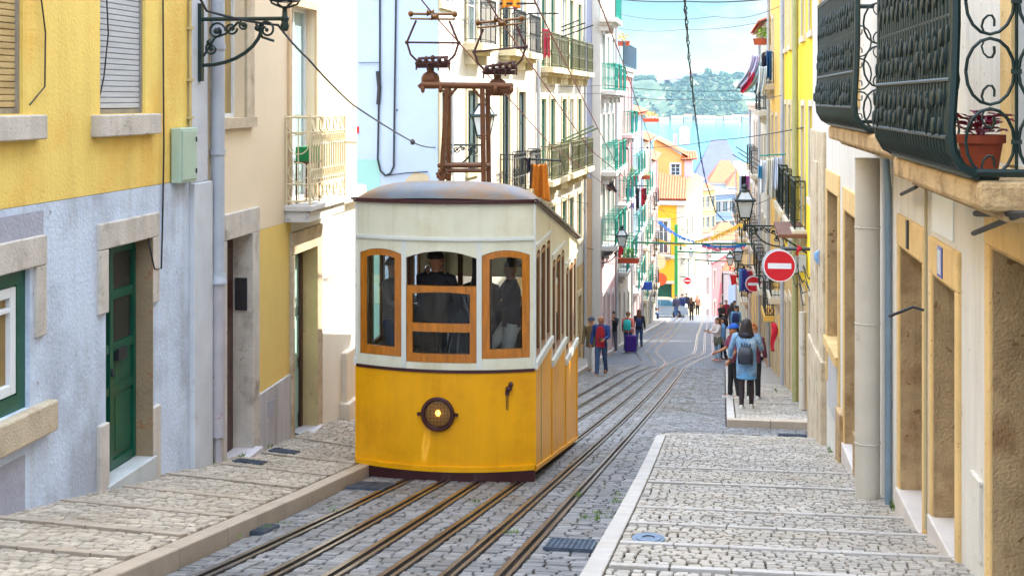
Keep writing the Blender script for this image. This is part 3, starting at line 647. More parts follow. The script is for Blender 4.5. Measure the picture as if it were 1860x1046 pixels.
# headlamp
hx,hz=-.03,-3.72; hp=fm(hx,hz)
b=MB(); b.lathe([(.155,0),(.2,-.005),(.205,-.03),(.19,-.055),(.165,-.055),(.158,-.03),(.15,-.02)],32,hp,'y',cap=False)
for s in(-1,1): b.cbox(hp+Vector((s*.215,-.03,0)),.03,.015,.018)
o=b.build('headlamp',MAROON,tram,40)
b=MB(); b.lathe([(.0,.07),(.08,.06),(.13,.03),(.155,-.01)],24,hp,'y'); b.build('reflector',M('lamp_reflector',(226,196,150),.3,.1,9,0,10,.6),o,40)
b=MB(); b.lathe([(.155,-.018),(.1,-.03),(.0,-.034)],24,hp,'y'); b.build('lens',glass('lamp_lens',(.96,.88,.72),.93),o,40)
b=MB(); b.ell(hp+Vector((0,.0,.01)),.034,.025,.042,12,8); b.build('bulb',M('lamp_bulb',(255,190,90),.4,0,1,0,10,emit=1.6),o,60)
b=MB()
for i in range(-3,4):
    d=i*.042; l=math.sqrt(.158**2-d*d); b.tube([hp+Vector((d,-.045,-l)),hp+Vector((d,-.055,0)),hp+Vector((d,-.045,l))],.0026,4); b.tube([hp+Vector((-l,-.045,d)),hp+Vector((0,-.055,d)),hp+Vector((l,-.045,d))],.0026,4)
b.build('grille',MAROON,o)
# marker hook with chain
p=fm(.80,-3.42); b=MB(); b.ell(p+Vector((0,-.03,.0)),.04,.035,.035,10,8); b.ell(p+Vector((.025,-.045,.05)),.03,.03,.035,10,8); b.cbox(p+Vector((-.02,-.015,-.05)),.025,.012,.03)
for k in range(5): b.tube([p+Vector((-.02+.012*math.cos(a),-.03,-.09-.035*k+.02*math.sin(a))) for a in [j*math.pi/4 for j in range(9)]],.004,4,False)
b.build('hook',RUSTD,tram,50)
# pantograph tower
A=lambda px,py,Y:atY(px,py,Y)
Y1,Y2=17.75,18.35
b=MB(); F1,F2=A(797,322,Y1),A(880,335,Y1); Ft1,Ft2=A(812,160,Y1),A(876,160,Y1)
B1,B2=A(815,330,Y2),A(889,335,Y2); Bt1,Bt2=A(815,160,Y2),A(886,162,Y2)
zr=lambda p:Vector((p.x,p.y,min(p.z,-1.35+sh(p.y)+.2)))
for a,c in((F1,Ft1),(F2,Ft2),(B1,Bt1),(B2,Bt2)):
    a=zr(a); a.z-=.25; d=(c-a).normalized(); u=Vector((1,0,0)); v=d.cross(u).normalized(); w_=.03
    b.hexa([a-u*w_-v*w_,a+u*w_-v*w_,a+u*w_+v*w_,a-u*w_+v*w_,c-u*w_-v*w_,c+u*w_-v*w_,c+u*w_+v*w_,c-u*w_+v*w_])
for py,r in((301,.032),(311,.022)): b.tube([A(796,py,Y1),A(882,py,Y1)],r,8); b.tube([A(813,py-2,Y2),A(889,py-2,Y2)],r,8)
b.tube([A(797,301,Y1),A(813,299,Y2)],.025,6); b.tube([A(882,301,Y1),A(889,299,Y2)],.025,6); b.tube([A(797,301,Y1),A(889,299,Y2)],.014,6)
b.tube([A(795,322,Y1),A(806,300,Y1-.2),A(812,325,Y1)],.02,6)
for Y in(Y1,Y2):
    b.tube([A(766,155,Y),A(931,157,Y)],.045,10); 
    for x,dx in((826,12),(862,-12)): b.tube([A(x-dx*1.1,180,Y),A(x+dx*.3,160,Y)],.02,6)
for px in(768,800,900,929): b.tube([A(px,156,Y1),A(px,156,Y2)],.03,8); b.ell(A(px,163,Y1-.05),.03,.03,.05,8,6)
o=b.build('pantograph_tower',RUST,tram,40)
b=MB()
for s in(-1,1): b.tube([A(803+s*10,314,17.2)+Vector((0,0,.0)),A(803,330,17.2),A(803-s*3,338,17.2)],.022,6)
b.cbox(A(803,337,17.2),.09,.06,.02); b.build('roof_bracket',RUST,tram)
def panto(cx,top,tilt):
    Ym=18.05; C=lambda px,py,dy=0: A(px,py+(px-cx)*tilt,Ym+dy)
    b=MB(); R_=.017
    for dy in(-.17,.17):
        P=lambda px,py:C(px,py,dy)
        b.tube([P(cx-50,top+79),P(cx-52,top+44),P(cx-32,top+5)],R_,6) if 0 else None
        for sx in(-1,1):
            b.tube([P(cx+sx*30,top+4),P(cx+sx*47,top+44)],R_,6); b.tube([P(cx+sx*47,top+44),P(cx+sx*40,top+66),P(cx+sx*24,top+82)],R_,6)
            b.ell(P(cx+sx*47,top+44),.03,.03,.03,8,6)
        b.tube([P(cx-50,top+44),P(cx+50,top+44)],.014,6)
    for px in(cx-47,cx+47): b.tube([C(px,top+44,-.2),C(px,top+44,.2)],.014,6)
    b.build('pantograph_arms',RUSTD,o,50)
    b=MB()
    for dy in(-.2,.2): b.tube([C(cx-40,top+1,dy),C(cx+40,top+1,dy)],.014,8)
    b.tube([C(cx-40,top-8,0),C(cx+40,top-8,0)],.018,8)
    for px in(cx-40,cx+40):
        b.tube([C(px,top,-.22),C(px,top,.22)],.012,6); b.ell(C(px,top-8,0),.04,.045,.045,8,6)
    b.lathe([(.03,-.05),(.055,-.045),(.03,-.02),(.03,.02),(.055,.045),(.03,.05)],12,C(cx-4,top-10,0),'x'); b.lathe([(.03,-.05),(.055,-.045),(.03,-.02),(.03,.02),(.055,.045),(.03,.05)],12,C(cx+4,top-3,-.2),'x')
    b.build('contact_roller',M('roller_brass',(120,84,50),.45,.25,6,.1,60,.6) ,o,40)
    b=MB()
    for dy in(-.18,.18):
        b.tube([C(cx-30,top+80,dy),C(cx+32,top+80,dy)],.026,8); b.tube([C(cx-26,top+73,dy),C(cx+28,top+70,dy)],.02,6)
        for k in range(-2,3): b.ell(C(cx+k*12,top+72+abs(k)*2,dy-.03),.032,.03,.045,8,6)
    for k in(-30,-10,10,30): b.tube([C(cx+k,top+82,-.22),C(cx+k,top+82,.22)],.022,6); b.tube([C(cx+k,top+82,-.2),C(cx+k,top+94,-.2)],.012,5)
    b.cbox(C(cx,top+86,0),.22,.08,.03); b.build('pantograph_base',RUSTD,o,40)
    b=MB(); z=C(cx-4,top+90,0); b.lathe([(.05,0),(.05,-.05),(.1,-.08),(.13,-.13),(.13,-.2),(.1,-.24),(.08,-.29)],14,z,'z')
    for sx in(-1,1): b.prism([C(cx-4+sx*6,top+108,-.1),C(cx-4+sx*24,top+122,-.1),C(cx-4+sx*20,top+128,-.1),C(cx-4+sx*4,top+122,-.1)],(0,.2,0))
    b.build('insulator',RUST,o,40)
panto(786,34,.01); panto(908,46,-.10)
# ================================================================ near houses, left
YELW=M('yellow_plaster',(249,212,112),.85,.07,1.2,.4,30,stain=(236,172,60),ssc=.9,slo=.48,shi=.64,samt=.55,chips=(176,140,60),csc=8,clo=.73,chi=.76,streak=.10)
BLUEW=M('pale_blue_plaster',(208,217,232),.85,.06,1.5,.5,26,stain=(150,152,160),ssc=.8,slo=.46,shi=.62,samt=.6,chips=(150,146,144),csc=6,clo=.72,chi=.75,streak=.16)
GREYW=M('bare_grey_plaster',(170,168,178),.9,.15,2,.5,30,stain=(120,116,112),ssc=1.5)
PEACH=M('peach_plaster',(238,214,180),.8,.04,1.2,.12,40)
YELP=M('soft_yellow_plaster',(240,202,112),.8,.05,1.2,.15,40,stain=(214,176,110),ssc=1,slo=.6,shi=.8,samt=.4)
DADO=M('marble_dado',(196,190,190),.7,.12,2,.25,40,stain=(150,138,130),ssc=1.6,stretch=(1,1,.4),streak=.2)
MARBLE=M('marble_step',(214,204,204),.55,.1,3,.1,40,stain=(190,160,165),ssc=2)
CREAMW=M('sunlit_cream_plaster',(236,228,212),.85,.04,1.3,.15,40,stain=(196,182,160),ssc=1,slo=.6,shi=.8,samt=.4)
WHITEW=M('white_plaster',(226,226,228),.85,.04,1.3,.15,40,stain=(196,188,178),ssc=.7,slo=.58,shi=.8,samt=.4)
frL=Fr((LXF,0),(LXF,30),1)
hA=thing('town_house','yellow house with pale blue base, roller shutters and a dark green door','house',(LXF,9,-4))
dA=(11.45,12.43,-3.53,-1.37,.15); wA=(8.5,10.07,-2.5,-1.37,.1); s1=(8.9,9.98,-.12,2.2,.1); s2=(11.36,12.35,-.14,2.2,.1)
b=MB(); wallholes(b,frL,2,13.45,-.86,6,[s1,s2]); body(b,frL,2,13.45,-.86,6,6); b.build('wall',YELW,hA,recalc=False)
b=MB(); wallholes(b,frL,2,13.45,-6,-.862,[dA,wA],w=.012); body(b,frL,2,13.45,-6,-.862,6); b.build('wall_base',BLUEW,hA,recalc=False)
b=MB(); b.fbox(frL,7.5,9.98,-3.6,-2.86,-.02,.018); b.fbox(frL,8.3,10.28,-1.2,-.92,-.02,.019); b.build('bare_plaster_patch',GREYW,hA)
def shutter(h,mat,label):
    u0,u1,v0,v1,d=h; b=MB(); n=int((v1-v0)/.052)
    for i in range(n):
        z=v0+.05+i*.052; b.prism([frL(u0+.03,z,-.07),frL(u0+.03,z+.006,-.055),frL(u0+.03,z+.044,-.052),frL(u0+.03,z+.05,-.07)],frL.u*(u1-u0-.06))
    o=b.build('roller_shutter',mat,hA,recalc=True); o['label']=label
    b=MB(); b.fbox(frL,u0+.002,u0+.03,v0,v1,-.09,-.03); b.fbox(frL,u1-.03,u1-.002,v0,v1,-.09,-.03); b.fbox(frL,u0+.03,u1-.03,v0+.002,v0+.045,-.08,-.05); b.build('shutter_guide',M('guide_metal',(150,140,126),.4,.2,5),o)
shutter(s1,M('shutter_beige',(206,176,122),.55,.2,1.5,.05,30,stain=(170,128,70),ssc=1,samt=.6,stretch=(1,1,6)),'dirty beige roller shutter'); shutter(s2,M('shutter_white',(204,204,206),.5,.06,2,.05,30,stain=(176,170,160),ssc=1.4,samt=.5,stretch=(1,1,6)),'pale grey roller shutter')
for u0,u1,v1 in((8.6,10.22,-.13),(11.18,12.54,-.145)):
    b=MB(); b.fbox(frL,u0,u1,v1-.2,v1,-.1,.09); b.build('window_sill',LIMEG,hA,bevel=.012)
# door with stone surround
b=MB(); u0,u1,v0,v1,_=dA
b.fbox(frL,u0-.18,u1+.16,v1+.0,v1+.24,-.02,.05); b.fbox(frL,u0-.18,u0-.001,-1.95,v1-.001,-.02,.048); b.fbox(frL,u1+.001,u1+.16,-2.02,v1-.001,-.02,.048)
b.fbox(frL,u0-.18,u0-.001,v0-.2,-2.95,-.02,.055); b.fbox(frL,u1+.001,u1+.18,v0-.3,-3.05,-.02,.055); b.build('door_surround',LIMEG,hA,bevel=.012)
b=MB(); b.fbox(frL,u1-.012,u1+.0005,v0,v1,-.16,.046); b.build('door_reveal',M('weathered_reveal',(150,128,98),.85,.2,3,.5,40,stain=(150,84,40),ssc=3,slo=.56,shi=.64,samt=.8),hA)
b=MB(); b.fbox(frL,u0-.05,u1+.05,v0-.35,v0+.004,-.14,.07); b.build('doorstep',M('doorstep_stone',(190,190,186),.7,.12,3,.3),hA,bevel=.012)
b=MB(); b.fbox(frL,u0+.002,u1-.013,v0+.003,v1-.003,-.19,-.16)
um=u0+.42
for a,c in((u0+.04,um-.03),(um+.03,u1-.05)):
    for z0,z1 in((v0+.12,v0+.72),(v0+.8,v0+1.12)): b.fbox(frL,a+.04,c-.04,z0,z1,-.16,-.148); b.fbox(frL,a+.08,c-.08,z0+.04,z1-.04,-.148,-.142)
for a,c in((u0+.003,u0+.05),(um-.035,um+.035),(u1-.06,u1-.014)): b.fbox(frL,a,c,v0+.01,v1-.01,-.161,-.125)
for z in(v0+.05,v0+.76,v0+1.16,v0+1.66,v1-.06): b.fbox(frL,u0+.05,u1-.06,z-.04,z+.04,-.161,-.135)
o=b.build('door',DGREEN,hA,bevel=.006)
for a,c in((u0+.07,um-.05),(um+.05,u1-.08)):
    b=MB()
    for z0,z1 in((v0+1.21,v0+1.61),(v0+1.71,v1-.11)): b.fbox(frL,a,c,z0,z1,-.16,-.155)
    b.build('pane',M('dark_door_glass',(46,50,46),.15,.3,3,.1,8),o)
b=MB(); b.fbox(frL,um+.10,um+.28,v0+1.03,v0+1.14,-.15,-.10); b.tube([frL(um+.0,v0+.97,-.13),frL(um,v0+.9,-.11)],.018,8); b.build('letter_slot',BLACK,o)
# lower window
u0,u1,v0,v1,_=wA
b=MB(); b.fbox(frL,u0,u1+.22,v1+.002,v1+.25,-.02,.05); b.fbox(frL,u1+.06,u1+.22,-1.95,v1,-.02,.048); b.build('window_surround',LIMEG,hA,bevel=.012)
b=MB(); b.fbox(frL,u0,u1+.32,v0-.26,v0-.002,-.05,.10); b.build('window_sill',LIME,hA,bevel=.02)
b=MB(); b.fbox(frL,u1-.13,u1-.002,v0,v1,-.1,-.03); b.fbox(frL,u0,u1-.13,v0,v0+.13,-.1,-.03); b.fbox(frL,u0,u1-.13,v1-.12,v1-.002,-.1,-.03); o=b.build('window',DGREEN,hA)
b=MB(); z0,z1=v0+.14,v1-.13
for a,c,d,e in((u1-.22,u1-.135,z0,z1),(u0,u1-.22,z0,z0+.085),(u0,u1-.22,z1-.085,z1),(u0,u1-.22,z0+.66,z0+.70),(u1-.55,u1-.52,z0+.7,z1-.085)): b.fbox(frL,a,c,d,e,-.09,-.035)
b.build('sash',WHITE,o,bevel=.008)
b=MB(); b.fbox(frL,u0,u1-.2,z0+.02,z1-.02,-.085,-.08); b.build('pane',M('curtained_pane',(150,118,56),.12,.35,1.4,0,10,stretch=(1,9,.5)),o)
# pale meter cabinet, quoin, cable
t=thing('meter_cabinet','pale green metal meter cabinet on the yellow wall','cabinet',frL(13.15,-.86,.03))
b=MB(); b.fbox(frL,12.95,13.4,-.87,-.3,.012,.12); b.build('cabinet_body',M('pale_green_metal',(176,194,172),.5,.06,3,.05),t,bevel=.012)
b=MB(); b.fbox(frL,12.98,13.37,-.84,-.33,.121,.13); o=b.build('cabinet_door',M('pale_green_metal',(0,0,0)),t,bevel=.006)
b=MB(); b.fbox(frL,13.33,13.35,-.45,-.40,.13,.14); b.fbox(frL,13.33,13.35,-.78,-.73,.13,.14); b.build('latch',BLACK,o)
b=MB(); b.fbox(frL,13.452,13.94,-.9,6,-.02,.03); b.fbox(frL,13.452,13.99,-6,-.902,-.02,.07); b.build('corner_quoin',M('quoin_stone',(206,206,208),.8,.1,2,.3,40,stain=(150,140,130),ssc=1.6,slo=.58,shi=.7),hA,bevel=.01)
b=MB(); pts=[frL(12.72,6,.02),frL(12.72,1,.025),frL(12.73,-.5,.03),frL(12.70,-1.2,.03),frL(12.62,-1.7,.05),frL(12.45,-1.68,.05),frL(12.3,-1.36,.05)]; b.tube(pts,.009,5); b.build('wall_cable',BLACK,hA)
b=MB(); b.tube([frL(13.43,4,.03),frL(13.43,-.3,.03)],.018,6)
for z in(.75,.2,-.2): b.cbox(frL(13.43,z,.03),.03,.03,.012)
b.build('conduit',M('conduit_tan',(206,180,120),.6,.1,4),hA)
b=MB(); b.tube([frL(10.15,2,.02),frL(10.2,.9,.03),frL(10.3,.55,.025),frL(10.28,.1,.03),frL(10.05,-.05,.02)],.007,5); b.tube([frL(11.42,2,-.02),frL(11.55,.6,-.01),frL(11.48,.2,-.02),frL(11.40,-.05,-.04)],.007,5); b.build('loose_cord',BLACK,hA)
# peach house
hB=thing('town_house','peach house with a soft yellow lower wall, brown door and white scrolled balcony','house',(LXF,17,-5))
dB1=(14.5,15.38,-4.22,-1.62,.2); dB2=(17.05,18.12,-4.62,-2.08,.22); wB=(14.45,15.2,-.22,2.3,.2); bB=(16.95,18.1,-1.39,1.25,.25)
b=MB(); wallholes(b,frL,13.96,20.42,-1.62,6,[wB,bB]); b.quad(frL(20.42,-1.62),frL(20.42,6),frL(20.42,6,-6),frL(20.42,-1.62,-6)); b.quad(frL(13.96,6),frL(20.42,6),frL(20.42,6,-6),frL(13.96,6,-6)); b.quad(frL(13.96,-1.62,-6),frL(20.42,-1.62,-6),frL(20.42,6,-6),frL(13.96,6,-6)); b.build('wall',PEACH,hB,recalc=False)
b=MB(); wallholes(b,frL,13.96,17.0,-7,-1.622,[dB1],.3,.004); b.build('wall_base',YELP,hB,recalc=False)
b=MB(); wallholes(b,frL,17.0,20.42,-7,-1.622,[dB2],.34,.004); b.quad(frL(20.42,-7,.004),frL(20.42,-1.622,.004),frL(20.42,-1.622,-6),frL(20.42,-7,-6)); b.build('wall_base',CREAMW,hB,recalc=False)  # cream colour stands in for full sun on the yellow lower wall
b=MB(); b.fbox(frL,15.62,16.93,-7,-3.64,-.05,.03); b.build('dado',DADO,hB,bevel=.008)
b=MB(); b.fbox(frL,15.98,16.2,-4.0,-3.8,.02,.034); b.build('hatch',GREYW,hB)
for (u0,u1,v0,v1,d),mm,sl in((dB1,LIMEG,.18),(dB2,LIME,.14)):
    b=MB(); b.fbox(frL,u0-.12,u1+.24,v1+.001,v1+.3,-.02,.05); b.fbox(frL,u1+.001,u1+.24,v0-.3,v1,-.02,.048); b.fbox(frL,u0-.12,u0-.001,v0-.3,v1,-.02,.048); b.build('door_surround',mm,hB,bevel=.01)
    b=MB(); b.fbox(frL,u1-.014,u1+.0004,v0,v1,-d,.046); b.build('door_reveal',mm if mm is LIMEG else M('tan_reveal',(196,170,120),.8,.15,3,.4,50,stain=(120,90,60),ssc=4,slo=.6,shi=.66),hB)  # second doorway has a tan stone reveal with dark stains
    b=MB(); b.fbox(frL,u0-.06,u1+.1,v0-.4,v0+.005,-d+.004,sl-.04); b.build('doorstep',MARBLE,hB,bevel=.012)
def door(fr,par,u0,u1,v0,v1,d,mat,rows=((.08,.33),(.38,.62),(.67,.94)),cols=2):
    b=MB(); b.fbox(fr,u0+.002,u1-.016,v0+.002,v1-.002,-d-.05,-d); H=v1-v0; W=(u1-u0-.1)/cols
    for i in range(cols):
        for r0,r1 in rows:
            a=u0+.05+i*W+.05; c=u0+.05+(i+1)*W-.05; b.fbox(fr,a,c,v0+r0*H,v0+r1*H,-d,-d+.012); b.fbox(fr,a+.05,c-.05,v0+r0*H+.05,v0+r1*H-.05,-d+.012,-d+.02)
    o=b.build('door',mat,par,bevel=.005)
    k=MB(); k.ell(fr(u0+(u1-u0)*.55,v0+1.0,-d+.05),.03,.03,.03); k.build('handle',M('brass',(150,110,50),.3,.2,5,0,10,.9),o,50); return o
door(frL,hB,*dB1[:4],.2,M('brown_door',(74,44,34),.4,.25,4,.1,50)); door(frL,hB,*dB2[:4],.22,M('pale_green_door',(168,206,196),.4,.06,3))
b=MB(); b.fbox(frL,dB2[1]-.1,dB2[1]-.016,dB2[2]+.006,dB2[3]-.002,-.217,-.17); b.build('door_frame',M('brown_door',(0,0,0)),hB)
window(frL,hB,*wB[:4],WHITE,.12,LIME,.27,(2,1),M('curtained_pane_tan',(168,140,84),.1,.4,1.2,0,10,stretch=(1,8,.4)),LIME)
window(frL,hB,*bB[:4],WHITE,.12,M('tan_surround',(214,180,140),.7,.1,3),.1,(2,1),M('pale_pane',(150,176,176),.06,.25,1.5,0,10,stretch=(1,6,.4)),None,'balcony_door')  # tan surround round the balcony door
s=MB(); s.fbox(frL,16.74,18.5,-1.62,-1.40,.0,.33); s.fbox(frL,16.70,18.54,-1.47,-1.395,.0,.38); sl_b=s.build('balcony',M('weathered_slab',(214,206,198),.8,.1,3,.3,40,stain=(120,112,104),ssc=4,slo=.56,shi=.66),hB,bevel=.01)
IVORY=M('ivory_iron',(226,206,166),.5,.08,5,.05)
r=MB(); z0,z1=-1.38,-.24; Pn=[frL(16.76,0,.02),frL(16.76,0,.34),frL(18.46,0,.34),frL(18.46,0,.02)]
for a,c in zip(Pn,Pn[1:]):
    for z in(z1,z0+.04,z1-.2,z0+.26): r.tube([(a.x,a.y,z),(c.x,c.y,z)],.011 if z!=z1 else .016,5)
    r.tube([(c.x,c.y,z0-.02),(c.x,c.y,z1+.02)],.016,6); r.tube([(a.x,a.y,z0-.02),(a.x,a.y,z1+.02)],.014,6)
a,c=Pn[1],Pn[2]; n=15
for i in range(1,n):
    q=a+(c-a)*i/n; r.tube([(q.x,q.y,z0+.26),(q.x,q.y,z1-.2)],.013,5)
    for zc in (z0+.38,z1-.30): r.tube([(q.x+.03*math.cos(k*math.pi/4)*.3,q.y+.05*math.cos(k*math.pi/4),zc+.075*math.sin(k*math.pi/4)) for k in range(9)],.012,4,False)
for i in range(5):
    q=a+(c-a)*(i+.5)/5
    for zc in(z1-.1,z0+.15): r.tube([(q.x,q.y+.09*math.cos(k*math.pi/5),zc+.09*math.sin(k*math.pi/5)) for k in range(11)],.013,4,False)
for zc in (z0+.15,z0+.42,z1-.36,z1-.1):
    r.tube([(LXF+.18+.14*math.cos(k*math.pi/6),16.76,zc+.13*math.sin(k*math.pi/6)) for k in range(13)],.008,4,False)
r.tube([(LXF+.18,16.76,z0),(LXF+.18,16.76,z1)],.008,4)
r.build('railing',IVORY,sl_b)
b=MB(); b.fbox(frL,19.06,20.5,-1.58,-1.36,-.02,.14); b.fbox(frL,19.5,20.45,-7,-3.85,-.02,.10); b.fbox(frL,19.4,20.46,-7,-4.6,-.02,.16); b.build('corner_stone',M('pale_corner_stone',(232,214,190),.8,.08,3,.3),hB,bevel=.02)  # pale stone ledge and corner plinth
b=MB(); b.tube([frL(14.08,6,.09),frL(14.08,-2.0,.09)],.075,12); b.lathe([(.088,0),(.088,.06)],12,frL(14.08,-.62,.09)); b.lathe([(.088,0),(.088,.06)],12,frL(14.08,.55,.09)); b.lathe([(.1,0),(.1,.03),(.085,.05),(.085,.12)],12,frL(14.08,-2.05,.09)); o=b.build('drainpipe',PVC,hB,40)
b=MB(); b.tube([frL(14.08,-2.0,.09),frL(14.08,-3.75,.09)],.08,12); b.tube([frL(14.1,-3.7,.08),frL(14.1,-4.1,.08)],.055,8); b.build('iron_pipe',M('rusty_pipe',(178,170,172),.6,.1,4,.2,40,stain=(150,60,50),ssc=5,slo=.6,shi=.66),o,40)
# intercom
t=thing('intercom_panel','black door intercom panel with rows of buttons on the stone reveal','intercom',frL(15.36,-2.45,-.14))
b=MB(); b.fbox(frL,15.335,15.364,-2.55,-2.16,-.17,-.02); b.build('panel',BLACK,t,bevel=.006)
b=MB()
for i in range(3):
    for j in range(3): b.fbox(frL,15.328,15.334,-2.5+.025*j,-2.488+.025*j,-.12+.022*i,-.107+.022*i)
for i in range(2):
    for j in range(2): b.fbox(frL,15.328,15.334,-2.38+.05*j,-2.365+.05*j,-.12+.05*i,-.105+.05*i)
b.build('button',STEEL,t)
# street lamp builder (arm along +x, wall plate at the origin)
def street_lamp(label,loc,rz,arm=.9,scale=1.0,scroll=True,group='wall lanterns along the street',iron=None):
    iron=iron or GREEN; t=thing('street_lamp',label,'street lamp',(0,0,0),group)
    b=MB(); b.cbox((.02,0,-.25),.02,.04,.42); b.tube([(0,0,0),(arm,0,0)],.022,8); b.tube([(.02,0,-.5)]+[(.04+(arm-.25)*math.sin(a)*.95,0,-.5+.46*(1-math.cos(a))) for a in [k*math.pi/16 for k in range(1,9)]],.02,6)
    if scroll:
        def spiral(cx,cz,r0,turn,s,a0): return [(cx+r0*(1-k/22*.8)*math.cos(a0+s*k*turn/18),0,cz+r0*(1-k/22*.8)*math.sin(a0+s*k*turn/18)) for k in range(19)]
        for cx,cz,r0,s,a0 in((.2,-.13,.10,1,0),(.32,-.28,.0,1,0),(arm-.2,-.12,.10,-1,math.pi),(.14,-.32,.07,1,2),(.36,-.1,.07,-1,0),(.5,-.07,.05,1,2)):
            if r0: b.tube(spiral(cx,cz,r0,7.5,s,a0),.013,5); b.ell((cx,0,cz),.022,.016,.022,8,6)
        b.tube([(.05,0,-.4),(.18,0,-.2),(.3,0,-.16),(.45,0,-.03)],.014,5); b.tube([(arm-.32,0,-.05),(arm-.25,0,-.2),(arm-.12,0,-.24)],.016,5)
        for p in((.2,-.13),(.12,-.25),(arm-.3,-.1)): b.ell((p[0],0,p[1]),.04,.03,.035,8,6)
    b.build('bracket',iron,t,50)
    b=MB(); X=arm
    b.lathe([(.0,-.14),(.035,-.13),(.05,-.08),(.035,-.04),(.05,0),(.03,.03),(.025,.1),(.05,.13)],12,(X,0,0))
    z0,z1,h0,h1=.2,.62,.12,.20
    for i in range(4):
        a=math.pi/4+i*math.pi/2; a2=a+math.pi/2; d=Vector((math.cos(a),math.sin(a),0))*1.414; d2=Vector((math.cos(a2),math.sin(a2),0))*1.414; c=Vector((X,0,0))
        b.tube([c+d*h0+Vector((0,0,z0)),c+d*h1+Vector((0,0,z1))],.02,5); b.tube([c+d*h0*.25+Vector((0,0,.12)),c+d*h0*.9+Vector((0,0,.16)),c+d*h0+Vector((0,0,z0))],.012,5)
        b.tube([c+d*h0+Vector((0,0,z0)),c+d2*h0+Vector((0,0,z0))],.022,5); b.tube([c+d*(h1+.025)+Vector((0,0,z1+.01)),c+d2*(h1+.025)+Vector((0,0,z1+.01))],.034,5)
        b.tube([c+d*(h1)+Vector((0,0,z1+.02)),c+d*.09+Vector((0,0,z1+.24))],.02,5); b.ell(c+d*(h1+.045)+Vector((0,0,z1+.02)),.022,.022,.022,6,4)
    b.lathe([(.135,z1+.22),(.14,z1+.25),(.08,z1+.28),(.06,z1+.31),(.085,z1+.34),(.07,z1+.38),(.03,z1+.4),(.0,z1+.41)],16,(X,0,0)); lo=b.build('lantern',iron,t,50)
    b=MB()
    for i in range(4):
        a=math.pi/4+i*math.pi/2; a2=a+math.pi/2; d=Vector((math.cos(a),math.sin(a),0))*1.414; d2=Vector((math.cos(a2),math.sin(a2),0))*1.414; c=Vector((X,0,0))
        b.quad(c+d*h0+Vector((0,0,z0)),c+d2*h0+Vector((0,0,z0)),c+d2*h1+Vector((0,0,z1)),c+d*h1+Vector((0,0,z1))); b.quad(c+d*h1+Vector((0,0,z1+.02)),c+d2*h1+Vector((0,0,z1+.02)),c+d2*.09+Vector((0,0,z1+.24)),c+d*.09+Vector((0,0,z1+.24)))
    b.build('pane',GLS,lo,recalc=False)
    b=MB(); b.lathe([(.03,.18),(.04,.25),(.03,.32)],8,(X,0,0)); b.build('lamp_holder',WHITE,lo,40)
    t.scale=(scale,)*3; t.rotation_euler=(0,0,rz); t.location=loc; return t
street_lamp('dark green wall lantern on a scrolled bracket beside the peach house drainpipe',frL(13.68,.86,.03),0,.96)
# ================================================================ near house, right
frR=Fr((RXF,0),(RXF,30),-1)
hC=thing('town_house','white corner house with ochre stone doorways and bellied green iron balconies','house',(RXF,14,-4.5))
WC=M('cream_white_plaster',(222,214,202),.85,.05,1.5,.2,40,stain=(190,178,162),ssc=.8,slo=.55,shi=.75,samt=.5,chips=(186,170,150),csc=12,clo=.7,chi=.73,streak=.16)
OP=[(7.7,9.0,-3.2,-.96),(10.21,11.2,-3.42,-1.43),(11.67,13.0,-3.72,-1.40),(15.1,16.15,-4.25,-1.42),(16.62,17.9,-4.55,-1.46),(18.7,20.3,-3.62,-1.35)]
UPH=[(6.6,8.35,-.40,2.4),(11.9,13.4,-.28,2.4),(16.6,17.9,-.1,2.4),(20.4,21.4,-.1,2.4)]
b=MB(); wallholes(b,frR,1,22.95,-7,11,[o+(.45,) for o in OP]+[o+(.2,) for o in UPH]); body(b,frR,1,22.95,-7,11,7); b.build('wall',WC,hC,recalc=False)
for k,(u0,u1,v0,v1) in enumerate(OP):
    b=MB(); s_=.16 if k in(0,) else .13; b.fbox(frR,u0-s_,u1+s_,v1+.001,v1+(.30 if k!=0 else .35),-.02,.03)
    for a,c in((u0-s_,u0-.001),(u1+.001,u1+s_)): b.fbox(frR,a,c,v0-.6,v1,-.02,.028)
    b.build('door_surround' if k<5 else 'window_surround',OCHREL,hC,bevel=.012)
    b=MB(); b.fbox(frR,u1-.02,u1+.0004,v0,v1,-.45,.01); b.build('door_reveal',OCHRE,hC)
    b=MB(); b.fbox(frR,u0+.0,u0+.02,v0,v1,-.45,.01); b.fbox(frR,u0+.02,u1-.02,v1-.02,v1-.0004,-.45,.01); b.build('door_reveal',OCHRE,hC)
    if k<5:
        door(frR,hC,u0+.02,u1-.004,v0,v1,.45,M('worn_brown_door',(96,70,46),.6,.25,3,.15,40),cols=2)
        b=MB(); b.fbox(frR,u0-.05,u1+.08,v0-.7,v0+.005,-.446,.05 if k else .12); b.build('doorstep',M('pale_doorstep',(216,204,194),.6,.1,3,.2),hC,bevel=.012)
b=MB(); b.fbox(frR,18.6,20.4,-3.68,-3.55,-.4,.07); b.build('window_sill',OCHREL,hC)
b=MB(); b.fbox(frR,18.85,20.15,-4.55,-3.75,.0,.02); b.build('grey_panel',M('grey_panel',(190,186,184),.6,.08,2),hC)
window(frR,hC,18.72,20.28,-3.6,-1.37,M('worn_brown_door',(0,0,0)),.4,None,.1,(2,3))
for (u0,u1,v0,v1) in UPH: window(frR,hC,u0,u1,v0,v1,GREEN,.14,OCHREL,.3,(2,2),None,None,'balcony_door')
b=MB(); b.fbox(frR,20.62,23.0,-7,-.5,-.05,.05); b.fbox(frR,21.5,22.3,-7,-1,-.05,.07); b.fbox(frR,20.55,23.06,-7,-4.0,-.05,.09); b.build('corner_quoin',LIME,hC,bevel=.02)
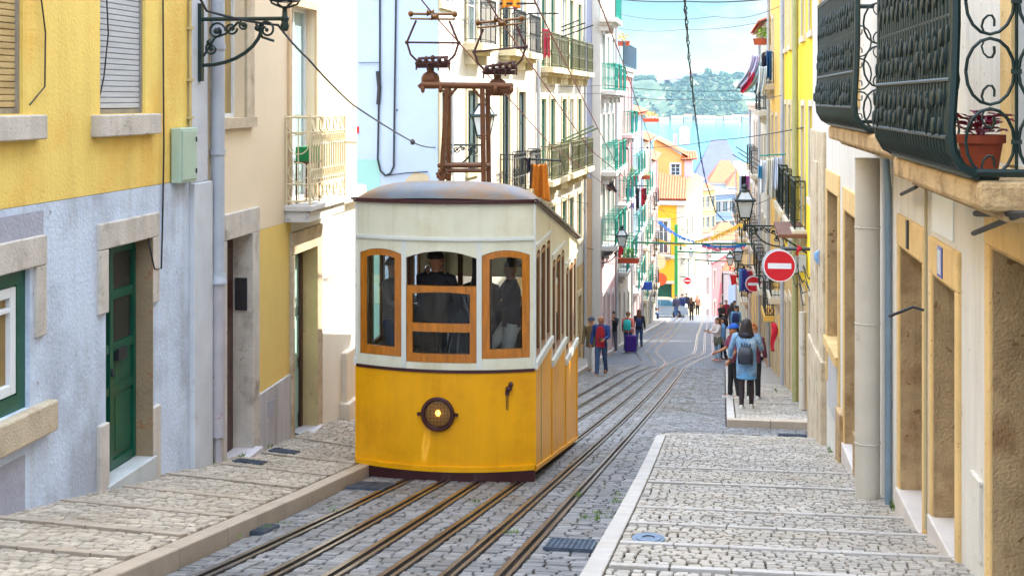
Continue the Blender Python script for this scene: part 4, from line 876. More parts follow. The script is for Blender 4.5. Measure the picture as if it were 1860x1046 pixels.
b=MB(); b.fbox(frR,16.2,16.57,-6,-4.05,-.02,.06); b.fbox(frR,17.98,18.55,-6,-4.2,-.02,.07); b.fbox(frR,16.22,16.55,-4.3,-3.3,.028,.04); b.build('stone_base',OCHRE,hC,bevel=.01)
# pipes
b=MB(); b.tube([frR(14.2,-.62,.17),frR(14.2,-4.2,.17)],.128,16)
for z in(-1.35,-2.35,-3.6): b.lathe([(.132,0),(.137,.01),(.132,.02)],16,frR(14.2,z,.17),cap=False)
b.build('drainpipe',M('cream_pipe',(206,196,180),.6,.06,3,.1,30,stain=(140,140,120),ssc=2.5,slo=.6,shi=.68,samt=.7),hC,40)
b=MB(); b.tube([frR(13.62,-.6,.06),frR(13.6,-.9,.04),frR(13.6,-4.1,.04)],.035,10); b.build('conduit',M('blue_grey_pipe',(130,150,166),.35,.1,4,0,20,.4),hC,40)
b=MB(); b.tube([frR(11.44,-.4,.03),frR(11.44,-3.6,.035)],.014,6); b.build('wall_cable',M('tan_cable',(190,172,130),.6,.1,5),hC)
b=MB(); b.fbox(frR,10.35,11.25,-1.08,-.55,.0,.012); b.build('white_board',WHITE,hC)
b=MB(); b.fbox(frR,9.35,9.62,-3.15,-2.62,.0,.02); b.fbox(frR,9.33,9.64,-2.62,-2.6,.0,.03); b.build('gas_hatch',WC,hC)
t=thing('number_tile','small white house number tile with a blue border over a doorway','number tile',frR(10.75,-1.36,.03))
b=MB(); b.fbox(frR,10.66,10.86,-1.40,-1.16,.031,.04); b.build('tile',M('tile_blue',(60,84,170),.25,.1,5),t); b=MB(); b.fbox(frR,10.69,10.83,-1.375,-1.185,.0405,.043); b.build('tile_face',M('tile_white',(200,208,226),.25,.2,30),t)
tag(MB().fbox(frR,12.35,12.45,-1.36,-1.1,.031,.045).build('door_plaque',IRON),'narrow dark plaque on the stone lintel beside the grey conduit','plaque')
t=thing('mailbox','white metal letter boxes fixed inside a stone doorway','mailbox',frR(12.95,-2,-.3))
b=MB(); b.fbox(frR,12.90,12.979,-1.95,-1.5,-.43,-.2); b.build('box',WHITE,t,bevel=.005)
b=MB()
for j in range(5): b.fbox(frR,12.892,12.899,-1.58-.02*j,-1.57-.02*j,-.4,-.23)
b.fbox(frR,12.892,12.899,-1.73,-1.725,-.42,-.21); b.build('slots',GREYW,t)
tag(MB().tube([frR(11.5,-1.78,.02),frR(11.55,-1.76,.12),frR(11.66,-1.86,.3)],.013,6).build('iron_hook',BLACK),'black iron hook sticking out beside the doorway with letter boxes','hook')
t=thing('alarm_lamp','small pale blue wall lamp on the corner stone above the alley','wall lamp',frR(21.2,-2.5,.07))
b=MB(); b.loft([[frR(21.2+.07*math.cos(a),-2.58+dz,.07+r_*abs(math.sin(a))) for a in [k*math.pi/8 for k in range(9)]] for dz,r_ in((0,.02),(.06,.06),(.16,.065),(.2,.02))]); b.build('shade',M('pale_blue_plastic',(120,160,200),.35,.1,4),t,50)
b=MB(); b.fbox(frR,21.12,21.28,-2.6,-2.36,.052,.069); b.build('back_plate',PVC,t)
# bellied balconies
def belly(fr,par,u0,u1,v,h=1.3,near_scroll=True):
    s=MB(); s.fbox(fr,u0-.12-(1.15 if u0>10 else 0),u1+.1,v-.15,v,.0,.50); s.fbox(fr,u0-.05-(1.15 if u0>10 else 0),u1+.05,v-.21,v-.151,.0,.38); o=s.build('balcony',M('balcony_slab',(196,164,118),.85,.2,3,.7,40,stain=(120,88,52),ssc=2.2,slo=.5,shi=.64,samt=.8),par,bevel=.03)
    r=MB(); prof=[(.50,.03),(.57,.07),(.615,.15),(.625,.26),(.61,.5),(.60,.8),(.60,h)]
    n=int((u1-u0)/.1)
    for i in range(n+1):
        u=u0+(u1-u0)*i/n; e=i in(0,n)
        r.tube([fr(u,v+z,w) for w,z in prof],.026 if e else .017,6)
        if not e:
            for z,w in((.30,.655),(.40,.64),(.62,.625),(.74,.615),(.98,.61),(1.08,.61)):
                k=.028 if (i+int(z*10))%2 else -.028; r.ell(fr(u+k,v+z+random.uniform(-.03,.03),w+.012),.013,.016,.05,6,5)
    for w,z,rr in((.50,.03,.03),(.64,.22,.012),(.625,.52,.012),(.60,.86,.012),(.60,h,.03)): r.tube([fr(u0,v+z,w),fr(u1,v+z,w)],rr,6)
    for u in(u0,u1):
        r.tube([fr(u,v+.04,.02),fr(u,v+.04,.5)],.022,6); r.tube([fr(u,v+h,.02),fr(u,v+h,.6)],.025,6)
        for wc in(.17,.43):
            for z0 in(.2,.56,.92):
                r.tube([fr(u,v+z0+.17*math.sin(k*math.pi/8),wc+.12*math.cos(k*math.pi/8)) for k in range(17)],.009,5,False)
                for sg in(-1,1): r.tube([fr(u,v+z0+.17*sg-sg*.05*(1-math.cos(k*.7)),wc-.0+.05*math.sin(k*.7)*(1-k/12)) for k in range(8)],.007,4,False)
        r.tube([fr(u,v+.04,.3),fr(u,v+h,.3)],.009,5)
        for z0 in(.2,.56,.92): r.cbox(fr(u,v+z0,.30),.025,.012,.012)
    for u in(u0+.1,(u0+u1)/2,u1-.1): r.ell(fr(u,v+.01,.42),.06,.06,.04,8,6); 
    r.build('railing',GREEN,o,50)
belly(frR,hC,7.05,9.9,-.42); belly(frR,hC,11.35,14.85,-.29)
b=MB(); b.tube([atX(1768,424,1.62),atX(1850,391,1.56)],.016,6); b.tube([atX(1772,388,1.55),atX(1885,389,1.55)],.018,6); b.tube([atX(1850,391,1.56),atX(1850,388,1.9)],.014,6); b.tube([atX(1637,353,1.80),atX(1664,340,1.74)],.016,6); b.build('iron_bracket',BLACK,hC)
def pot(mb,c,r,h): mb.lathe([(r*.68,0),(r*.92,h*.8),(r*1.05,h*.8),(r*1.05,h),(r*.9,h),(r*.85,h*.9),(0,h*.88)],20,c)
def plant(mb,c,r,h,n,leaf,droop=.5,seed=1):
    rnd=random.Random(seed); c=Vector(c)
    for i in range(n):
        a=rnd.uniform(0,6.283); t=rnd.uniform(.2,1); d=Vector((math.cos(a),math.sin(a),0)); L_=leaf*rnd.uniform(.6,1.2)
        p=c+d*r*t*rnd.uniform(.3,.9)+Vector((0,0,h*rnd.uniform(.15,1)*(1-.3*t))); q=p+d*L_+Vector((0,0,L_*rnd.uniform(-droop,.5))); m=(p+q)/2+Vector((0,0,L_*.15)); sd=d.cross(Vector((0,0,1)))*L_*.3
        mb.add([p,m-sd,q,m+sd],((0,1,2),(0,2,3)))
def potted(label,c,r,h,pm,lm,ph,n,leaf,seed,group='flower pots on the balconies'):
    t=thing('potted_plant',label,'potted plant',c,group); b=MB(); pot(b,c,r,h); b.build('pot',pm,t,50); b=MB(); plant(b,Vector(c)+Vector((0,0,h*.9)),r*1.3,ph,n,leaf,.5,seed)
    for k in range(5): b.tube([Vector(c)+Vector((0,0,h*.85)),Vector(c)+Vector((r*.5*math.cos(k*1.3),r*.5*math.sin(k*1.3),h+ph*.6))],.004,4)
    b.build('leaves',lm,t,recalc=False); return t
potted('terracotta pot with a dark red leafy plant on the nearest green balcony',tuple(frR(7.5,-.42,.385)),.125,.225,M('clay_pot',(150,62,30),.7,.15,4,.15,40),M('dark_red_leaf',(124,26,50),.5,.4,12,0),.17,70,.085,3)
# ================================================================ rows of houses further down the street
def fu(fr,px):                                   # distance along a facade that is seen at a photo column
    r=ray(px,HY); n=fr.n; t=n.dot(fr.p0)/n.dot(r); return (r*t-fr.p0).dot(fr.u)
def fz(fr,px,py):
    r=ray(px,py); t=fr.n.dot(fr.p0)/fr.n.dot(Vector((r.x,r.y,0))); return r.z*t
def tiles(mb,a,b,c,d,n,rows=8,amp=.06):          # corrugated tile field, eave a-b, ridge d-c
    a,b,c,d=[Vector(p) for p in(a,b,c,d)]; nn=(b-a).cross(d-a).normalized()
    if nn.z<0: nn=-nn
    K=n*6
    def P(u,v):
        e=a+(b-a)*u; r=d+(c-d)*u; return e+(r-e)*v+nn*(amp*abs(math.sin(math.pi*u*n))+.02*((v*rows)%1))
    mb.grid(P,K,rows); mb.quad(a-nn*.08,b-nn*.08,c-nn*.08,d-nn*.08)
GREYP=M('far_pale_pane',(84,102,106),.3,.35,.9,0,10,spec=.35)
FRAMEG=M('green_window_frame',(34,110,84),.4,.15,4,0)
PALE=M('pale_stone_trim',(214,200,176),.8,.1,3,.2)
def row_house(label,fr,zt,Dp,wm,floors,cols,zb=None,fm=None,rm=None,base=None,bz=None,sur=None,seed=0,roofk='flat',pipe=True,wh=2.15,ww=.95,group=None,end0=None,dep=.52):
    rnd=random.Random(seed); L_=fr.len; mid=fr(L_/2,0); zg=min(G(fr(0,0).y),G(fr(L_,0).y)); zb=zb if zb is not None else zg-1.2
    t=thing('town_house',label,'house',(mid.x,mid.y,zg),group); holes=[]; W=[]
    cu=[(c if c<90 else fu(fr,c)) for c in cols]
    for f in floors:
        v,kind=f[0],f[1]; us=cu if len(f)<3 else [cu[i] for i in f[2]]
        for u in us:
            u0,u1=u-ww/2,u+ww/2
            if u0<.12 or u1>L_-.12: continue
            if kind=='b': h=(u0,u1,v,v+wh)
            elif kind=='w': h=(u0,u1,v+.75,v+wh)
            elif kind=='d': h=(u0,u1,G(fr(u,0).y)+.1,G(fr(u,0).y)+2.45)
            holes.append(h); W.append((kind,u,h,v))
    bz=bz if bz is not None else zg
    b=MB(); up=[h for h in holes if h[2]>=bz-.01]; lo=[h for h in holes if h[2]<bz-.01]
    wallholes(b,fr,0,L_,bz,zt,up,.2); body(b,fr,0,L_,bz,zt,Dp); b.build('wall',wm,t,recalc=False)
    if zb<bz:
        b=MB(); wallholes(b,fr,0,L_,zb,bz-.002,lo,.2,.012); body(b,fr,0,L_,zb,bz-.002,Dp); b.build('wall_base',base or wm,t,recalc=False)
    for kind,u,h,v in W:
        if kind=='d':
            if rnd.random()<.75: door(fr,t,*h,.08,rnd.choice([M('brown_door',(0,0,0)),DGREEN,M('grey_door',(120,118,116),.5,.1,4)]))
            else: window(fr,t,*h,fm or WHITE,.05,None,.1,(2,2),GREYP)
            s=MB(); 
            for a,c,d,e in((h[0]-.14,h[0]-.001,h[2]-.4,h[3]),(h[1]+.001,h[1]+.14,h[2]-.4,h[3]),(h[0]-.14,h[1]+.14,h[3]+.001,h[3]+.2)): s.fbox(fr,a,c,d,e,-.03,.035)
            s.build('door_surround',sur or PALE,t)
        else: window(fr,t,*h,(fm or WHITE) if rnd.random()<.8 else WHITE,.035,sur or PALE,.13,(2,3),rnd.choice([GREYP,MATS['pane'],GREYP]),(sur or PALE) if kind=='w' else None,'window',.085)
        if kind=='b' and rm: balcony(fr,t,u-ww/2-.32,u+ww/2+.32,v-.04,dep,1.05,rm,sur or PALE,.1 if fr(u,0).y<60 else .16,fr(u,0).y<52)
    b=MB()
    if roofk=='flat':
        b.fbox(fr,-.02,L_+.02,zt-.25,zt-.02,.0,.16); b.fbox(fr,-.02,L_+.02,zt-.02,zt+.14,-.3,.26); b.build('cornice',sur or PALE,t,bevel=.02)
    elif roofk=='tile':
        b.fbox(fr,-.02,L_+.02,zt-.2,zt-.01,.0,.2); b.build('cornice',sur or PALE,t)
        b=MB(); tiles(b,fr(-.1,zt,.42),fr(L_+.1,zt,.42),fr(L_+.1,zt+Dp*.2,-Dp/2),fr(-.1,zt+Dp*.2,-Dp/2),int(L_/.28)); b.build('roof',RTILE,t,recalc=False)
    if pipe:
        b=MB(); b.tube([fr(L_-.15,zt,.08),fr(L_-.15,zg,.08)],.055,8); b.build('drainpipe',PVC,t,40)
    return t
LG='houses along the left side of the street'; RG='houses along the right side of the street'
W1=M('warm_white_plaster',(212,204,190),.85,.05,1.1,.12,40,stain=(206,190,160),ssc=.6,slo=.55,shi=.8,samt=.5)  # warm white plaster shared by several houses
W2=M('ivory_plaster',(212,206,188),.85,.05,1.1,.12,40,stain=(200,186,150),ssc=.6,slo=.55,shi=.8,samt=.5)
W3=M('lilac_white_plaster',(196,198,220),.85,.04,1.1,.1,40)
PINK=M('pink_plaster',(222,150,138),.85,.05,1.1,.1,40,stain=(222,150,140),ssc=.7)
PINK2=M('pale_pink_plaster',(226,188,188),.85,.05,1.1,.1,40)
SKYB=M('sky_blue_plaster',(166,192,222),.85,.05,1.1,.1,40)
BASEY=M('ochre_base_stone',(206,172,118),.85,.14,2,.3,40,stain=(160,116,66),ssc=1.5,streak=.25)
F1=Fr((-5.5,27.6),(-4.87,39.5),1)
h1=row_house('white corner house with iron balconies and a bare end wall carrying looped cables',F1,5.5,9,W1,[(1.32,'b',(1,2,3)),(1.3,'w',(0,)),(-2.45,'w',(0,1)),(-2.45,'b',(2,3)),(-5.6,'d')],[811,857,918,947],dep=.4,fm=GREEN,rm=IRON,base=BASEY,bz=-5.0,sur=M('straw_trim',(214,198,160),.8,.1,3,.2),seed=2,wh=2.65,ww=1.05)
# end wall of the corner house facing the camera: paint and cables
fE=Fr((-16,27.58),(-5.5,27.58),1); EL=fE.len
b=MB(); b.fbox(fE,EL-9,EL-.02,-8,5.4,-.01,.015); b.build('end_wall',M('bluish_white_plaster',(176,194,220),.85,.05,.9,.2,30,stain=(160,174,194),ssc=.6,slo=.5,shi=.75,samt=.5),h1)
b=MB(); b.fbox(fE,EL-9,fu(fE,691),-8,fz(fE,670,290),.0,.02); b.build('teal_paint_patch',M('faded_teal_plaster',(150,196,190),.85,.08,1,.2,30),h1)
b=MB(); q=lambda px,py,w=.05:fE(fu(fE,px),fz(fE,px,py),w)
b.tube([q(691,-60),q(691,150),q(689,190),q(687,290),q(692,310),q(701,319),q(710,315),q(716,302),q(718,150),q(721,-60)],.022,6)
b.tube([q(687,130),q(690,160),q(688,190)],.05,6); b.tube([q(701,319),q(740,314),q(778,312)],.012,5); b.tube([q(652,115),q(690,114)],.01,4); b.tube([q(640,-20),q(690,-60)],.01,4)
b.build('wall_cable',BLACK,h1)
b=MB(); b.tube([q(824,-60,.06),q(824,340,.06)],.02,6); b.build('conduit',PVC,h1)
b=MB(); b.prism([q(735,345,.016),q(738,325,.016),q(755,312,.016),q(778,318,.016),q(784,345,.016)],(0,-.012,0)); b.build('bare_patch',M('bare_render_patch',(196,180,150),.9,.15,3,.3),h1)
t=tag(MB().fbox(fE,fu(fE,647),fu(fE,652.5),fz(fE,650,242),fz(fE,650,230),.015,.03).build('small_sign',M('sign_red',(206,24,36),.35,.05,5,0)),'tiny red sign on the bluish end wall','sign')
F2=Fr((-4.85,39.55),(-4.33,49.4),1)
row_house('ivory house with rusty and teal balconies and drying poles, behind the pantograph',F2,5.8,9,W2,[(1.0,'b'),(-2.45,'b'),(-5.9,'w'),(-8.3,'d',(0,2,4))],[986,1003,1024,1037,1052],dep=.4,wh=2.45,fm=FRAMEG,rm=M('olive_rust_iron',(104,104,74),.6,.25,6,.1),base=BASEY,bz=-6.1,seed=5,ww=.9,sur=M('straw_trim',(0,0,0)))
F3=Fr((-3.75,50),(-3.66,57.3),1)
h3=row_house('tall lilac white house jutting into the street, with teal balconies',F3,5.0,8,W1,[(.35,'b'),(-2.75,'b'),(-5.6,'b'),(-8.9,'d')],[1.3,3.6,5.9],fm=TEAL,rm=TEAL,base=PINK2,bz=-6.0,seed=8,sur=M('white_trim',(208,202,196),.8,.05,3,.1))
fS=Fr((-6.2,49.98),(-3.75,49.98),1); b=MB(); b.fbox(fS,0,2.43,-3.0,4.9,0,.02); b.build('end_wall',W3,h3)
b=MB(); b.fbox(fS,0,2.43,-10.5,-3.02,0,.05)
for k in range(14): b.fbox(fS,.0,2.43,-10.4+k*.53,-10.38+k*.53,.05,.058)
b.build('stone_end_base',M('peach_ashlar',(226,190,150),.85,.08,1.5,.25,40),h3)
b=MB(); b.fbox(fS,2.15,2.47,-10.5,4.9,.055,.09); b.build('corner_strip',M('white_trim',(0,0,0)),h3)
b=MB(); b.fbox(fS,.9,1.25,-7.3,-6.2,.06,.12); b.build('white_box',WHITE,h3)
balcony(F3,h3,-.4,2.6,3.05,.6,1.05,TEAL,M('white_trim',(0,0,0)),.12,False)
F4=Fr((-3.62,57.4),(-3.45,66.3),1)
h4=row_house('pink and white house with a railed roof terrace',F4,1.3,8,PINK,[(-1.6,'b',(1,2)),(-4.6,'b'),(-7.6,'b'),(-11.4,'d')],[1.6,4.4,7.2],dep=.4,fm=TEAL,rm=TEAL,base=W1,bz=-5.0,seed=11,sur=M('white_trim',(0,0,0)))
b=MB(); railing(b,[F4(.1,0,-3),F4(.1,0,.3),F4(8.7,0,.3)],1.45,2.5,.16,.012,False); b.build('terrace_railing',M('slate_blue_iron',(70,96,110),.5,.1,5),h4)
F5=Fr((-3.42,66.5),(-3.36,75.8),1)
row_house('pale blue house with an orange tiled eave and iron balconies',F5,-.7,8,SKYB,[(-3.9,'b'),(-6.9,'b'),(-9.8,'b'),(-12.7,'d')],[1.6,4.6,7.6],dep=.3,fm=WHITE,rm=TEAL,base=PINK2,bz=-8.0,seed=13,roofk='tile',sur=M('white_trim',(0,0,0)))
F6=Fr((-3.33,76),(-3.26,86),1)
row_house('white house with planted balconies, second from the lower end of the left row',F6,-2.4,8,W1,[(-5.6,'b'),(-8.6,'b'),(-11.6,'b'),(-14.0,'d')],[1.6,5,8.2],dep=.28,fm=TEAL,rm=TEAL,base=W2,bz=-9.5,seed=17,roofk='tile')
F7=Fr((-3.24,86.2),(-3.2,97),1)
row_house('last house of the left row, pale pink above the parked car',F7,-4.0,8,PINK2,[(-7.4,'b'),(-10.5,'b'),(-13.2,'b'),(-15.8,'d')],[1.8,5.2,8.8],dep=.25,fm=WHITE,rm=IRON,base=W1,bz=-11,seed=19,roofk='tile')
# right row
YB=M('bright_yellow_plaster',(250,214,40),.85,.05,1.1,.15,40,stain=(228,180,40),ssc=.7,slo=.55,shi=.8,samt=.5)
OY=M('orange_yellow_plaster',(240,190,90),.85,.06,1.1,.15,40,stain=(210,150,70),ssc=.7)
DR1=Fr((2.2,26),(2.3,37),-1)
h5=row_house('bright yellow house with long dark green balconies over a stone ground floor',DR1,5.2,8,YB,[(.6,'w'),(-2.75,'w',(0,)),(-2.75,'b',(1,2,3,4)),(-6.9,'d')],[1.0,3.3,5.6,8.2,10.2],dep=.24,fm=GREEN,rm=GREEN,base=BASEY,bz=-4.0,seed=21,wh=2.6)
b=MB(); b.fbox(DR1,0,.35,-3.9,5,.0,.03); b.build('corner_strip',M('white_trim',(0,0,0)),h5)
b=MB(); b.fbox(DR1,-.02,.7,-7.5,-3.9,-.3,.06); b.build('corner_quoin',LIME,h5,bevel=.02)
b=MB(); b.tube([DR1(4.4,5,.12),DR1(4.4,-6.9,.12)],.07,10); b.build('drainpipe',M('olive_pipe',(160,160,110),.5,.1,4),h5,40)
b=MB(); b.tube([DR1(1.9,-4.4,.12),DR1(1.9,-6.4,.12)],.075,10); b.build('drainpipe',M('cream_pipe',(0,0,0)),h5,40)
DR2=Fr((2.32,37.1),(2.42,46.8),-1)
row_house('orange yellow house with an upper balcony hung with washing',DR2,4.2,8,OY,[(.5,'b',(2,)),(-2.7,'w'),(-5.6,'b',(0,)),(-5.6,'w',(1,)),(-8.6,'d')],[1.8,4.8,7.6],dep=.34,fm=IRON,rm=IRON,base=BASEY,bz=-7.2,seed=23,group=None)
h6=row_house('pale stone house with a brick chimney and tiled eave on the right row',Fr((2.45,47),(2.5,55.8),-1),2.7,8,W2,[(-.4,'b',(0,1)),(-3.6,'w'),(-6.8,'b'),(-10.0,'d')],[1.8,4.6,7.2],dep=.34,fm=IRON,rm=IRON,base=BASEY,bz=-8,seed=27,roofk='tile')
b=MB(); b.box(2.75,3.45,47.2,48.2,2.4,7.0)
for k in range(30): b.box(2.735,3.465,47.185,48.215,2.6+k*.145,2.62+k*.145)
b.build('chimney',M('brick',(176,128,104),.85,.2,3,.3,island=.1),h6)
row_house('pale house with a high railed window in the lower right row',Fr((2.52,56),(2.6,69.3),-1),-.3,8,W1,[(-3.2,'b',(0,1,2)),(-6.4,'b'),(-9.2,'w'),(-12.2,'d')],[1.8,4.8,8,11.5],dep=.34,fm=IRON,rm=IRON,base=OY,bz=-6.8,seed=29)
row_house('low yellow house at the lower end of the right row',Fr((2.6,72),(2.6,96),-1),-4.6,8,OY,[(-8,'b'),(-11,'b'),(-14.4,'d')],[2,6,10,14,18,22],dep=.34,fm=IRON,rm=IRON,base=W2,bz=-11.6,seed=31)
# --- the orange house closing the street and the taller one behind it
ORG=M('orange_plaster',(248,178,40),.85,.05,1,.1,40); APR=M('apricot_plaster',(238,176,100),.85,.05,1,.1,40)
p0=atY(1188,HY,110); p1=atY(1244,HY,110); FO=Fr((p0.x,110),(p1.x,110),1); OL=FO.len
ho=thing('town_house','orange house closing the street, with stone corner, green door and tiled roof','house',((p0.x+p1.x)/2,110,G(110)))
Z=lambda px,py,fr=FO:fz(fr,px,py); U=lambda px,fr=FO:fu(fr,px)
b=MB(); wallholes(b,FO,0,OL,-20,Z(1210,372),[(U(1197),U(1213),Z(1205,460),Z(1205,402)),(U(1193),U(1220),-19,Z(1205,515))],.3); b.quad(FO(0,-20,0),FO(0,-9,0),FO(0,-9,-8),FO(0,-20,-8)); b.build('wall',ORG,ho,recalc=False)
window(FO,ho,U(1197),U(1213),Z(1205,460),Z(1205,402),WHITE,.15,PALE,.25,(2,3)); door(FO,ho,U(1193),U(1220),-19,Z(1205,515),.3,DGREEN)
balcony(FO,ho,U(1192),U(1218),Z(1205,461),.6,1.1,IRON,PALE,.15,False)
b=MB(); b.fbox(FO,U(1229),OL,-20,Z(1235,372),.0,.06); b.fbox(FO,0,OL,Z(1210,470),Z(1210,463),.0,.09); b.fbox(FO,U(1193)-.2,U(1220)+.2,Z(1205,515),Z(1205,510),.0,.07); b.build('stone_trim',PALE,ho)
b=MB(); b.fbox(FO,-.1,OL+.1,Z(1210,372),Z(1210,364),-.1,.3); b.build('cornice',M('white_trim',(0,0,0)),ho)
p2=atY(1276,HY,119); FX=Fr((p1.x,110),(p2.x,119),1)
b=MB(); zt_=Z(1244,365); zt2=fz(FX,1273,328)
b.quad(FX(0,-20),FX(FX.len,-22),FX(FX.len,zt2),FX(0,zt_)); 
for px in(1253,1264): b.fbox(FX,fu(FX,px)-.5,fu(FX,px)+.5,fz(FX,px,520),fz(FX,px,440),.0,.05) if 0 else None
b.build('side_wall',M('pale_cream_plaster',(214,194,156),.85,.04,1,.1,40),ho,recalc=False)
b=MB()
for px,y0,y1 in((1249,395,425),(1258,390,420),(1250,470,505),(1262,465,500)): b.fbox(FX,fu(FX,px)-.12,fu(FX,px)+.12,fz(FX,px,y1),fz(FX,px,y0),.0,.05)
b.build('window',GREYP,ho)
b=MB(); e0=FO(-.2,zt_+.15,.4); e1=FO(OL+.15,zt_+.15,.4); tiles(b,e0,e1,Vector((p1.x+.2,114.5,Z(1205,330))),Vector((p0.x-.2,114.5,Z(1205,318))),13,7,.09)
b.build('roof',RTILE,ho,recalc=False)
b=MB(); tiles(b,e1,Vector((p2.x+.2,119.3,zt2+.1)),Vector((p1.x+.4,118,zt2+.8)),Vector((p1.x+.2,114.5,Z(1205,330))),9,7,.06); b.build('roof',M('roof_tile_pale',(206,128,80),.8,.15,3,.2),ho,recalc=False)
q0=atY(1187,HY,116); q1=atY(1245,HY,116); FT=Fr((q0.x,116),(q1.x,116),1)
ht=thing('town_house','taller apricot house with a pink chimney and a small white window','house',((q0.x+q1.x)/2,116,G(116)))
TL=FT.len; zl,zr_=fz(FT,1190,255),fz(FT,1245,285)
b=MB(); w0,w1_,a0,a1=fu(FT,1219),fu(FT,1235),fz(FT,1227,319),fz(FT,1227,298)
wallholes(b,FT,0,TL,-19,zr_-.3,[(w0,w1_,a0,a1)],.2); b.add([FT(0,zr_-.3),FT(TL,zr_-.3),FT(TL,zr_),FT(.3,zl),FT(0,zl)],[(0,1,2,3,4)]); b.quad(FT(TL,-19),FT(TL,zr_),FT(TL,zr_,-8),FT(TL,-19,-8)); b.build('wall',APR,ht,recalc=False)
window(FT,ht,w0,w1_,a0,a1,WHITE,.1,WHITE,.12,(2,3))
b=MB(); tiles(b,FT(TL+.3,zr_+.05,.3),FT(TL+.3,zr_+.05,-8),FT(.2,zl+.1,-8),FT(.2,zl+.1,.3),20,6,.06); b.build('roof',RTILE,ht,recalc=False)
c0=fu(FT,1243); c1=fu(FT,1258)
b=MB(); b.fbox(FT,c0,c1,-12,fz(FT,1250,289),-1.2,.35); b.build('stair_tower',PINK2,ht); b=MB(); tiles(b,FT(c0-.3,fz(FT,1250,290),.6),FT(c1+.45,fz(FT,1250,288),.6),FT(c1+.3,fz(FT,1250,276),-1.2),FT(c0-.2,fz(FT,1250,276),-1.2),6,4,.06); b.build('roof',RTILE,ht,recalc=False)
b=MB(); b.fbox(FT,fu(FT,1234),fu(FT,1252),-4,fz(FT,1243,236),-2.2,-1.3); 
b.lathe([(.45,0),(.4,.1),(.2,.25)],10,FT(fu(FT,1243),fz(FT,1243,236),-1.75)); b.fbox(FT,fu(FT,1223),fu(FT,1229),-4,fz(FT,1226,245),-2.2,-1.7); b.build('chimney',PINK2,ht)
# --- houses of the lower town
def block(label,px0,px1,y0,ytop,Dp,wm,zb=-38,nw=(3,3),roofm=None,rh=1.6,skew=0,zt=None,name='town_house',cat='house',pm=None):
    a=atY(px0,HY,y0); c=atY(px1,HY,y0+skew); fr=Fr((a.x,y0),(c.x,y0+skew),1); zt=fz(fr,(px0+px1)/2,ytop); L_=fr.len
    t=thing(name,label,cat,((a.x+c.x)/2,y0,zb)); b=MB(); holes=[]
    nc,nr=nw
    for i in range(nc):
        for j in range(nr):
            u=(i+.5)*L_/nc; v=zt-1.0-3.0*j; holes.append((u-.5,u+.5,v-1.7,v))
    wallholes(b,fr,0,L_,zb,zt,holes,.15); body(b,fr,0,L_,zb,zt,Dp); b.build('wall',wm,t,recalc=False)
    for h in holes: window(fr,t,*h,WHITE,.1,PALE if L_<14 else None,.12,(2,1),pm or GREYP,None,'window',.08)
    b=MB(); b.fbox(fr,-.1,L_+.1,zt-.02,zt+.25,-.2,.25); b.build('cornice',M('white_trim',(0,0,0)),t)
    if roofm:
        b=MB(); A_,B_,C_,D_=fr(-.2,zt+.26,.3),fr(L_+.2,zt+.26,.3),fr(L_+.2,zt+.26,-Dp),fr(-.2,zt+.26,-Dp); r0,r1=fr(L_*.35,zt+.26+rh,-Dp*.5),fr(L_*.65,zt+.26+rh,-Dp*.5)
        b.add([A_,B_,C_,D_,r0,r1],[(0,1,5,4),(1,2,5),(2,3,4,5),(3,0,4)]); b.build('roof',roofm,t,recalc=False)
    return t,fr
GREYB=M('blue_grey_plaster',(150,172,206),.85,.06,.6,.1,20,stain=(170,184,204),ssc=.3); SLATE=M('grey_roof',(92,96,124),.7,.12,.5,.1)
block('pale pink house on the left of the lower street',1262,1292,122,430,10,M('town_pink_pale',(206,156,152),.85,.08,.6,.1),-34,(2,3),RTILE,1.5,6)
block('deep pink house further down the lower street',1290,1319,128,468,10,M('town_pink_deep',(196,112,112),.85,.08,.6,.1),-34,(2,3),None,1.2,8)
block('cream house behind the pink walls of the lower street',1290,1345,150,440,10,M('town_cream',(196,180,146),.85,.08,.6,.1),-36,(4,3),RTILE,1.5)
tw,frw=block('white building with a tall arched opening at the foot of the street',1314,1362,134,496,8,M('town_white',(196,198,204),.85,.08,.6,.1),-32,(0,0),RTILE,1.3)
b=MB(); b.add([frw(frw.len*.5+.95*math.cos(a)*1.0,fz(frw,1338,530)+1.0*math.sin(a),.02) for a in [k*math.pi/12 for k in range(13)]]+[frw(frw.len*.5-.95,-27,.02),frw(frw.len*.5+.95,-27,.02)],[tuple(range(15))]); b.build('arched_window',SKYB,tw)
b=MB(); b.fbox(frw,0,.5,-28,fz(frw,1320,498),.0,.15); b.fbox(frw,frw.len-.5,frw.len,-28,fz(frw,1320,498),.0,.15); b.build('pilaster',M('white_trim',(0,0,0)),tw)
block('long blue grey apartment house with rows of windows in the lower town',1299,1385,200,352,14,GREYB,-42,(7,5),None,1,6,name='apartment_building',cat='apartment house')
block('yellow and grey house left of the long blue grey apartment house',1262,1300,195,345,12,M('dull_yellow_plaster',(226,196,130),.85,.06,.6,.1),-42,(4,5),RTILE,1.8,5,name='apartment_building',cat='apartment house')
block('house under a wide orange roof in front of the grey hipped roof',1288,1350,225,335,16,WHITEW,-44,(5,1),RTILE,3.4)
block('low house with a second orange roof at the right above the lamp',1322,1392,212,342,14,W2,-44,(5,1),RTILE,3.0)
block('large building with a grey hipped roof near the river',1258,1358,262,334,26,GREYB,-46,(6,1),SLATE,8.0,name='apartment_building',cat='apartment house')
block('white riverside shed right of the grey hipped roof',1350,1420,280,325,20,WHITEW,-46,(4,1),RTILE,2.5)
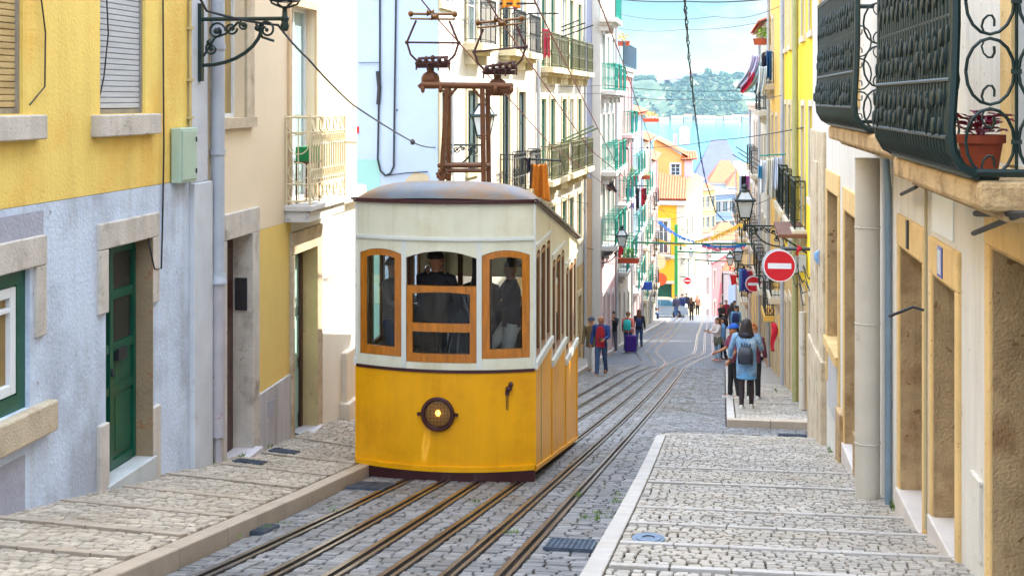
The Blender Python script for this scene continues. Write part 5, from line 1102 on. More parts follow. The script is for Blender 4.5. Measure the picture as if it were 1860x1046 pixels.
# --- far bank: hills, wood and waterside houses
def nz2(x,y): return (math.sin(x*.013+1.3)+math.sin(x*.031+y*.02)*.5+math.sin(x*.071+2.+y*.05)*.3+math.sin(x*.17+y*.11)*.16)
def hz_(X,v):
    top=88+7*nz2(X,0)+ (6 if X>0 else 0)*0; prof=[(0,0),(.12,2),(.2,10),(.45,50),(.62,62),(.8,90),(1,100)]
    for (a,za),(c,zc) in zip(prof,prof[1:]):
        if v<=c: f=za+(zc-za)*(v-a)/(c-a); break
    return -45.5+top*f/100+4*nz2(X*3,v*300)*min(1,f/20)
b=MB(); NXh,NYh=180,22; b.grid(lambda u,v:(-1400+3400*u,2572+200*v,hz_(-1400+3400*u,v)),NXh,NYh); b.quad((-1400,2772,-46),(2000,2772,-46),(2000,2772,40),(-1400,2772,40))
struct(b.build('hills',M('hillside',(74,92,62),.95,.3,.02,0,1,stain=(190,168,130),ssc=.035,slo=.55,shi=.64,samt=.7,stretch=(1,1,2.4)),recalc=False))
b=MB(); rnd=random.Random(4)
for i in range(9500):
    X=rnd.uniform(-330,720); v=rnd.choice((rnd.uniform(.1,1),rnd.uniform(.1,1),rnd.uniform(.9,1)))
    if nz2(X*2.2,v*420)<-.55 and .3<v<.9: continue
    s_=rnd.uniform(1.5,4.2)*(1.4 if v>.95 and rnd.random()<.3 else 1); z=hz_(X,v)+s_*.35
    vs=[];k=len(b.v)
    for t_,rr in((-.5,.75),(.15,1.0),(.75,.6),(1.0,.12)):
        for a in range(6): q=a*math.pi/3+rnd.uniform(-.4,.4); r_=s_*rr*rnd.uniform(.65,1.25); vs.append((X+r_*math.cos(q),2572+200*v+r_*math.sin(q),z+s_*t_*rnd.uniform(.8,1.2)))
    b.add(vs,[(j*6+a,j*6+(a+1)%6,j*6+6+(a+1)%6,j*6+6+a) for j in range(3) for a in range(6)]+[(18,19,20,21,22,23)])
tag(b.build('woods',M('far_wood',(48,82,60),.95,.35,.05,0,1,island=.45),recalc=False),'dense green woods covering the hillside beyond the river','wood',kind='stuff')
FH=[M('far_house_white',(206,198,194),.9,.05,.1,0),M('far_house_pink',(232,202,196),.9,.05,.1,0),M('far_house_sand',(228,210,180),.9,.05,.1,0)]
i=0; X=-105.
while X<600:
    w_=rnd.uniform(9,24); h_=rnd.uniform(6,13); y_=2574+rnd.uniform(0,14)
    t=thing('waterside_house','small pale house in the line along the far bank','house',(X+w_/2,y_,-45),'houses along the far bank')
    b=MB(); b.box(X,X+w_,y_,y_+8,-46,-45+h_); n=int(w_/4)
    b.build('wall',FH[i%3],t); b=MB()
    for k in range(n): b.box(X+1.5+k*4,X+3+k*4,y_-.1,y_-.02,-45+h_*.4,-45+h_*.7)
    b.build('window',GREYP,t)
    b=MB(); b.prism([(X-.5,y_-.6,-45+h_),(X-.5,y_+8.6,-45+h_),(X-.5,y_+4,-45+h_+2.6)],(w_+1,0,0)); b.build('roof',[RTILE,M('roof_pinkish',(214,150,130),.9,.1,1),M('roof_pale',(220,190,176),.9,.1,1)][i%3],t)
    X+=w_+rnd.uniform(.5,7); i+=1
for px,w_ in((1205,26),(1222,34),(1248,40),(1268,24),(1300,14)):
    a=atY(px,140,2745); t=thing('hilltop_house','low house with a red roof on top of the wooded hill','house',(a.x,2745,36),'houses on the hilltop')
    zz=hz_(a.x,.87)+2; b=MB(); b.box(a.x-w_/2,a.x+w_/2,2742,2752,zz-6,zz+7); b.build('wall',FH[0],t); b=MB(); b.prism([(a.x-w_/2-1,2741,zz+7),(a.x-w_/2-1,2753,zz+7),(a.x-w_/2-1,2747,zz+10.5)],(w_+2,0,0)); b.build('roof',M('roof_red_far',(210,120,100),.9,.1,1),t)
# --- the air between here and the far bank
b=MB(); b.box(-1650,2150,-12,2900,-48.2,75); hz=b.build('haze',M('haze_surface_unused',(200,200,200)))
m=D.materials.new('haze_air'); m.use_nodes=True; n=m.node_tree.nodes; n.remove(n['Principled BSDF']); pv=n.new('ShaderNodeVolumePrincipled'); pv.inputs['Color'].default_value=(.72,.88,1,1); pv.inputs['Density'].default_value=.00005; pv.inputs['Anisotropy'].default_value=.0
m.node_tree.links.new(pv.outputs[0],n['Material Output'].inputs['Volume']); hz.data.materials.clear(); hz.data.materials.append(m); hz['kind']='stuff'; hz['label']='pale blue haze filling the air towards the far bank'; hz['category']='haze'

# cable bundles sagging along the lower right facades
for par,fr,z0,n in((h5,DR1,-3.35,5),):
    for k in range(n):
        b=MB(); rnd=random.Random(50+k); pts=[fr(u,z0-.12*k-.25*abs(math.sin(u*1.1+k))+rnd.uniform(-.06,.06),.06+.03*k) for u in [.4+i*.55 for i in range(19)]]; b.tube(pts,.012,5); b.build('wall_cable',BLACK,par)
    b=MB()
    for u,z in((2.2,-3.6),(3.6,-3.8),(6.4,-3.7)): b.fbox(fr,u,u+.3,z,z+.32,.03,.16)
    for o in [b.build('junction_box',PVC,par)]: pass
# ================================================================ street furniture, signs, washing, wires, car
street_lamp('large green lantern on the corner house, seen between the pantograph legs',(-5.5,27.7,-.98),0,.94,1.0)
def lamp_px(label,px,py,Y,side,armpx,sc=1.0):           # arm tip under the lantern at a photo pixel
    p=atY(px,py,Y); return street_lamp(label,(p.x-side*.9*sc,Y,p.z),0 if side>0 else math.pi,.9,sc)
lamp_px('lantern with a red cloth under it, on the left above the green balcony',1130,456,50.5,1,0,.95)
lamp_px('large dark green lantern on the right beside the white washing',1353,410,39,-1,0,1.18)
lamp_px('lantern lower down the right row, just above the smaller no entry sign',1341,481,62,-1,0,1.0)
lamp_px('smallest lantern on the right, furthest down the row',1326,487,72,-1,0,.9)
lamp_px('small lantern on the pale side of the orange house',1255,470,108,1,0,.9)
# no-entry signs
SRED=M('sign_red',(206,24,36),.35,.05,5,0); SWHT=M('sign_white',(230,230,232),.35,.03,5,0)
def noentry(label,px,py,Y,d,side,yaw=0.,wallx=None,hook=True):
    p=atY(px,py,Y); t=thing('no_entry_sign',label,'road sign',(0,0,0),'no entry signs'); r=d/2
    b=MB(); b.lathe([(0,-.012),(r,-.012),(r,0),(0,0)],40,(0,0,0),'y'); b.build('sign_plate',SWHT,t,40)
    b=MB(); b.lathe([(0,-.0135),(r*.94,-.0135),(r*.94,-.011)],40,(0,0,0),'y'); b.build('red_disc',SRED,t,40)
    b=MB(); b.box(-r*.72,r*.72,-.0165,-.0136,-r*.17,r*.17); b.build('white_bar',SWHT,t)
    b=MB(); b.lathe([(r*1.0,.002),(r*1.03,.01),(r*1.03,.03),(r*.98,.032)],40,(-.02,0,0.01),'y'); b.build('sign_rim',PVC,t,40)
    b=MB(); L_=abs((wallx if wallx is not None else p.x+side*.6)-p.x)
    b.tube([(0,.05,-r*.5),(0,.06,r*.9),(side*.06,.06,r*1.06),(side*L_,.06,r*1.06)],.035 if d>.5 else .03,10); b.build('bracket_arm',IRON,t,50)
    t.location=p; t.rotation_euler=(0,0,yaw); return t
noentry('large no entry sign on a dark arm tied with a red ribbon, right side',1416,483,26.6,.63,1,0,2.25)
noentry('smaller no entry sign further down the right side',1369,516,50,.58,1,0,2.42)
noentry('no entry sign turned half away on the pink house, left side',1083,510,51.0,.62,-1,R(52))
noentry('tiny round red sign by the green post near the orange house',1249,510,104,.58,-1,0)
def ribbon(label,px,py,Y,L_,w_,mat,cat='ribbon'):
    p=atY(px,py,Y); b=MB(); b.grid(lambda u,v:(p.x+(u-.5)*w_*(1+.4*math.sin(v*5))+.03*math.sin(v*6),p.y+.02*math.sin(u*5+v*8),p.z-L_*v),4,8)
    o=b.build('ribbon',mat,None,60,recalc=False); o.modifiers.new('Solidify','SOLIDIFY').thickness=.006; return tag(o,label,cat)
RCL=M('red_cloth',(196,20,44),.8,.1,5,.1)
ribbon('short red ribbon tied round the dark arm of the large sign',1450,446,26.6,.2,.06,RCL)
ribbon('long red cloth strip hanging on the right wall below the iron grille',1405,586,29,.62,.10,RCL)
ribbon('red cloth hanging under the left lantern',1127,448,50.4,.42,.14,RCL)
# iron window grille on the right, awning, blue sign, orange sign, post and gantries
t=thing('window_grille','dark scrolled iron grille over a yellow sill on the right wall','grille',(2.2,44.5,-8)); p=atY(1400,512,44); q=atY(1400,572,44)
b=MB()
for z in (p.z,q.z,(p.z+q.z)/2): b.box(2.12,2.42,43.98,44.02,z-.02,z+.02); b.box(2.10,2.14,44,46,z-.02,z+.02)
for k in range(6): x=2.12+k*.058; b.box(x-.01,x+.01,43.985,44.015,q.z,p.z)
for k in range(14): b.box(2.11,2.13,44+k*.15-.01,44+k*.15+.01,q.z,p.z)
for k in range(2):
    for j in range(4): b.tube([(2.20+k*.13+.055*math.cos(a),43.98,q.z+.15+j*.26+.085*math.sin(a)) for a in [i*math.pi/6 for i in range(13)]],.012,4,False)
b.build('grille',IRON,t); b=MB(); b.box(2.06,2.44,43.9,46.1,q.z-.2,q.z-.02); b.build('sill',OY,t)
t=thing('wooden_canopy','small brown wooden canopy over a doorway beside the large sign','canopy',(2.1,29,-3)); a=atY(1406,408,30); c=atY(1465,430,28.2)
b=MB(); b.hexa([(a.x,28.3,a.z-.12),(2.26,28.3,a.z-.12),(2.26,30.2,a.z-.02),(a.x,30.2,a.z-.02),(a.x,28.3,a.z-.05),(2.26,28.3,a.z-.05),(2.26,30.2,a.z+.05),(a.x,30.2,a.z+.05)]); b.build('roof_board',M('weathered_wood',(112,72,54),.7,.2,3,.2,50,stretch=(8,1,1)),t)
b=MB(); b.tube([(a.x+.1,28.35,a.z-.12),(2.24,28.35,a.z-.45)],.02,6); b.tube([(a.x+.1,30.1,a.z-.05),(2.24,30.1,a.z-.4)],.02,6); b.build('strut',IRON,t)
def board(label,px,py,Y,wd,ht,mat,side,cat='sign',disc=False):
    p=atY(px,py,Y); t=thing('hanging_sign',label,cat,p); b=MB()
    if disc: b.lathe([(0,-.03),(wd/2,-.03),(wd/2,.03),(0,.03)],28,p,'y')
    else: b.box(p.x-wd/2,p.x+wd/2,p.y-.04,p.y+.04,p.z-ht/2,p.z+ht/2)
    b.build('sign_board',mat,t,40); b=MB(); b.tube([p+Vector((0,0,ht/2+.03)),p+Vector((side*(wd/2+.4),0,ht/2+.03))],.02,6); b.tube([p+Vector((0,0,ht/2+.03)),p+Vector((0,0,ht/2-.02))],.02,6); b.build('bracket_arm',IRON,t)
board('plain blue square sign board on the left row',1170,519,72,.85,.42,M('sign_blue',(24,74,170),.4,.05,5,0),-1)
board('orange round sign above the green doors of the orange house',1200,507,100,.95,.95,M('sign_orange',(232,88,36),.4,.05,5,0),-1,'sign',True)
board('pale round lamp shaped sign near the orange wall',1196,476,98,1.1,1.1,M('sign_peach',(240,206,160),.5,.05,5,0),-1,'sign',True)
PG=M('post_green',(36,140,66),.45,.08,4,0)
p=atY(1228,575,103); b=MB(); b.tube([(p.x,103,G(103)),(p.x,103,atY(1228,408,103).z)],.13,10); b.lathe([(.2,0),(.2,.5),(.14,.6)],10,(p.x,103,G(103))); tag(b.build('green_post',PG,None,40),'tall bright green post in front of the orange house','post')
def gantry(label,Y,px0,px1,py,r=.04,hang=()):
    a,c=atY(px0,py,Y),atY(px1,py+3,Y); b=MB(); b.tube([a,(a+c)/2+Vector((0,0,-.03)),c],r,8)
    for h in hang: p=a+(c-a)*h; b.tube([p,p-Vector((0,0,.22))],.02,5); b.ell(p-Vector((0,0,.24)),.05,.05,.07,8,6)
    return tag(b.build('wire_gantry',M('gantry_green',(24,112,74),.5,.1,4,0),None,40),label,'crossbar','green bars spanning the street')
gantry('nearest and highest green bar spanning the street',58,1147,1372,440,.04,(.4,.72)); gantry('second green bar spanning the street, under the nearest one',80,1230,1350,457,.045,(.5,)); gantry('third and lowest green bar spanning the lower street',92,1262,1345,472,.045,(.3,))
# washing and bunting
def cloth(label,p,w_,h_,mat,seed=0,ripple=.05,yaw=0,taper=1.,cat='washing',sway=0,group='washing hung out to dry'):
    p=Vector(p); rnd=random.Random(seed); ph=rnd.uniform(0,6); ux=Vector((math.cos(yaw),math.sin(yaw),0)); nx=Vector((-ux.y,ux.x,0)); b=MB()
    def f(u,v):
        s=(u-.5)*w_*(1+(taper-1)*v)+sway*v*v*h_; return p+ux*s+nx*(ripple*math.sin(u*11+ph+v*2)*(.3+v)+ripple*.6*math.sin(u*23+ph))+Vector((0,0,-h_*v*(1+.06*math.sin(u*7+ph))-.03*math.sin(u*math.pi)*(1-v)))
    b.grid(f,22,12); o=b.build('hanging_cloth',mat,None,70,recalc=False); o.modifiers.new('Solidify','SOLIDIFY').thickness=.008
    return tag(o,label,cat,group)
CL=lambda n,c:M('cloth_'+n,c,.9,.1,3,.15,60)
def clothpx(label,px,py,Y,wpx,hpx,mat,seed,**k):
    p=atY(px,py,Y); s=(-p.x*ST+p.y*CT)/F_PX; return cloth(label,p,wpx*s,hpx*s,mat,seed,**k)
pB=lambda px,py,Y:atY(px,py,Y)
def pole(label,a,c,r=.018,mat=None,group='drying poles on the balconies'): return tag(MB().tube([a,c],r,6).build('drying_pole',mat or IRON,None,40),label,'drying pole',group)
clothpx('large mustard towel hanging over the tram roof',979,297,36.5,30,66,CL('mustard',(196,112,20)),1,ripple=.07,taper=1.35)
clothpx('small dark sock beside the mustard towel',960,287,36.4,7,26,CL('ink',(40,44,70)),2,ripple=.02)
pole('long dark pole carrying the mustard towel',pB(893,286,36.5),pB(1018,292,36.5),.03)
pole('slanting stay below the mustard towel pole',pB(896,316,36.6),pB(962,287,36.6),.015)
for i,(x0,y0,x1,y1,Y,l) in enumerate(((1020,50,1052,37,41,'topmost'),(1020,57,1063,42,41.2,'middle'),(1020,68,1078,46,41.4,'lowest'))): pole(l+' of three drying poles pointing up beside the rusty balcony',pB(x0,y0,Y),pB(x1,y1,Y),.022)
for i,(x0,y0,x1,y1,Y,l) in enumerate(((1005,262,1078,229,44,'upper'),(1010,265,1086,233,44.3,'lower'))): pole(l+' of two long drying poles above the potted balcony',pB(x0,y0,Y),pB(x1,y1,Y),.03,M('olive_pole',(104,124,90),.5,.1,4))
pole('dark pole high on the corner house above the flower pots',pB(899,7,34),pB(974,7,34),.03); pole('second dark pole on the ivory house',pB(957,25,38),pB(1015,25,38),.025)
clothpx('orange and pink paper windmill cloth on the top pole',928,-12,34,34,26,CL('hot_orange',(246,150,40)),4,ripple=.05); clothpx('magenta cloth beside the orange one on the top pole',936,-4,34.1,10,20,CL('magenta',(230,40,130)),5,ripple=.03)
clothpx('striped teal and blue towel on the ivory house balcony',1000,262,44,12,34,CL('teal',(70,170,190)),6,ripple=.02); clothpx('pink and white towel below the teal towel',998,296,44.2,12,34,CL('rose',(232,140,160)),7,ripple=.02); clothpx('long white sheet beside the teal towel',1010,260,44.1,6,90,CL('white',(236,236,240)),8,ripple=.03)
clothpx('dark grey flag like cloth blown sideways on the left row',1104,318,53,14,30,CL('charcoal',(64,58,62)),9,ripple=.03,sway=.35)
for i,(px,c,n,w_,h_) in enumerate(((1141,(52,56,84),'navy shirt',8,36),(1147,(150,140,220),'lilac striped shirt',9,36),(1158,(40,42,56),'black shirt',6,40),(1168,(190,30,50),'red shirt',7,32),(1172,(70,30,50),'wine coloured shirt',5,22))):
    clothpx(n+' on the washing line in the middle of the left row',px,341,63,w_,h_,CL('l%d'%i,c),20+i,ripple=.03)
pole('washing pole across the middle of the left row',pB(1128,338,63),pB(1178,338,63),.03)
# right side washing
for i,(px,py,c,n,w_,h_,sw) in enumerate(((1376,112,(170,196,206),'big pale grey sheet blowing out from the high right balcony',30,52,-.55),(1372,100,(190,184,216),'lilac striped sheet beside the big pale sheet',16,58,-.5),(1366,132,(196,30,70),'crimson cloth between the pale sheets',10,36,-.5),(1388,100,(36,34,52),'black garment beside the blue jeans',10,36,.1),(1397,92,(26,84,140),'blue jeans on the high right balcony',9,52,.0),(1386,120,(200,212,220),'white cloth hanging lowest on the high right balcony',14,50,-.1))):
    clothpx(n,px,py,43-i*.06,w_,h_,CL('r%d'%i,c),40+i,ripple=.06,sway=sw)
for i,(px,py,c,n,w_,h_) in enumerate(((1388,290,(236,238,244),'leftmost white shirt on the right washing line',12,62),(1400,286,(228,222,206),'cream cloth between the white shirts on the right',14,72),(1413,284,(206,214,232),'pale blue shirt, rightmost on the right washing line',14,58),(1381,300,(60,150,200),'small blue cloth left of the white shirts',6,24))):
    clothpx(n,px,py,36-i*.08,w_,h_,CL('w%d'%i,c),60+i,ripple=.05,taper=1.25)
pole('washing pole over the white shirts on the right',pB(1380,283,36),pB(1432,280,36),.02,TEAL)
for i,(px,c,n) in enumerate(((1351,(30,24,34),'black top on the line above the large right lantern'),(1357,(216,120,190),'pink top on the line above the large right lantern'),(1346,(220,226,236),'white top on the line above the large right lantern'))): clothpx(n,px,318,52+i*.1,8,34,CL('p%d'%i,c),70+i,ripple=.04)
for i,(x0,y0,x1,y1) in enumerate(((1337,267,1385,297),(1341,277,1382,304),(1331,281,1376,308))): pole(('highest','middle','lowest')[i]+' of three bare poles slanting out on the right',pB(x0,y0,45),pB(x1,y1,43),.018)
for i,(px,c,n) in enumerate(((1352,(60,60,150),'dark blue'),(1358,(150,50,110),'plum'),(1347,(90,160,210),'light blue'),(1363,(190,60,60),'red patterned'))): clothpx(n+' garment hanging near the smaller no entry sign',px,488+i%2*3,56+i*.2,9,40,CL('q%d'%i,c),80+i,ripple=.04)
t=clothpx('red and green hanging bag like flag near the foot of the street',1336,499,84,20,18,CL('flag_red',(200,34,40)),90,ripple=.03,taper=.7)
def garland(label,pts,mat,w_=.16,n=40):
    P=[Vector(p) for p in pts]; b=MB()
    def at(s):
        k=min(int(s*(len(P)-1)),len(P)-2); f=s*(len(P)-1)-k; return P[k]+(P[k+1]-P[k])*f
    Q=[at(i/n) for i in range(n+1)]; b.tube(Q,.02,4)
    rnd=random.Random(len(label))
    for q in Q:
        for k in range(3):
            d=Vector((rnd.uniform(-.12,.12),rnd.uniform(-.1,.1),0)); b.add([q+d,q+d+Vector((.09,0,0)),q+d+Vector((.04+rnd.uniform(-.05,.05),.02,-w_*rnd.uniform(.6,1.4)))],((0,1,2),))
    return tag(b.build('party_garland',mat,None,recalc=False),label,'garland','garlands across the street')
garland('blue garland sagging across the lower street on the left',[pB(1196,402,95),pB(1215,418,94),pB(1235,430,93),pB(1262,439,92)],M('garland_blue',(40,130,220),.6,.2,3,0)); garland('blue garland under the nearest green bar',[pB(1275,443,60),pB(1300,447,60),pB(1330,447,60),pB(1350,444,60)],M('garland_blue',(0,0,0)),.1)
garland('yellow garland rising to the right row',[pB(1262,438,82),pB(1290,432,78),pB(1318,420,74),pB(1345,406,70)],M('garland_yellow',(236,196,70),.6,.2,3,0),.2); garland('pale yellow garland on the left of the green post',[pB(1190,434,96),pB(1215,441,95),pB(1245,445,94)],M('garland_yellow',(0,0,0)))
garland('pink garland under the blue one',[pB(1278,446,70),pB(1300,452,70),pB(1330,451,70),pB(1348,447,70)],M('garland_pink',(232,110,140),.6,.2,3,0),.12)
# flower pots
PG_=lambda n:M(n,(0,0,0))
for lb,px,py,Y,r,h,ph,lf,n,mt in (('tall leafy plant in a square red pot high on the corner house',857,73,32.6,.2,.24,.6,.2,60,LEAF),('small red pot beside the tall leafy plant',878,74,33.4,.12,.2,.12,.1,20,LEAF),('wide pot of bright green leaves behind the right pantograph',930,70,36.4,.26,.26,.35,.16,70,LEAF),('brown pot left of the bright green leaves',918,75,36.0,.2,.34,.05,.06,10,LEAF),('red stacked pots on the lower ivory house balcony',1043,300,48.2,.16,.3,.1,.06,12,LEAF)):
    p=atY(px,py,Y); potted(lb,tuple(p),r,h,TERRA,mt,ph,n,lf,int(px))
for lb,px,py,Y,n,mt in (('long planter of trailing leaves in the middle of the left row',1142,327,66,70,LEAF),('planter of yellow green leaves beside the long planter',1165,326,74,80,M('yellow_green_leaf',(170,190,40),.6,.3,9,0)),('bush of leaves above the left lantern balcony',1141,478,58,70,LEAF),('yellow bush on the roof edge of the left row',1183,222,83,60,M('yellow_leaf',(206,180,60),.6,.3,9,0)),('green plants on the high right terrace',1394,82,47,70,M('bright_leaf',(150,190,40),.6,.3,9,0)),('plants along the terrace rail of the pink house',1124,84,59,50,M('yellow_leaf',(0,0,0)))):
    p=atY(px,py,Y); t=thing('planter',lb,'planter',p,'planters on the balconies'); b=MB(); b.hexa([(p.x-.45,p.y-.12,p.z),(p.x+.45,p.y-.12,p.z),(p.x+.45,p.y+.12,p.z),(p.x-.45,p.y+.12,p.z),(p.x-.5,p.y-.15,p.z+.22),(p.x+.5,p.y-.15,p.z+.22),(p.x+.5,p.y+.15,p.z+.22),(p.x-.5,p.y+.15,p.z+.22)]); b.build('trough',TERRA,t)
    b=MB(); plant(b,p+Vector((0,0,.2)),.5,.5,n*2,.16,.8,int(px)); b.build('leaves',mt,t,recalc=False)
tag(clothpx('deep red awning cloth on the rusty ivory house balcony',992,52,40.5,14,52,CL('awning_red',(196,50,80)),91,ripple=.03),None,'washing')
# small table with a green crate on the peach house balcony
t=thing('balcony_table','small table holding a green crate on the white scrolled balcony','table',frL(17.2,-1.4,.2)); b=MB(); b.fbox(frL,16.95,17.5,-.86,-.83,.06,.28)
for u in(17,17.45):
    for w_ in(.08,.26): b.tube([frL(u,-1.395,w_),frL(u,-.86,w_)],.012,5)
b.build('table',WOODD,t); tag(MB().fbox(frL,17.0,17.45,-.83,-.64,.07,.27).build('green_crate',M('crate_green',(20,140,76),.5,.1,4,0)),'green plastic crate on the balcony table of the peach house','crate')
# overhead wires
def wire(label,pts,r=.01,mat=None,sag=0,lumps=()):
    P=[Vector(p) for p in pts]; Q=[]
    for a,c in zip(P,P[1:]):
        for k in range(12): s=k/12; Q.append(a+(c-a)*s-Vector((0,0,sag*4*s*(1-s))))
    Q.append(P[-1]); b=MB(); b.tube(Q,r,5)
    for s in lumps: b.ell(Q[int(s*(len(Q)-1))],.05,.05,.06,8,6)
    return tag(b.build('overhead_wire',mat or BLACK,None),label,'wire','overhead wires')
CU=M('trolley_copper',(120,60,48),.5,.15,4,0,10,.5)
x1=atY(783,22,18.05); x2=atY(905,33,18.05); x3=atY(965,0,24)
gz=lambda p,Y:p.z+(G(Y)-G(p.y))
def trolley(lb,p,pts,**k): return wire(lb,[(p.x+dx,Y,gz(p,Y)+dz) for Y,dx,dz in pts],**k)
trolley('reddish trolley wire passing over the left pantograph',x1,[(6,0,.02),(18,0,0),(32,.1,-.1),(50,.6,.1),(100,1.4,.3)],r=.011,mat=CU)
trolley('reddish trolley wire passing over the right pantograph',x2,[(6,0,.1),(18,0,0),(32,.1,-.1),(50,.8,.1),(100,1.9,.2)],r=.011,mat=CU)
wire('reddish wire running down the street right of the pantograph',[atY(965,-10,18),atY(1060,182,32),atY(1130,320,60)],.013,CU); wire('red brown wire from the top edge to the left row roofs',[atY(1083,-10,24),atY(1130,110,40),atY(1192,285,80)],.017,CU)
wire('dark cable from the wall lantern to the end wall in the upper left',[frL(12.8,1.75,.02),atY(375,20,13.2),atY(505,46,13.8),atY(560,108,15.7),atY(640,190,18.6),atY(757,262,25),atY(790,268,27.55)],.014,BLACK,.02,(.82,))
wire('span wire with insulators crossing behind the pantograph legs',[atY(720,200,27.5),atY(870,228,33),atY(1002,262,44),atY(1070,268,55),atY(1185,268,60),atY(1300,255,50),atY(1480,228,28)],.014,BLACK,.05,(.5,.6,.66))
wire('thin span wire level with the hill top',[atY(900,147,37),atY(1100,155,48),atY(1330,165,48),atY(1395,160,44)],.011,BLACK,.1,(.06,.09,.9)); wire('thin span wire under the hill top one',[atY(900,155,37),atY(1090,170,48),atY(1260,180,48),atY(1420,174,36)],.010,BLACK,.1)
wire('faint wire high in the sky',[atY(1120,25,58),atY(1300,30,50),atY(1420,10,40)],.010,BLACK,.2); wire('faint second wire in the sky',[atY(1125,52,58),atY(1240,54,52),atY(1395,38,45)],.009,BLACK,.1)
wire('thick dark cable along the very top of the picture',[atY(1115,-2,45),atY(1250,3,40),atY(1400,-2,36)],.02,BLACK,.05)
wire('wire crossing between the orange house and the large right lantern',[atY(1185,402,80),atY(1270,385,70),atY(1345,373,58),atY(1400,360,42)],.012,BLACK,.1)
wire('wire from the tram roof height to the left row',[atY(1010,355,36),atY(1075,370,52),atY(1130,386,62),atY(1180,388,80)],.012,BLACK,.05,(.75,))
wire('low wire from the ashlar corner to the no entry sign house',[atY(1048,436,49.4),atY(1065,450,49.7),atY(1078,452,49.9)],.012,BLACK,.03)
wire('thin wire crossing the lower left row',[atY(1100,372,56),atY(1180,378,76),atY(1290,390,80),atY(1380,392,52)],.009,BLACK,.1); wire('thin wire crossing under the nearest green bar',[atY(1150,452,60),atY(1270,462,62),atY(1372,458,58)],.009,BLACK,.1)
for k,(px0,py0,Y0,px1,py1,Y1) in enumerate(((1193,470,90,1330,462,80),(1195,420,92,1340,418,70),(1165,405,75,1372,430,58),(1190,372,88,1370,350,60),(1062,255,50,1130,330,60))): wire(('fine wire low between the houses near the post','fine wire over the blue garland','fine wire slanting down to the right row','fine wire in front of the tiled roof','fine wire slanting along the lilac house')[k],[atY(px0,py0,Y0),atY(px1,py1,Y1)],.009,BLACK,.12)
# twisted cable hanging down the middle of the view
tw=[(1243,-12,20),(1247,40,22),(1252,110,26),(1262,200,32),(1272,280,40),(1282,330,48),(1300,385,56),(1318,404,60)]
P=[atY(*q) for q in tw]; b=MB()
for ph in(0,2.1,4.2):
    Q=[]
    for i in range(len(P)-1):
        for k in range(14): s=k/14; c=P[i]+(P[i+1]-P[i])*s; a=(i*14+k)*.9+ph; rr=.018*(1+.6*math.sin(i*14+k)) ; Q.append(c+Vector((math.cos(a)*rr,0,math.sin(a)*rr)))
    b.tube(Q,.011,4)
tag(b.build('overhead_wire',BLACK),'thick twisted cable hanging down the middle of the street view','wire','overhead wires')
# parked car
CARM=M('car_silver',(176,188,196),.25,.04,2,0,10,.55,coat=.7)
cp=atY(1206,575,103.5); t=thing('parked_car','silver saloon car parked at the crest by the orange house','car',(cp.x,103.5,G(103.5)))
zc=G(103.5); x0=cp.x-2.35; x1c=cp.x+1.85
prof=[(0,.35),(.02,.62),(.15,.80),(.9,.92),(1.45,1.34),(2.0,1.45),(2.75,1.43),(3.45,1.12),(3.75,.98),(4.15,.88),(4.2,.5),(4.15,.3)]
b=MB(); rings=[]
for dy,sx in((-.80,.97),(-.84,1),(-.3,1.01),(.3,1.01),(.84,1),(.80,.97)): rings.append([Vector((x0+(x-2.1)*sx+2.1,103.5+dy*(.86 if z>1.0 and abs(dy)>.5 else 1),zc+z)) for x,z in prof])
b.loft(rings); b.build('body',CARM,t,45)
b=MB(); 
for y in(102.745,):
    b.add([(x0+1.02,y+.01,zc+.95),(x0+1.5,y+.06,zc+1.32),(x0+2.05,y+.06,zc+1.39),(x0+2.05,y-.02,zc+.97)],[(0,1,2,3)]); b.add([(x0+2.12,y-.02,zc+.97),(x0+2.12,y+.06,zc+1.39),(x0+2.72,y+.06,zc+1.37),(x0+3.3,y+.0,zc+1.05),(x0+3.3,y-.02,zc+.98)],[(0,1,2,3,4)])
for v in b.v: v.y-=.09
b.build('side_window',M('car_glass',(60,110,130),.05,.2,1,0),t,recalc=False)
for wx in(.85,3.35):
    b=MB(); b.lathe([(.2,-.1),(.32,-.1),(.33,0),(.32,.1),(.2,.1)],24,(x0+wx,102.72,zc+.33),'y'); o=b.build('wheel',BLACK,t,40); b=MB(); b.lathe([(0,-.06),(.06,-.06),(.2,-.11),(.22,-.11)],24,(x0+wx,102.72,zc+.33),'y')
    for k in range(5): a=k*1.2566; b.tube([(x0+wx,102.6,zc+.33),(x0+wx+.2*math.cos(a),102.6,zc+.33+.2*math.sin(a))],.03,5)
    b.build('rim',STEEL,o,40)
b=MB(); b.ell((x0+4.1,102.9,zc+.68),.08,.16,.08); b.build('tail_light',SRED,t,50)
b=MB(); b.ell((x0+.1,102.9,zc+.70),.08,.16,.08); b.build('headlight',WHITE,t,50)
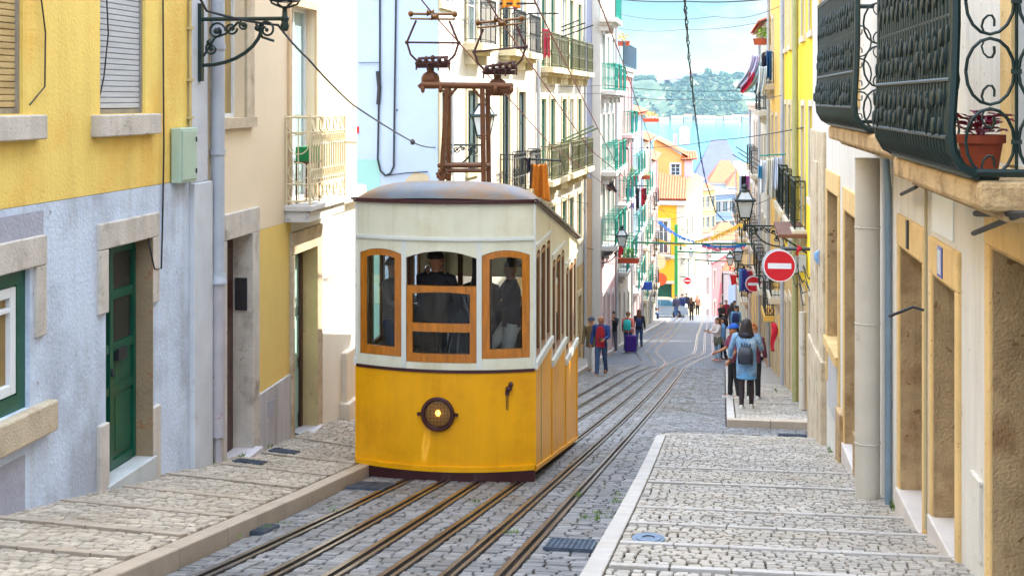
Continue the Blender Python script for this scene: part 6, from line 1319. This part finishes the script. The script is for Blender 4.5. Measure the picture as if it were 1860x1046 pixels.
# ================================================================ people
SK=lambda n,c:M('skin_'+n,c,.55,.06,6,.02)
SKIN=SK('light',(214,160,128)); SKIN2=SK('tan',(176,118,84)); SKIN3=SK('brown',(120,76,54))
HD=M('hair_dark',(38,28,26),.6,.3,14,.1,80,stretch=(6,6,1)); HB=M('hair_brown',(112,70,42),.6,.3,14,.1,80,stretch=(6,6,1)); HG=M('hair_ginger',(176,104,56),.6,.3,14,.1,80,stretch=(6,6,1)); HGR=M('hair_grey',(120,112,106),.6,.3,14,.1,80)
def FB(n,c,**k): return M('fabric_'+n,c,.85,.14,5,.25,55,**k)
def person(label,loc,rz,h=1.7,skin=None,hair=(None,'short'),top=None,bottom=None,shoes=None,legs=((0,0),(0,0)),arms=((0,8,10),(0,8,10)),hem=.90,sleeve=1.0,legmode='trousers',collar=None,face=False,cap=None,tuck=0,head=(0,0),width=1.0,sit=False,group='people in the street'):
    skin=skin or SKIN; T=thing('person',label,'person',(0,0,0),group)
    V=Vector; hip_z=.92 
    def leg(s,a):
        th,kn=R(a[0]),R(a[1]); H=V((s*.088,0,hip_z)); K=H+V((0,-.43*math.sin(th),-.43*math.cos(th))); A_=K+V((0,-.41*math.sin(th-kn),-.41*math.cos(th-kn))); return H,K,A_
    def arm(s,a):
        fw,ot,el=R(a[0]),R(a[1]),R(a[2]); inn=R(a[3]) if len(a)>3 else 0
        S=V((s*.185*width,0,1.42)); d=V((s*math.sin(ot),-math.sin(fw)*math.cos(ot),-math.cos(fw)*math.cos(ot))); E=S+d*.28
        d2=V((s*math.sin(ot*.4-inn),-math.sin(fw+el),-math.cos(fw+el))).normalized(); W_=E+d2*.25; return S,E,W_,d2
    Ls=[leg(s,a) for s,a in zip((-1,1),legs)]; As=[arm(s,a) for s,a in zip((-1,1),arms)]
    low=min(l[2].z for l in Ls); dz=.075-low
    sh_=lambda p:p+V((0,0,dz))
    # skeleton -> one continuous skinned body with five-fingered hands
    vs=[];es=[];rs=[]
    def nv(p,r,par=None):
        vs.append(sh_(p)); rs.append(r)
        if par is not None: es.append((par,len(vs)-1))
        return len(vs)-1
    pel=nv(V((0,0,.95)),.12); sp=nv(V((0,0,1.12)),.11,pel); ch=nv(V((0,.01,1.32)),.115,sp); nk=nv(V((0,.01,1.47)),.052,ch)
    hx,hy=head; j1=nv(V((hx*.3,-.012+hy*.3,1.53)),.055,nk); j2=nv(V((hx*.8,-.02+hy*.8,1.585)),.082,j1); j3=nv(V((hx,-.005+hy,1.655)),.098,j2); nv(V((hx,.0+hy,1.715)),.075,j3)
    ns=nv(V((hx*.8,-.098+hy*.8,1.605)),.013,j2)
    for s in(-1,1): nv(V((hx+s*.098,.01+hy,1.62)),.014,j2)
    for (S,E,W_,d2),s in zip(As,(-1,1)):
        a=nv(S+V((-s*.02,0,0)),.056,ch); e=nv(E,.041,a); w_=nv(W_,.027,e); pm=nv(W_+d2*.055,.031,w_)
        side=d2.cross(V((s,0,.2))).normalized(); curl=V((-s*.6,0,0))+d2*.3
        for k,(o_,l) in enumerate(((-.03,.066),(-.011,.077),(.009,.073),(.028,.058))):
            b0=W_+d2*.095+side*o_; f1=nv(b0,.0095,pm); f2=nv(b0+d2*l*.5+curl*.008,.0085,f1); nv(b0+d2*l*.85+curl*.03,.0075,f2)
        t1=nv(W_+d2*.045-side*.035,.011,w_); nv(W_+d2*.085-side*.052+curl*.015,.009,t1)
    for (H,K,A_),s in zip(Ls,(-1,1)):
        a=nv(H+V((0,0,-.04)),.082,pel); k_=nv(K,.055,a); an=nv(A_,.038,k_); f=nv(A_+V((0,-.1,-.045)),.035,an); nv(A_+V((0,-.17,-.055)),.024,f)
    me=D.meshes.new('body'); me.from_pydata([tuple(v) for v in vs],es,[]); me.materials.append(skin); bo=D.objects.new('body',me); COL.objects.link(bo); bo.parent=T
    sm=bo.modifiers.new('Skin','SKIN'); sm.use_smooth_shade=True
    for i,r in enumerate(rs): me.skin_vertices[0].data[i].radius=(r,r)
    for i in range(len(rs)): me.skin_vertices[0].data[i].use_root=(i==0)
    bo.modifiers.new('Subdivision','SUBSURF').levels=1; bo.modifiers['Subdivision'].render_levels=1
    def rings(spec,n=16,cx=0):
        out=[]
        for z,w_,d_,*o in spec:
            oy=o[0] if o else 0; out.append([sh_(V((cx+w_*(abs(math.cos(a))**.8)*math.copysign(1,math.cos(a)),oy+d_*(abs(math.sin(a))**.8)*math.copysign(1,math.sin(a)),z))) for a in [2*math.pi*k/n for k in range(n)]])
        return out
    W=width
    # upper garment
    b=MB(); spec=[(hem,.172*W,.128),(hem+.004,.175*W,.13)]
    if hem<.9: spec+=[(.9,.18*W,.128)]
    spec+=[(1.02,.165*W,.118),(1.14,.165*W,.116),(1.28,.182*W,.125),(1.38,.188*W,.118),(1.435,.165*W,.095),(1.475,.09,.075),(1.50,.068,.066)]
    b.loft(rings(spec))
    for S,E,W_,d2 in As:
        end=E+(W_-E)*min(1,max(0,(sleeve-.5)*2)) if sleeve>.5 else S+(E-S)*sleeve*2
        pts=[S+V((-math.copysign(.05,S.x),0,.005)),S,S+(E-S)*.5]; rr=[.07,.075,.066]
        if sleeve>.5: pts+=[E,E+(end-E)*.5,end]; rr+=[.056,.052,.047]
        else: pts=[pts[0],pts[1],end]; rr=[.07,.075,.07]
        b.tube([sh_(p) for p in pts],rr,10)
    b.build('top',top,T,70)
    # legs
    b=MB()
    if legmode=='trousers':
        b.loft(rings([(1.0,.155*W,.112),(.95,.168*W,.122),(.86,.165*W,.12),(.80,.1,.09)]))
        for H,K,A_ in Ls: b.tube([sh_(p) for p in(H+V((0,.0,.02)),H+(K-H)*.4,K,K+(A_-K)*.5,A_+V((0,0,-.01)))],[.098,.09,.068,.062,.055],12)
        b.build('trousers',bottom,T,70)
    elif legmode=='tights':
        b.loft(rings([(1.0,.15*W,.11),(.95,.16*W,.12),(.86,.16*W,.12),(.80,.1,.09)]))
        for H,K,A_ in Ls: b.tube([sh_(p) for p in(H+V((0,.0,.02)),H+(K-H)*.4,K,K+(A_-K)*.35,A_)],[.09,.08,.056,.06,.042],12)
        b.build('tights',bottom,T,70)
    for H,K,A_ in Ls:
        b=MB(); p=sh_(A_); b.loft([[p+V((x*w_,y,z)) for x,z in((-1,-.072),(1,-.072),(1,-.03),(.6,t_),(-.6,t_),(-1,-.03))] for y,w_,t_ in((.075,.03,.0),(.05,.04,.02),(-.03,.043,.0),(-.11,.046,-.03),(-.17,.036,-.045),(-.19,.02,-.055))]); b.build('shoe',shoes or BLACK,T,60)
    hc=sh_(V((hx,.012+hy,1.655)))
    hm,hs=hair
    if hm:
        b=MB(); b.ell(hc+V((0,.012,.010)),.106,.116,.110,16,10,cut=-.15 if hs=='short' else -.3)
        if hs=='long':
            b.loft([[hc+V((w_*math.cos(a),.05+oy+d_*math.sin(a),z)) for a in [2*math.pi*k/12 for k in range(12)]] for z,w_,d_,oy in((.08,.08,.065,.0),(-.0,.102,.08,.005),(-.1,.104,.07,.02),(-.19,.116,.056,.045),(-.27,.112,.046,.06),(-.33,.085,.032,.06),(-.36,.04,.02,.06))])
        if hs=='shoulder':
            b.loft([[hc+V((w_*math.cos(a),.03+oy+d_*math.sin(a),z)) for a in [2*math.pi*k/14 for k in range(14)]] for z,w_,d_,oy in((.08,.085,.075,.0),(-.0,.108,.09,.005),(-.08,.124,.085,.01),(-.16,.142,.075,.02),(-.21,.15,.062,.03),(-.25,.12,.045,.035),(-.265,.06,.02,.035))])
        if hs=='bun': b.ell(hc+V((0,.07,.11)),.055,.055,.05)
        b.build('hair',hm,T,60)
    if cap:
        b=MB(); b.ell(hc+V((0,.0,.03)),.117,.128,.105,16,10,cut=-.02); b.loft([[hc+V((x,-.09-y,.035-.02*(y/.12))) for x,y in((-.09,0),(-.07,.07),(0,.1),(.07,.07),(.09,0))],[hc+V((x,-.09-y,.045-.02*(y/.12))) for x,y in((-.09,0),(-.07,.07),(0,.1),(.07,.07),(.09,0))]]); b.build('cap',cap,T,50)
    if face:
        b=MB(); fz_=sh_(V((hx*.9,-.092+hy*.9,1.628)))
        for s in(-1,1): b.ell(fz_+V((s*.034,.0,.012)),.013,.012,.008,8,6); b.cbox(fz_+V((s*.034,.004,.032)),.018,.01,.004)
        b.cbox(fz_+V((0,.006,-.052)),.022,.012,.005); b.build('face',HD,T)
    sc=h/1.74; T.scale=(sc,sc,sc); T.rotation_euler=(0,0,rz); T.location=loc
    if sit: T.location=(loc[0],loc[1],loc[2])
    return T,sh_,As
def place(T_,mb,name,mat,label=None,cat=None,parent=None,smooth=50):     # something built in a person's own axes
    o=mb.build(name,mat,None,smooth); o.matrix_world=Matrix.Translation(T_.location)@T_.rotation_euler.to_matrix().to_4x4()@Matrix.Diagonal((*T_.scale,1))
    return tag(o,label,cat) if label else o
def attach(T_,mb,name,mat,smooth=60):        # a garment given in the person's own axes
    o=mb.build(name,mat,None,smooth); o.parent=T_; return o
def backpack(T_,label,mat,w_=.15,z0=.98,z1=1.38,d=.13,off=.125):
    t=thing('backpack',label,'backpack',(0,0,0),'backpacks'); rg=lambda z,s,dd:[Vector((w_*s*(abs(math.cos(a))**.6)*math.copysign(1,math.cos(a)),off+dd/2+dd/2*(abs(math.sin(a))**.6)*math.copysign(1,math.sin(a)),z)) for a in [2*math.pi*k/16 for k in range(16)]]
    b=MB(); b.loft([rg(z0,.8,d*.6),rg(z0+.02,.98,d),rg((z0+z1)/2,1,d*1.05),rg(z1-.06,.9,d*.85),rg(z1,.6,d*.45)]); b.build('bag',mat,t,60)
    b=MB(); b.loft([[p+Vector((0,d*.55,0)) for p in rg(z,s,d*.45)] for z,s in((z0+.03,.75),(z0+.05,.85),(z0+.17,.82),(z0+.2,.6))]); b.build('pocket',mat,t,60)
    b=MB()
    for s in(-1,1): b.tube([(s*w_*.5,off,z1-.02),(s*.10,.02,1.475),(s*.125,-.09,1.42),(s*.135,-.135,1.28),(s*.15,-.08,1.1),(s*w_*.8,off,z0+.06)],.016,6)
    b.tube([(-.03,off+.03,z1-.01),(-.02,off+.03,z1+.05),(.02,off+.03,z1+.05),(.03,off+.03,z1-.01)],.009,5); b.build('strap',M('strap_dark',(30,32,38),.7,.1,5),t,50)
    t.location=T_.location; t.rotation_euler=T_.rotation_euler; t.scale=T_.scale; return t
JEANS=FB('jeans',(58,84,124)); JEANSL=FB('light_jeans',(160,184,204)); BLK=FB('black',(28,28,32)); NAVY=FB('navy',(32,48,96)); GREYJ=FB('grey_jeans',(86,84,98)); WHT=FB('white',(220,218,216)); TEALF=FB('teal_bag',(40,170,160))
BRSH=M('brown_shoe',(110,58,40),.5,.15,5); WSH=M('white_shoe',(216,212,208),.6,.06,5); PKSH=M('pink_shoe',(230,150,140),.6,.06,5)
at=lambda px,py,off=0:gnd(px,py,off)
# couple walking up on the left
p=at(1092,681); A1,s1_,_a=person('bald man in a navy jacket over a red shirt, walking up with a camera',p,R(-6),1.90,SKIN2,(None,''),FB('navy_jacket',(30,58,116)),JEANS,BRSH,((16,4),(-14,12)),((-4,14,30),(18,10,62,25)),.84,1.0,face=True)
b=MB(); b.loft([[Vector((x*w_,-.122-d_*.4,z+s1_(Vector((0,0,0))).z)) for x in(-1,-.5,0,.5,1)]+[Vector((x*w_,-.05,z+s1_(Vector((0,0,0))).z)) for x in(1,-1)] for z,w_,d_ in((.85,.125,.03),(1.0,.12,.025),(1.2,.125,.03),(1.35,.115,.02),(1.46,.06,-.04))]); attach(A1,b,'red_shirt',FB('red_shirt',(160,26,40)))
place(A1,MB().cbox((.05,-.36,1.09),.05,.035,.035).lathe([(.03,0),(.033,-.05)],12,(.05,-.39,1.09),'y'),'camera_body',BLACK,'small black camera held by the bald man in the navy jacket','camera')
p=at(1074,676); person('woman in a dark cap, olive brown jacket and white trousers beside the bald man',p,R(-4),1.78,SKIN,(HD,'short'),FB('olive_brown',(104,86,58)),WHT,BLACK,((-12,10),(14,4)),((5,10,25),(8,8,30)),.84,1.0,face=True,cap=FB('slate_cap',(60,66,84)))
p=at(1114,640); person('man in a black jumper and grey jeans with a hand at his face',p,R(-18),1.72,SKIN,(HD,'short'),BLK,GREYJ,WSH,((4,2),(-3,2)),((12,8,30),(48,10,100,25)),.9,1.0,face=True,head=(0,-.02))
p=at(1141,640); A2,_s,_a=person('person in a salmon pink top walking away',p,R(172),1.72,SKIN,(HB,'short'),FB('salmon',(236,124,110)),JEANS,WSH,((14,4),(-14,14)),((-14,8,12),(6,10,20)),.9,1.0)
A2['label']='person in a salmon pink top and teal backpack, walking away with a suitcase'
backpack(A2,'teal backpack worn by the person in the salmon pink top',TEALF,.17,.98,1.42,.2)
sp=at(1146,641); t=thing('suitcase','upright purple wheeled suitcase pulled along on the left','suitcase',sp); 
b=MB(); b.box(sp.x-.24,sp.x+.24,sp.y-.14,sp.y+.14,sp.z+.06,sp.z+.74); b.build('case',FB('purple',(58,22,116)),t,bevel=.04)
b=MB(); 
for s in(-1,1): b.tube([(sp.x+s*.1,sp.y,sp.z+.74),(sp.x+s*.1,sp.y+.05,sp.z+1.02)],.012,6)
b.tube([(sp.x-.1,sp.y+.05,sp.z+1.02),(sp.x+.1,sp.y+.05,sp.z+1.02)],.018,6); b.build('pull_handle',M('alu',(190,192,196),.3,.05,5,0,10,.9),t)
for s in(-1,1): b=MB(); b.lathe([(.02,-.02),(.05,-.02),(.05,.02),(.02,.02)],12,(sp.x+s*.18,sp.y,sp.z+.05),'x'); b.build('wheel',BLACK,t)
p=at(1161,630); A3,_s,_a=person('woman in a dark jacket and jeans with brown hair, walking away beside the suitcase',p,R(174),1.70,SKIN,(HB,'long'),FB('dark_jacket',(42,42,56)),JEANS,BLACK,((10,2),(-12,10)),((4,10,8),(-6,12,10)),.86,1.0); backpack(A3,'navy backpack worn by the brown haired woman near the suitcase',NAVY,.13,1.0,1.36,.14)
# girls on the right looking at a phone
p=at(1303,655); A4,_s,_a=person('girl in a white jumper and pale jeans with long brown hair looking at her phone',p,R(-62),1.66,SKIN,(HB,'long'),FB('cream_jumper',(232,218,212)),JEANSL,PKSH,((3,2),(-3,2)),((34,6,62,10),(30,6,66,10)),.9,1.0)
place(A4,MB().cbox((0,-.42,1.24),.035,.008,.07),'phone_case',BLACK,'dark phone held by the girl in the white jumper','phone')
b=MB(); b.loft([[Vector((w_*math.cos(a),.02+d_*math.sin(a),z)) for a in [2*math.pi*k/14 for k in range(14)]] for z,w_,d_ in((1.0,.18,.14),(.92,.2,.17),(.78,.2,.18),(.66,.16,.16),(.62,.12,.12))]); place(A4,b,'tied_jacket',FB('sage',(118,122,104)),'sage green jacket tied round the waist of the girl in white','jacket')
p=at(1313,652); A5,_s,_a=person('girl in a blue denim top and black trousers behind the girl with the phone',p,R(-80),1.64,SKIN,(HD,'long'),FB('denim_top',(110,156,200)),BLK,BRSH,((6,2),(-6,4)),((8,8,10),(0,10,8)),.9,1.0)
b=MB(); b.loft([[Vector((.22+w_*math.cos(a),.05+d_*math.sin(a),z)) for a in [2*math.pi*k/12 for k in range(12)]] for z,w_,d_ in((.9,.03,.05),(.84,.07,.1),(.65,.08,.12),(.58,.05,.08))]); b.tube([(.22,.05,.9),(.2,.02,1.45)],.01,5); place(A5,b,'shoulder_bag',FB('grey_bag',(116,118,134)),'grey shoulder bag carried by the girl in the denim top','bag')
# woman with the denim jacket in front
p=at(1356,742,.13); A6,_s6,_a=person('woman in an oversized blue denim jacket with a black backpack and long dark hair',p,R(172),1.86,SKIN3,(HD,'shoulder'),FB('denim_jacket',(112,148,182),stain=(186,202,212),ssc=5,slo=.46,shi=.6,samt=.75),FB('sheer_black',(46,34,36)),M('grey_trainer',(196,188,180),.6,.1,5),((5,2),(-4,3)),((26,14,70,18),(10,20,26,0)),.66,1.0,'tights',width=1.12)
b=MB(); b.loft([[_s6(Vector((w_*math.cos(a),d_*math.sin(a),z))) for a in [2*math.pi*k/18 for k in range(18)]] for z,w_,d_ in((.74,.18,.135),(.64,.195,.145),(.61,.2,.15),(.60,.19,.14))]); attach(A6,b,'denim_skirt',FB('denim_skirt',(96,150,190)))
b=MB(); b.loft([[_s6(Vector((w_*math.cos(a),.02+d_*math.sin(a),z))) for a in [2*math.pi*k/14 for k in range(14)]] for z,w_,d_ in((1.44,.14,.12),(1.47,.15,.13),(1.51,.12,.12),(1.54,.085,.085))]); attach(A6,b,'scarf',FB('dark_scarf',(52,54,66)))
backpack(A6,'small black leather backpack on the woman in the denim jacket',M('black_leather',(36,40,50),.4,.2,6,.1),.15,.90,1.25,.14,.135)
p=at(1348,713,.13); A7,_s,_a=person('man in a blue cap and plum shirt half hidden beside the woman in denim',Vector((p.x-.26,31.2,G(31.2)+.13)),R(-70),1.70,SKIN2,(HD,'short'),FB('plum',(116,44,66)),BLK,WSH,((5,2),(-5,3)),((22,8,50,15),(10,10,30)),.88,.4,face=True,cap=FB('royal_cap',(30,86,176)))
person('woman in a plum top with a ginger bun half hidden behind the woman in denim',Vector((p.x+.19,30.9,G(30.9)+.13)),R(160),1.72,SKIN,(HG,'bun'),FB('plum2',(96,40,60)),BLK,WSH,((4,2),(-4,2)),((6,12,14),(6,12,16)),.88,.8)
# people further down
def far(label,px,py,rz,top,bot,hair,h=1.72,off=0,Y=None,**k):
    q=gnd(px,py,off) if Y is None else Vector((atY(px,py,Y).x,Y,G(Y)+off)); return person(label,q,R(rz),h,k.pop('skin',SKIN),hair,top,bot,k.pop('shoes',BLACK),**k)
far('man in a dark top and blue jeans standing at the crest beside the car',1228,577,20,FB('dusk',(60,60,82)),JEANS,(HD,'short'),legs=((8,2),(-10,8)))
far('man in navy standing behind the one in jeans at the crest',1239,572,-30,NAVY,JEANS,(HD,'short'),1.78,Y=103,off=.0)
far('man in black with a white collar near the green post',1247,573,10,FB('ink_blue',(30,32,52)),BLK,(HD,'short'),1.78,arms=((30,10,60),(5,8,10)))
far('woman in a long dark coat with brown hair standing on the track',1256,582,178,FB('brown_black',(48,38,38)),BLK,(HB,'long'),1.68,hem=.7,shoes=M('red_boot',(120,40,40),.5,.1,5))
far('woman with ginger hair and a dark skirt by the pink wall',1267,573,10,FB('tan_top',(190,130,100)),BLK,(HG,'long'),1.62,arms=((40,10,100,15),(5,8,10)))
far('man in a black jacket facing the phone girls, upper right pavement',1310,607,40,BLK,JEANS,(HGR,'short'),1.76,arms=((30,8,60),(5,8,10)))
far('man in a dark red shirt behind the man in the black jacket',1319,598,30,FB('dark_red',(140,32,52)),BLK,(HGR,'short'),1.76,Y=84)
B1_,_s,_a=far('person with a navy backpack and pale blue shirt on the right pavement',1337,612,175,FB('sky_shirt',(110,170,214)),BLK,(HD,'short'),1.68,Y=66,off=.13); backpack(B1_,'navy backpack on the person in the pale blue shirt',NAVY,.19,.95,1.42,.2)
far('woman in black with long dark hair ahead of the navy backpack',1330,605,178,FB('charcoal_coat',(40,36,44)),BLK,(HD,'long'),1.72,Y=72,off=.13)
far('person in a dark green jacket further down the right pavement',1334,590,178,FB('bottle_green',(40,80,76)),BLK,(HD,'short'),1.72,Y=78,off=.13)
q=atY(1184,577,95); stp=tag(MB().box(q.x-.3,q.x+.25,94.7,95.3,G(95)-.2,G(95)+.45).build('stone_step',PALE,bevel=.02),'low stone step where a person sits by the car','step')
person('person in dark clothes sitting on a step by the car',Vector((q.x+.05,94.9,G(95)+.02)),R(70),1.68,SKIN,(HD,'short'),BLK,NAVY,BLACK,((84,88),(80,84)),((40,8,50),(40,8,50)),.9,1.0)
# passengers in the tram
TG='people in the tram'
person('driver in a black shirt with his back to the centre window of the tram',Vector((XT-.17,YT+.32,-3.645)),R(168),1.78,SKIN2,(HD,'short'),BLK,BLK,BLACK,((0,0),(0,0)),((20,10,40),(20,10,40)),group=TG)
person('passenger with dark hair further inside the tram, seen over the sash',Vector((XT+.22,YT+1.35,-3.83)),R(170),1.70,SKIN,(HD,'long'),BLK,BLK,BLACK,group=TG)
person('passenger in white trousers behind the right front window of the tram',Vector((XT+.72,YT+.62,-3.645)),R(-75),1.66,SKIN2,(HD,'short'),FB('grape',(46,40,58)),WHT,BLACK,((40,50),(10,20)),((40,8,60),(30,8,70)),group=TG)
person('passenger in a grey striped top behind the left front window',Vector((XT-.80,YT+.75,-3.645)),R(60),1.62,SKIN,(HB,'short'),FB('grey_stripe',(150,140,140)),JEANS,BLACK,((10,10),(0,0)),((30,8,60),(30,8,70)),group=TG)
# ================================================================ loose pieces that share a part name become parts of their own
def split_pieces(o):
    me=o.data; n=len(me.vertices); par=list(range(n)); key={}
    def find(a):
        while par[a]!=a: par[a]=par[par[a]]; a=par[a]
        return a
    for v in me.vertices:
        k=tuple(round(c,4) for c in v.co)
        if k in key: par[find(v.index)]=find(key[k])
        else: key[k]=v.index
    for p in me.polygons:
        a=find(p.vertices[0])
        for q in p.vertices[1:]: par[find(q)]=a
    groups={}
    for p in me.polygons: groups.setdefault(find(p.vertices[0]),[]).append(p.index)
    if len(groups)<2: return
    G_=list(groups.values())
    for g in G_:
        idx=sorted({v for f in g for v in me.polygons[f].vertices}); mp_={v:i for i,v in enumerate(idx)}
        m2=D.meshes.new(o.name.split('.')[0]); m2.from_pydata([me.vertices[i].co[:] for i in idx],[],[tuple(mp_[v] for v in me.polygons[f].vertices) for f in g])
        for mt in me.materials: m2.materials.append(mt)
        m2.polygons.foreach_set('material_index',[me.polygons[f].material_index for f in g]); m2.polygons.foreach_set('use_smooth',[me.polygons[f].use_smooth for f in g])
        c=D.objects.new(o.name.split('.')[0],m2); COL.objects.link(c); c.parent=o.parent
        for md in o.modifiers:
            if md.type=='BEVEL': b_=c.modifiers.new('Bevel','BEVEL'); b_.width=md.width; b_.segments=2; b_.limit_method='ANGLE'
    D.objects.remove(o)
for o in list(D.objects):
    if o.type=='MESH' and o.parent and not o.children and o.name.split('.')[0] in('bare_plaster_patch','corner_stone','stone_base','side_sill','interior_pillar','iron_bracket','loose_cord','stone_trim','junction_box','pilaster','door_surround','letter_slot') and len(o.data.polygons)<4000: split_pieces(o)
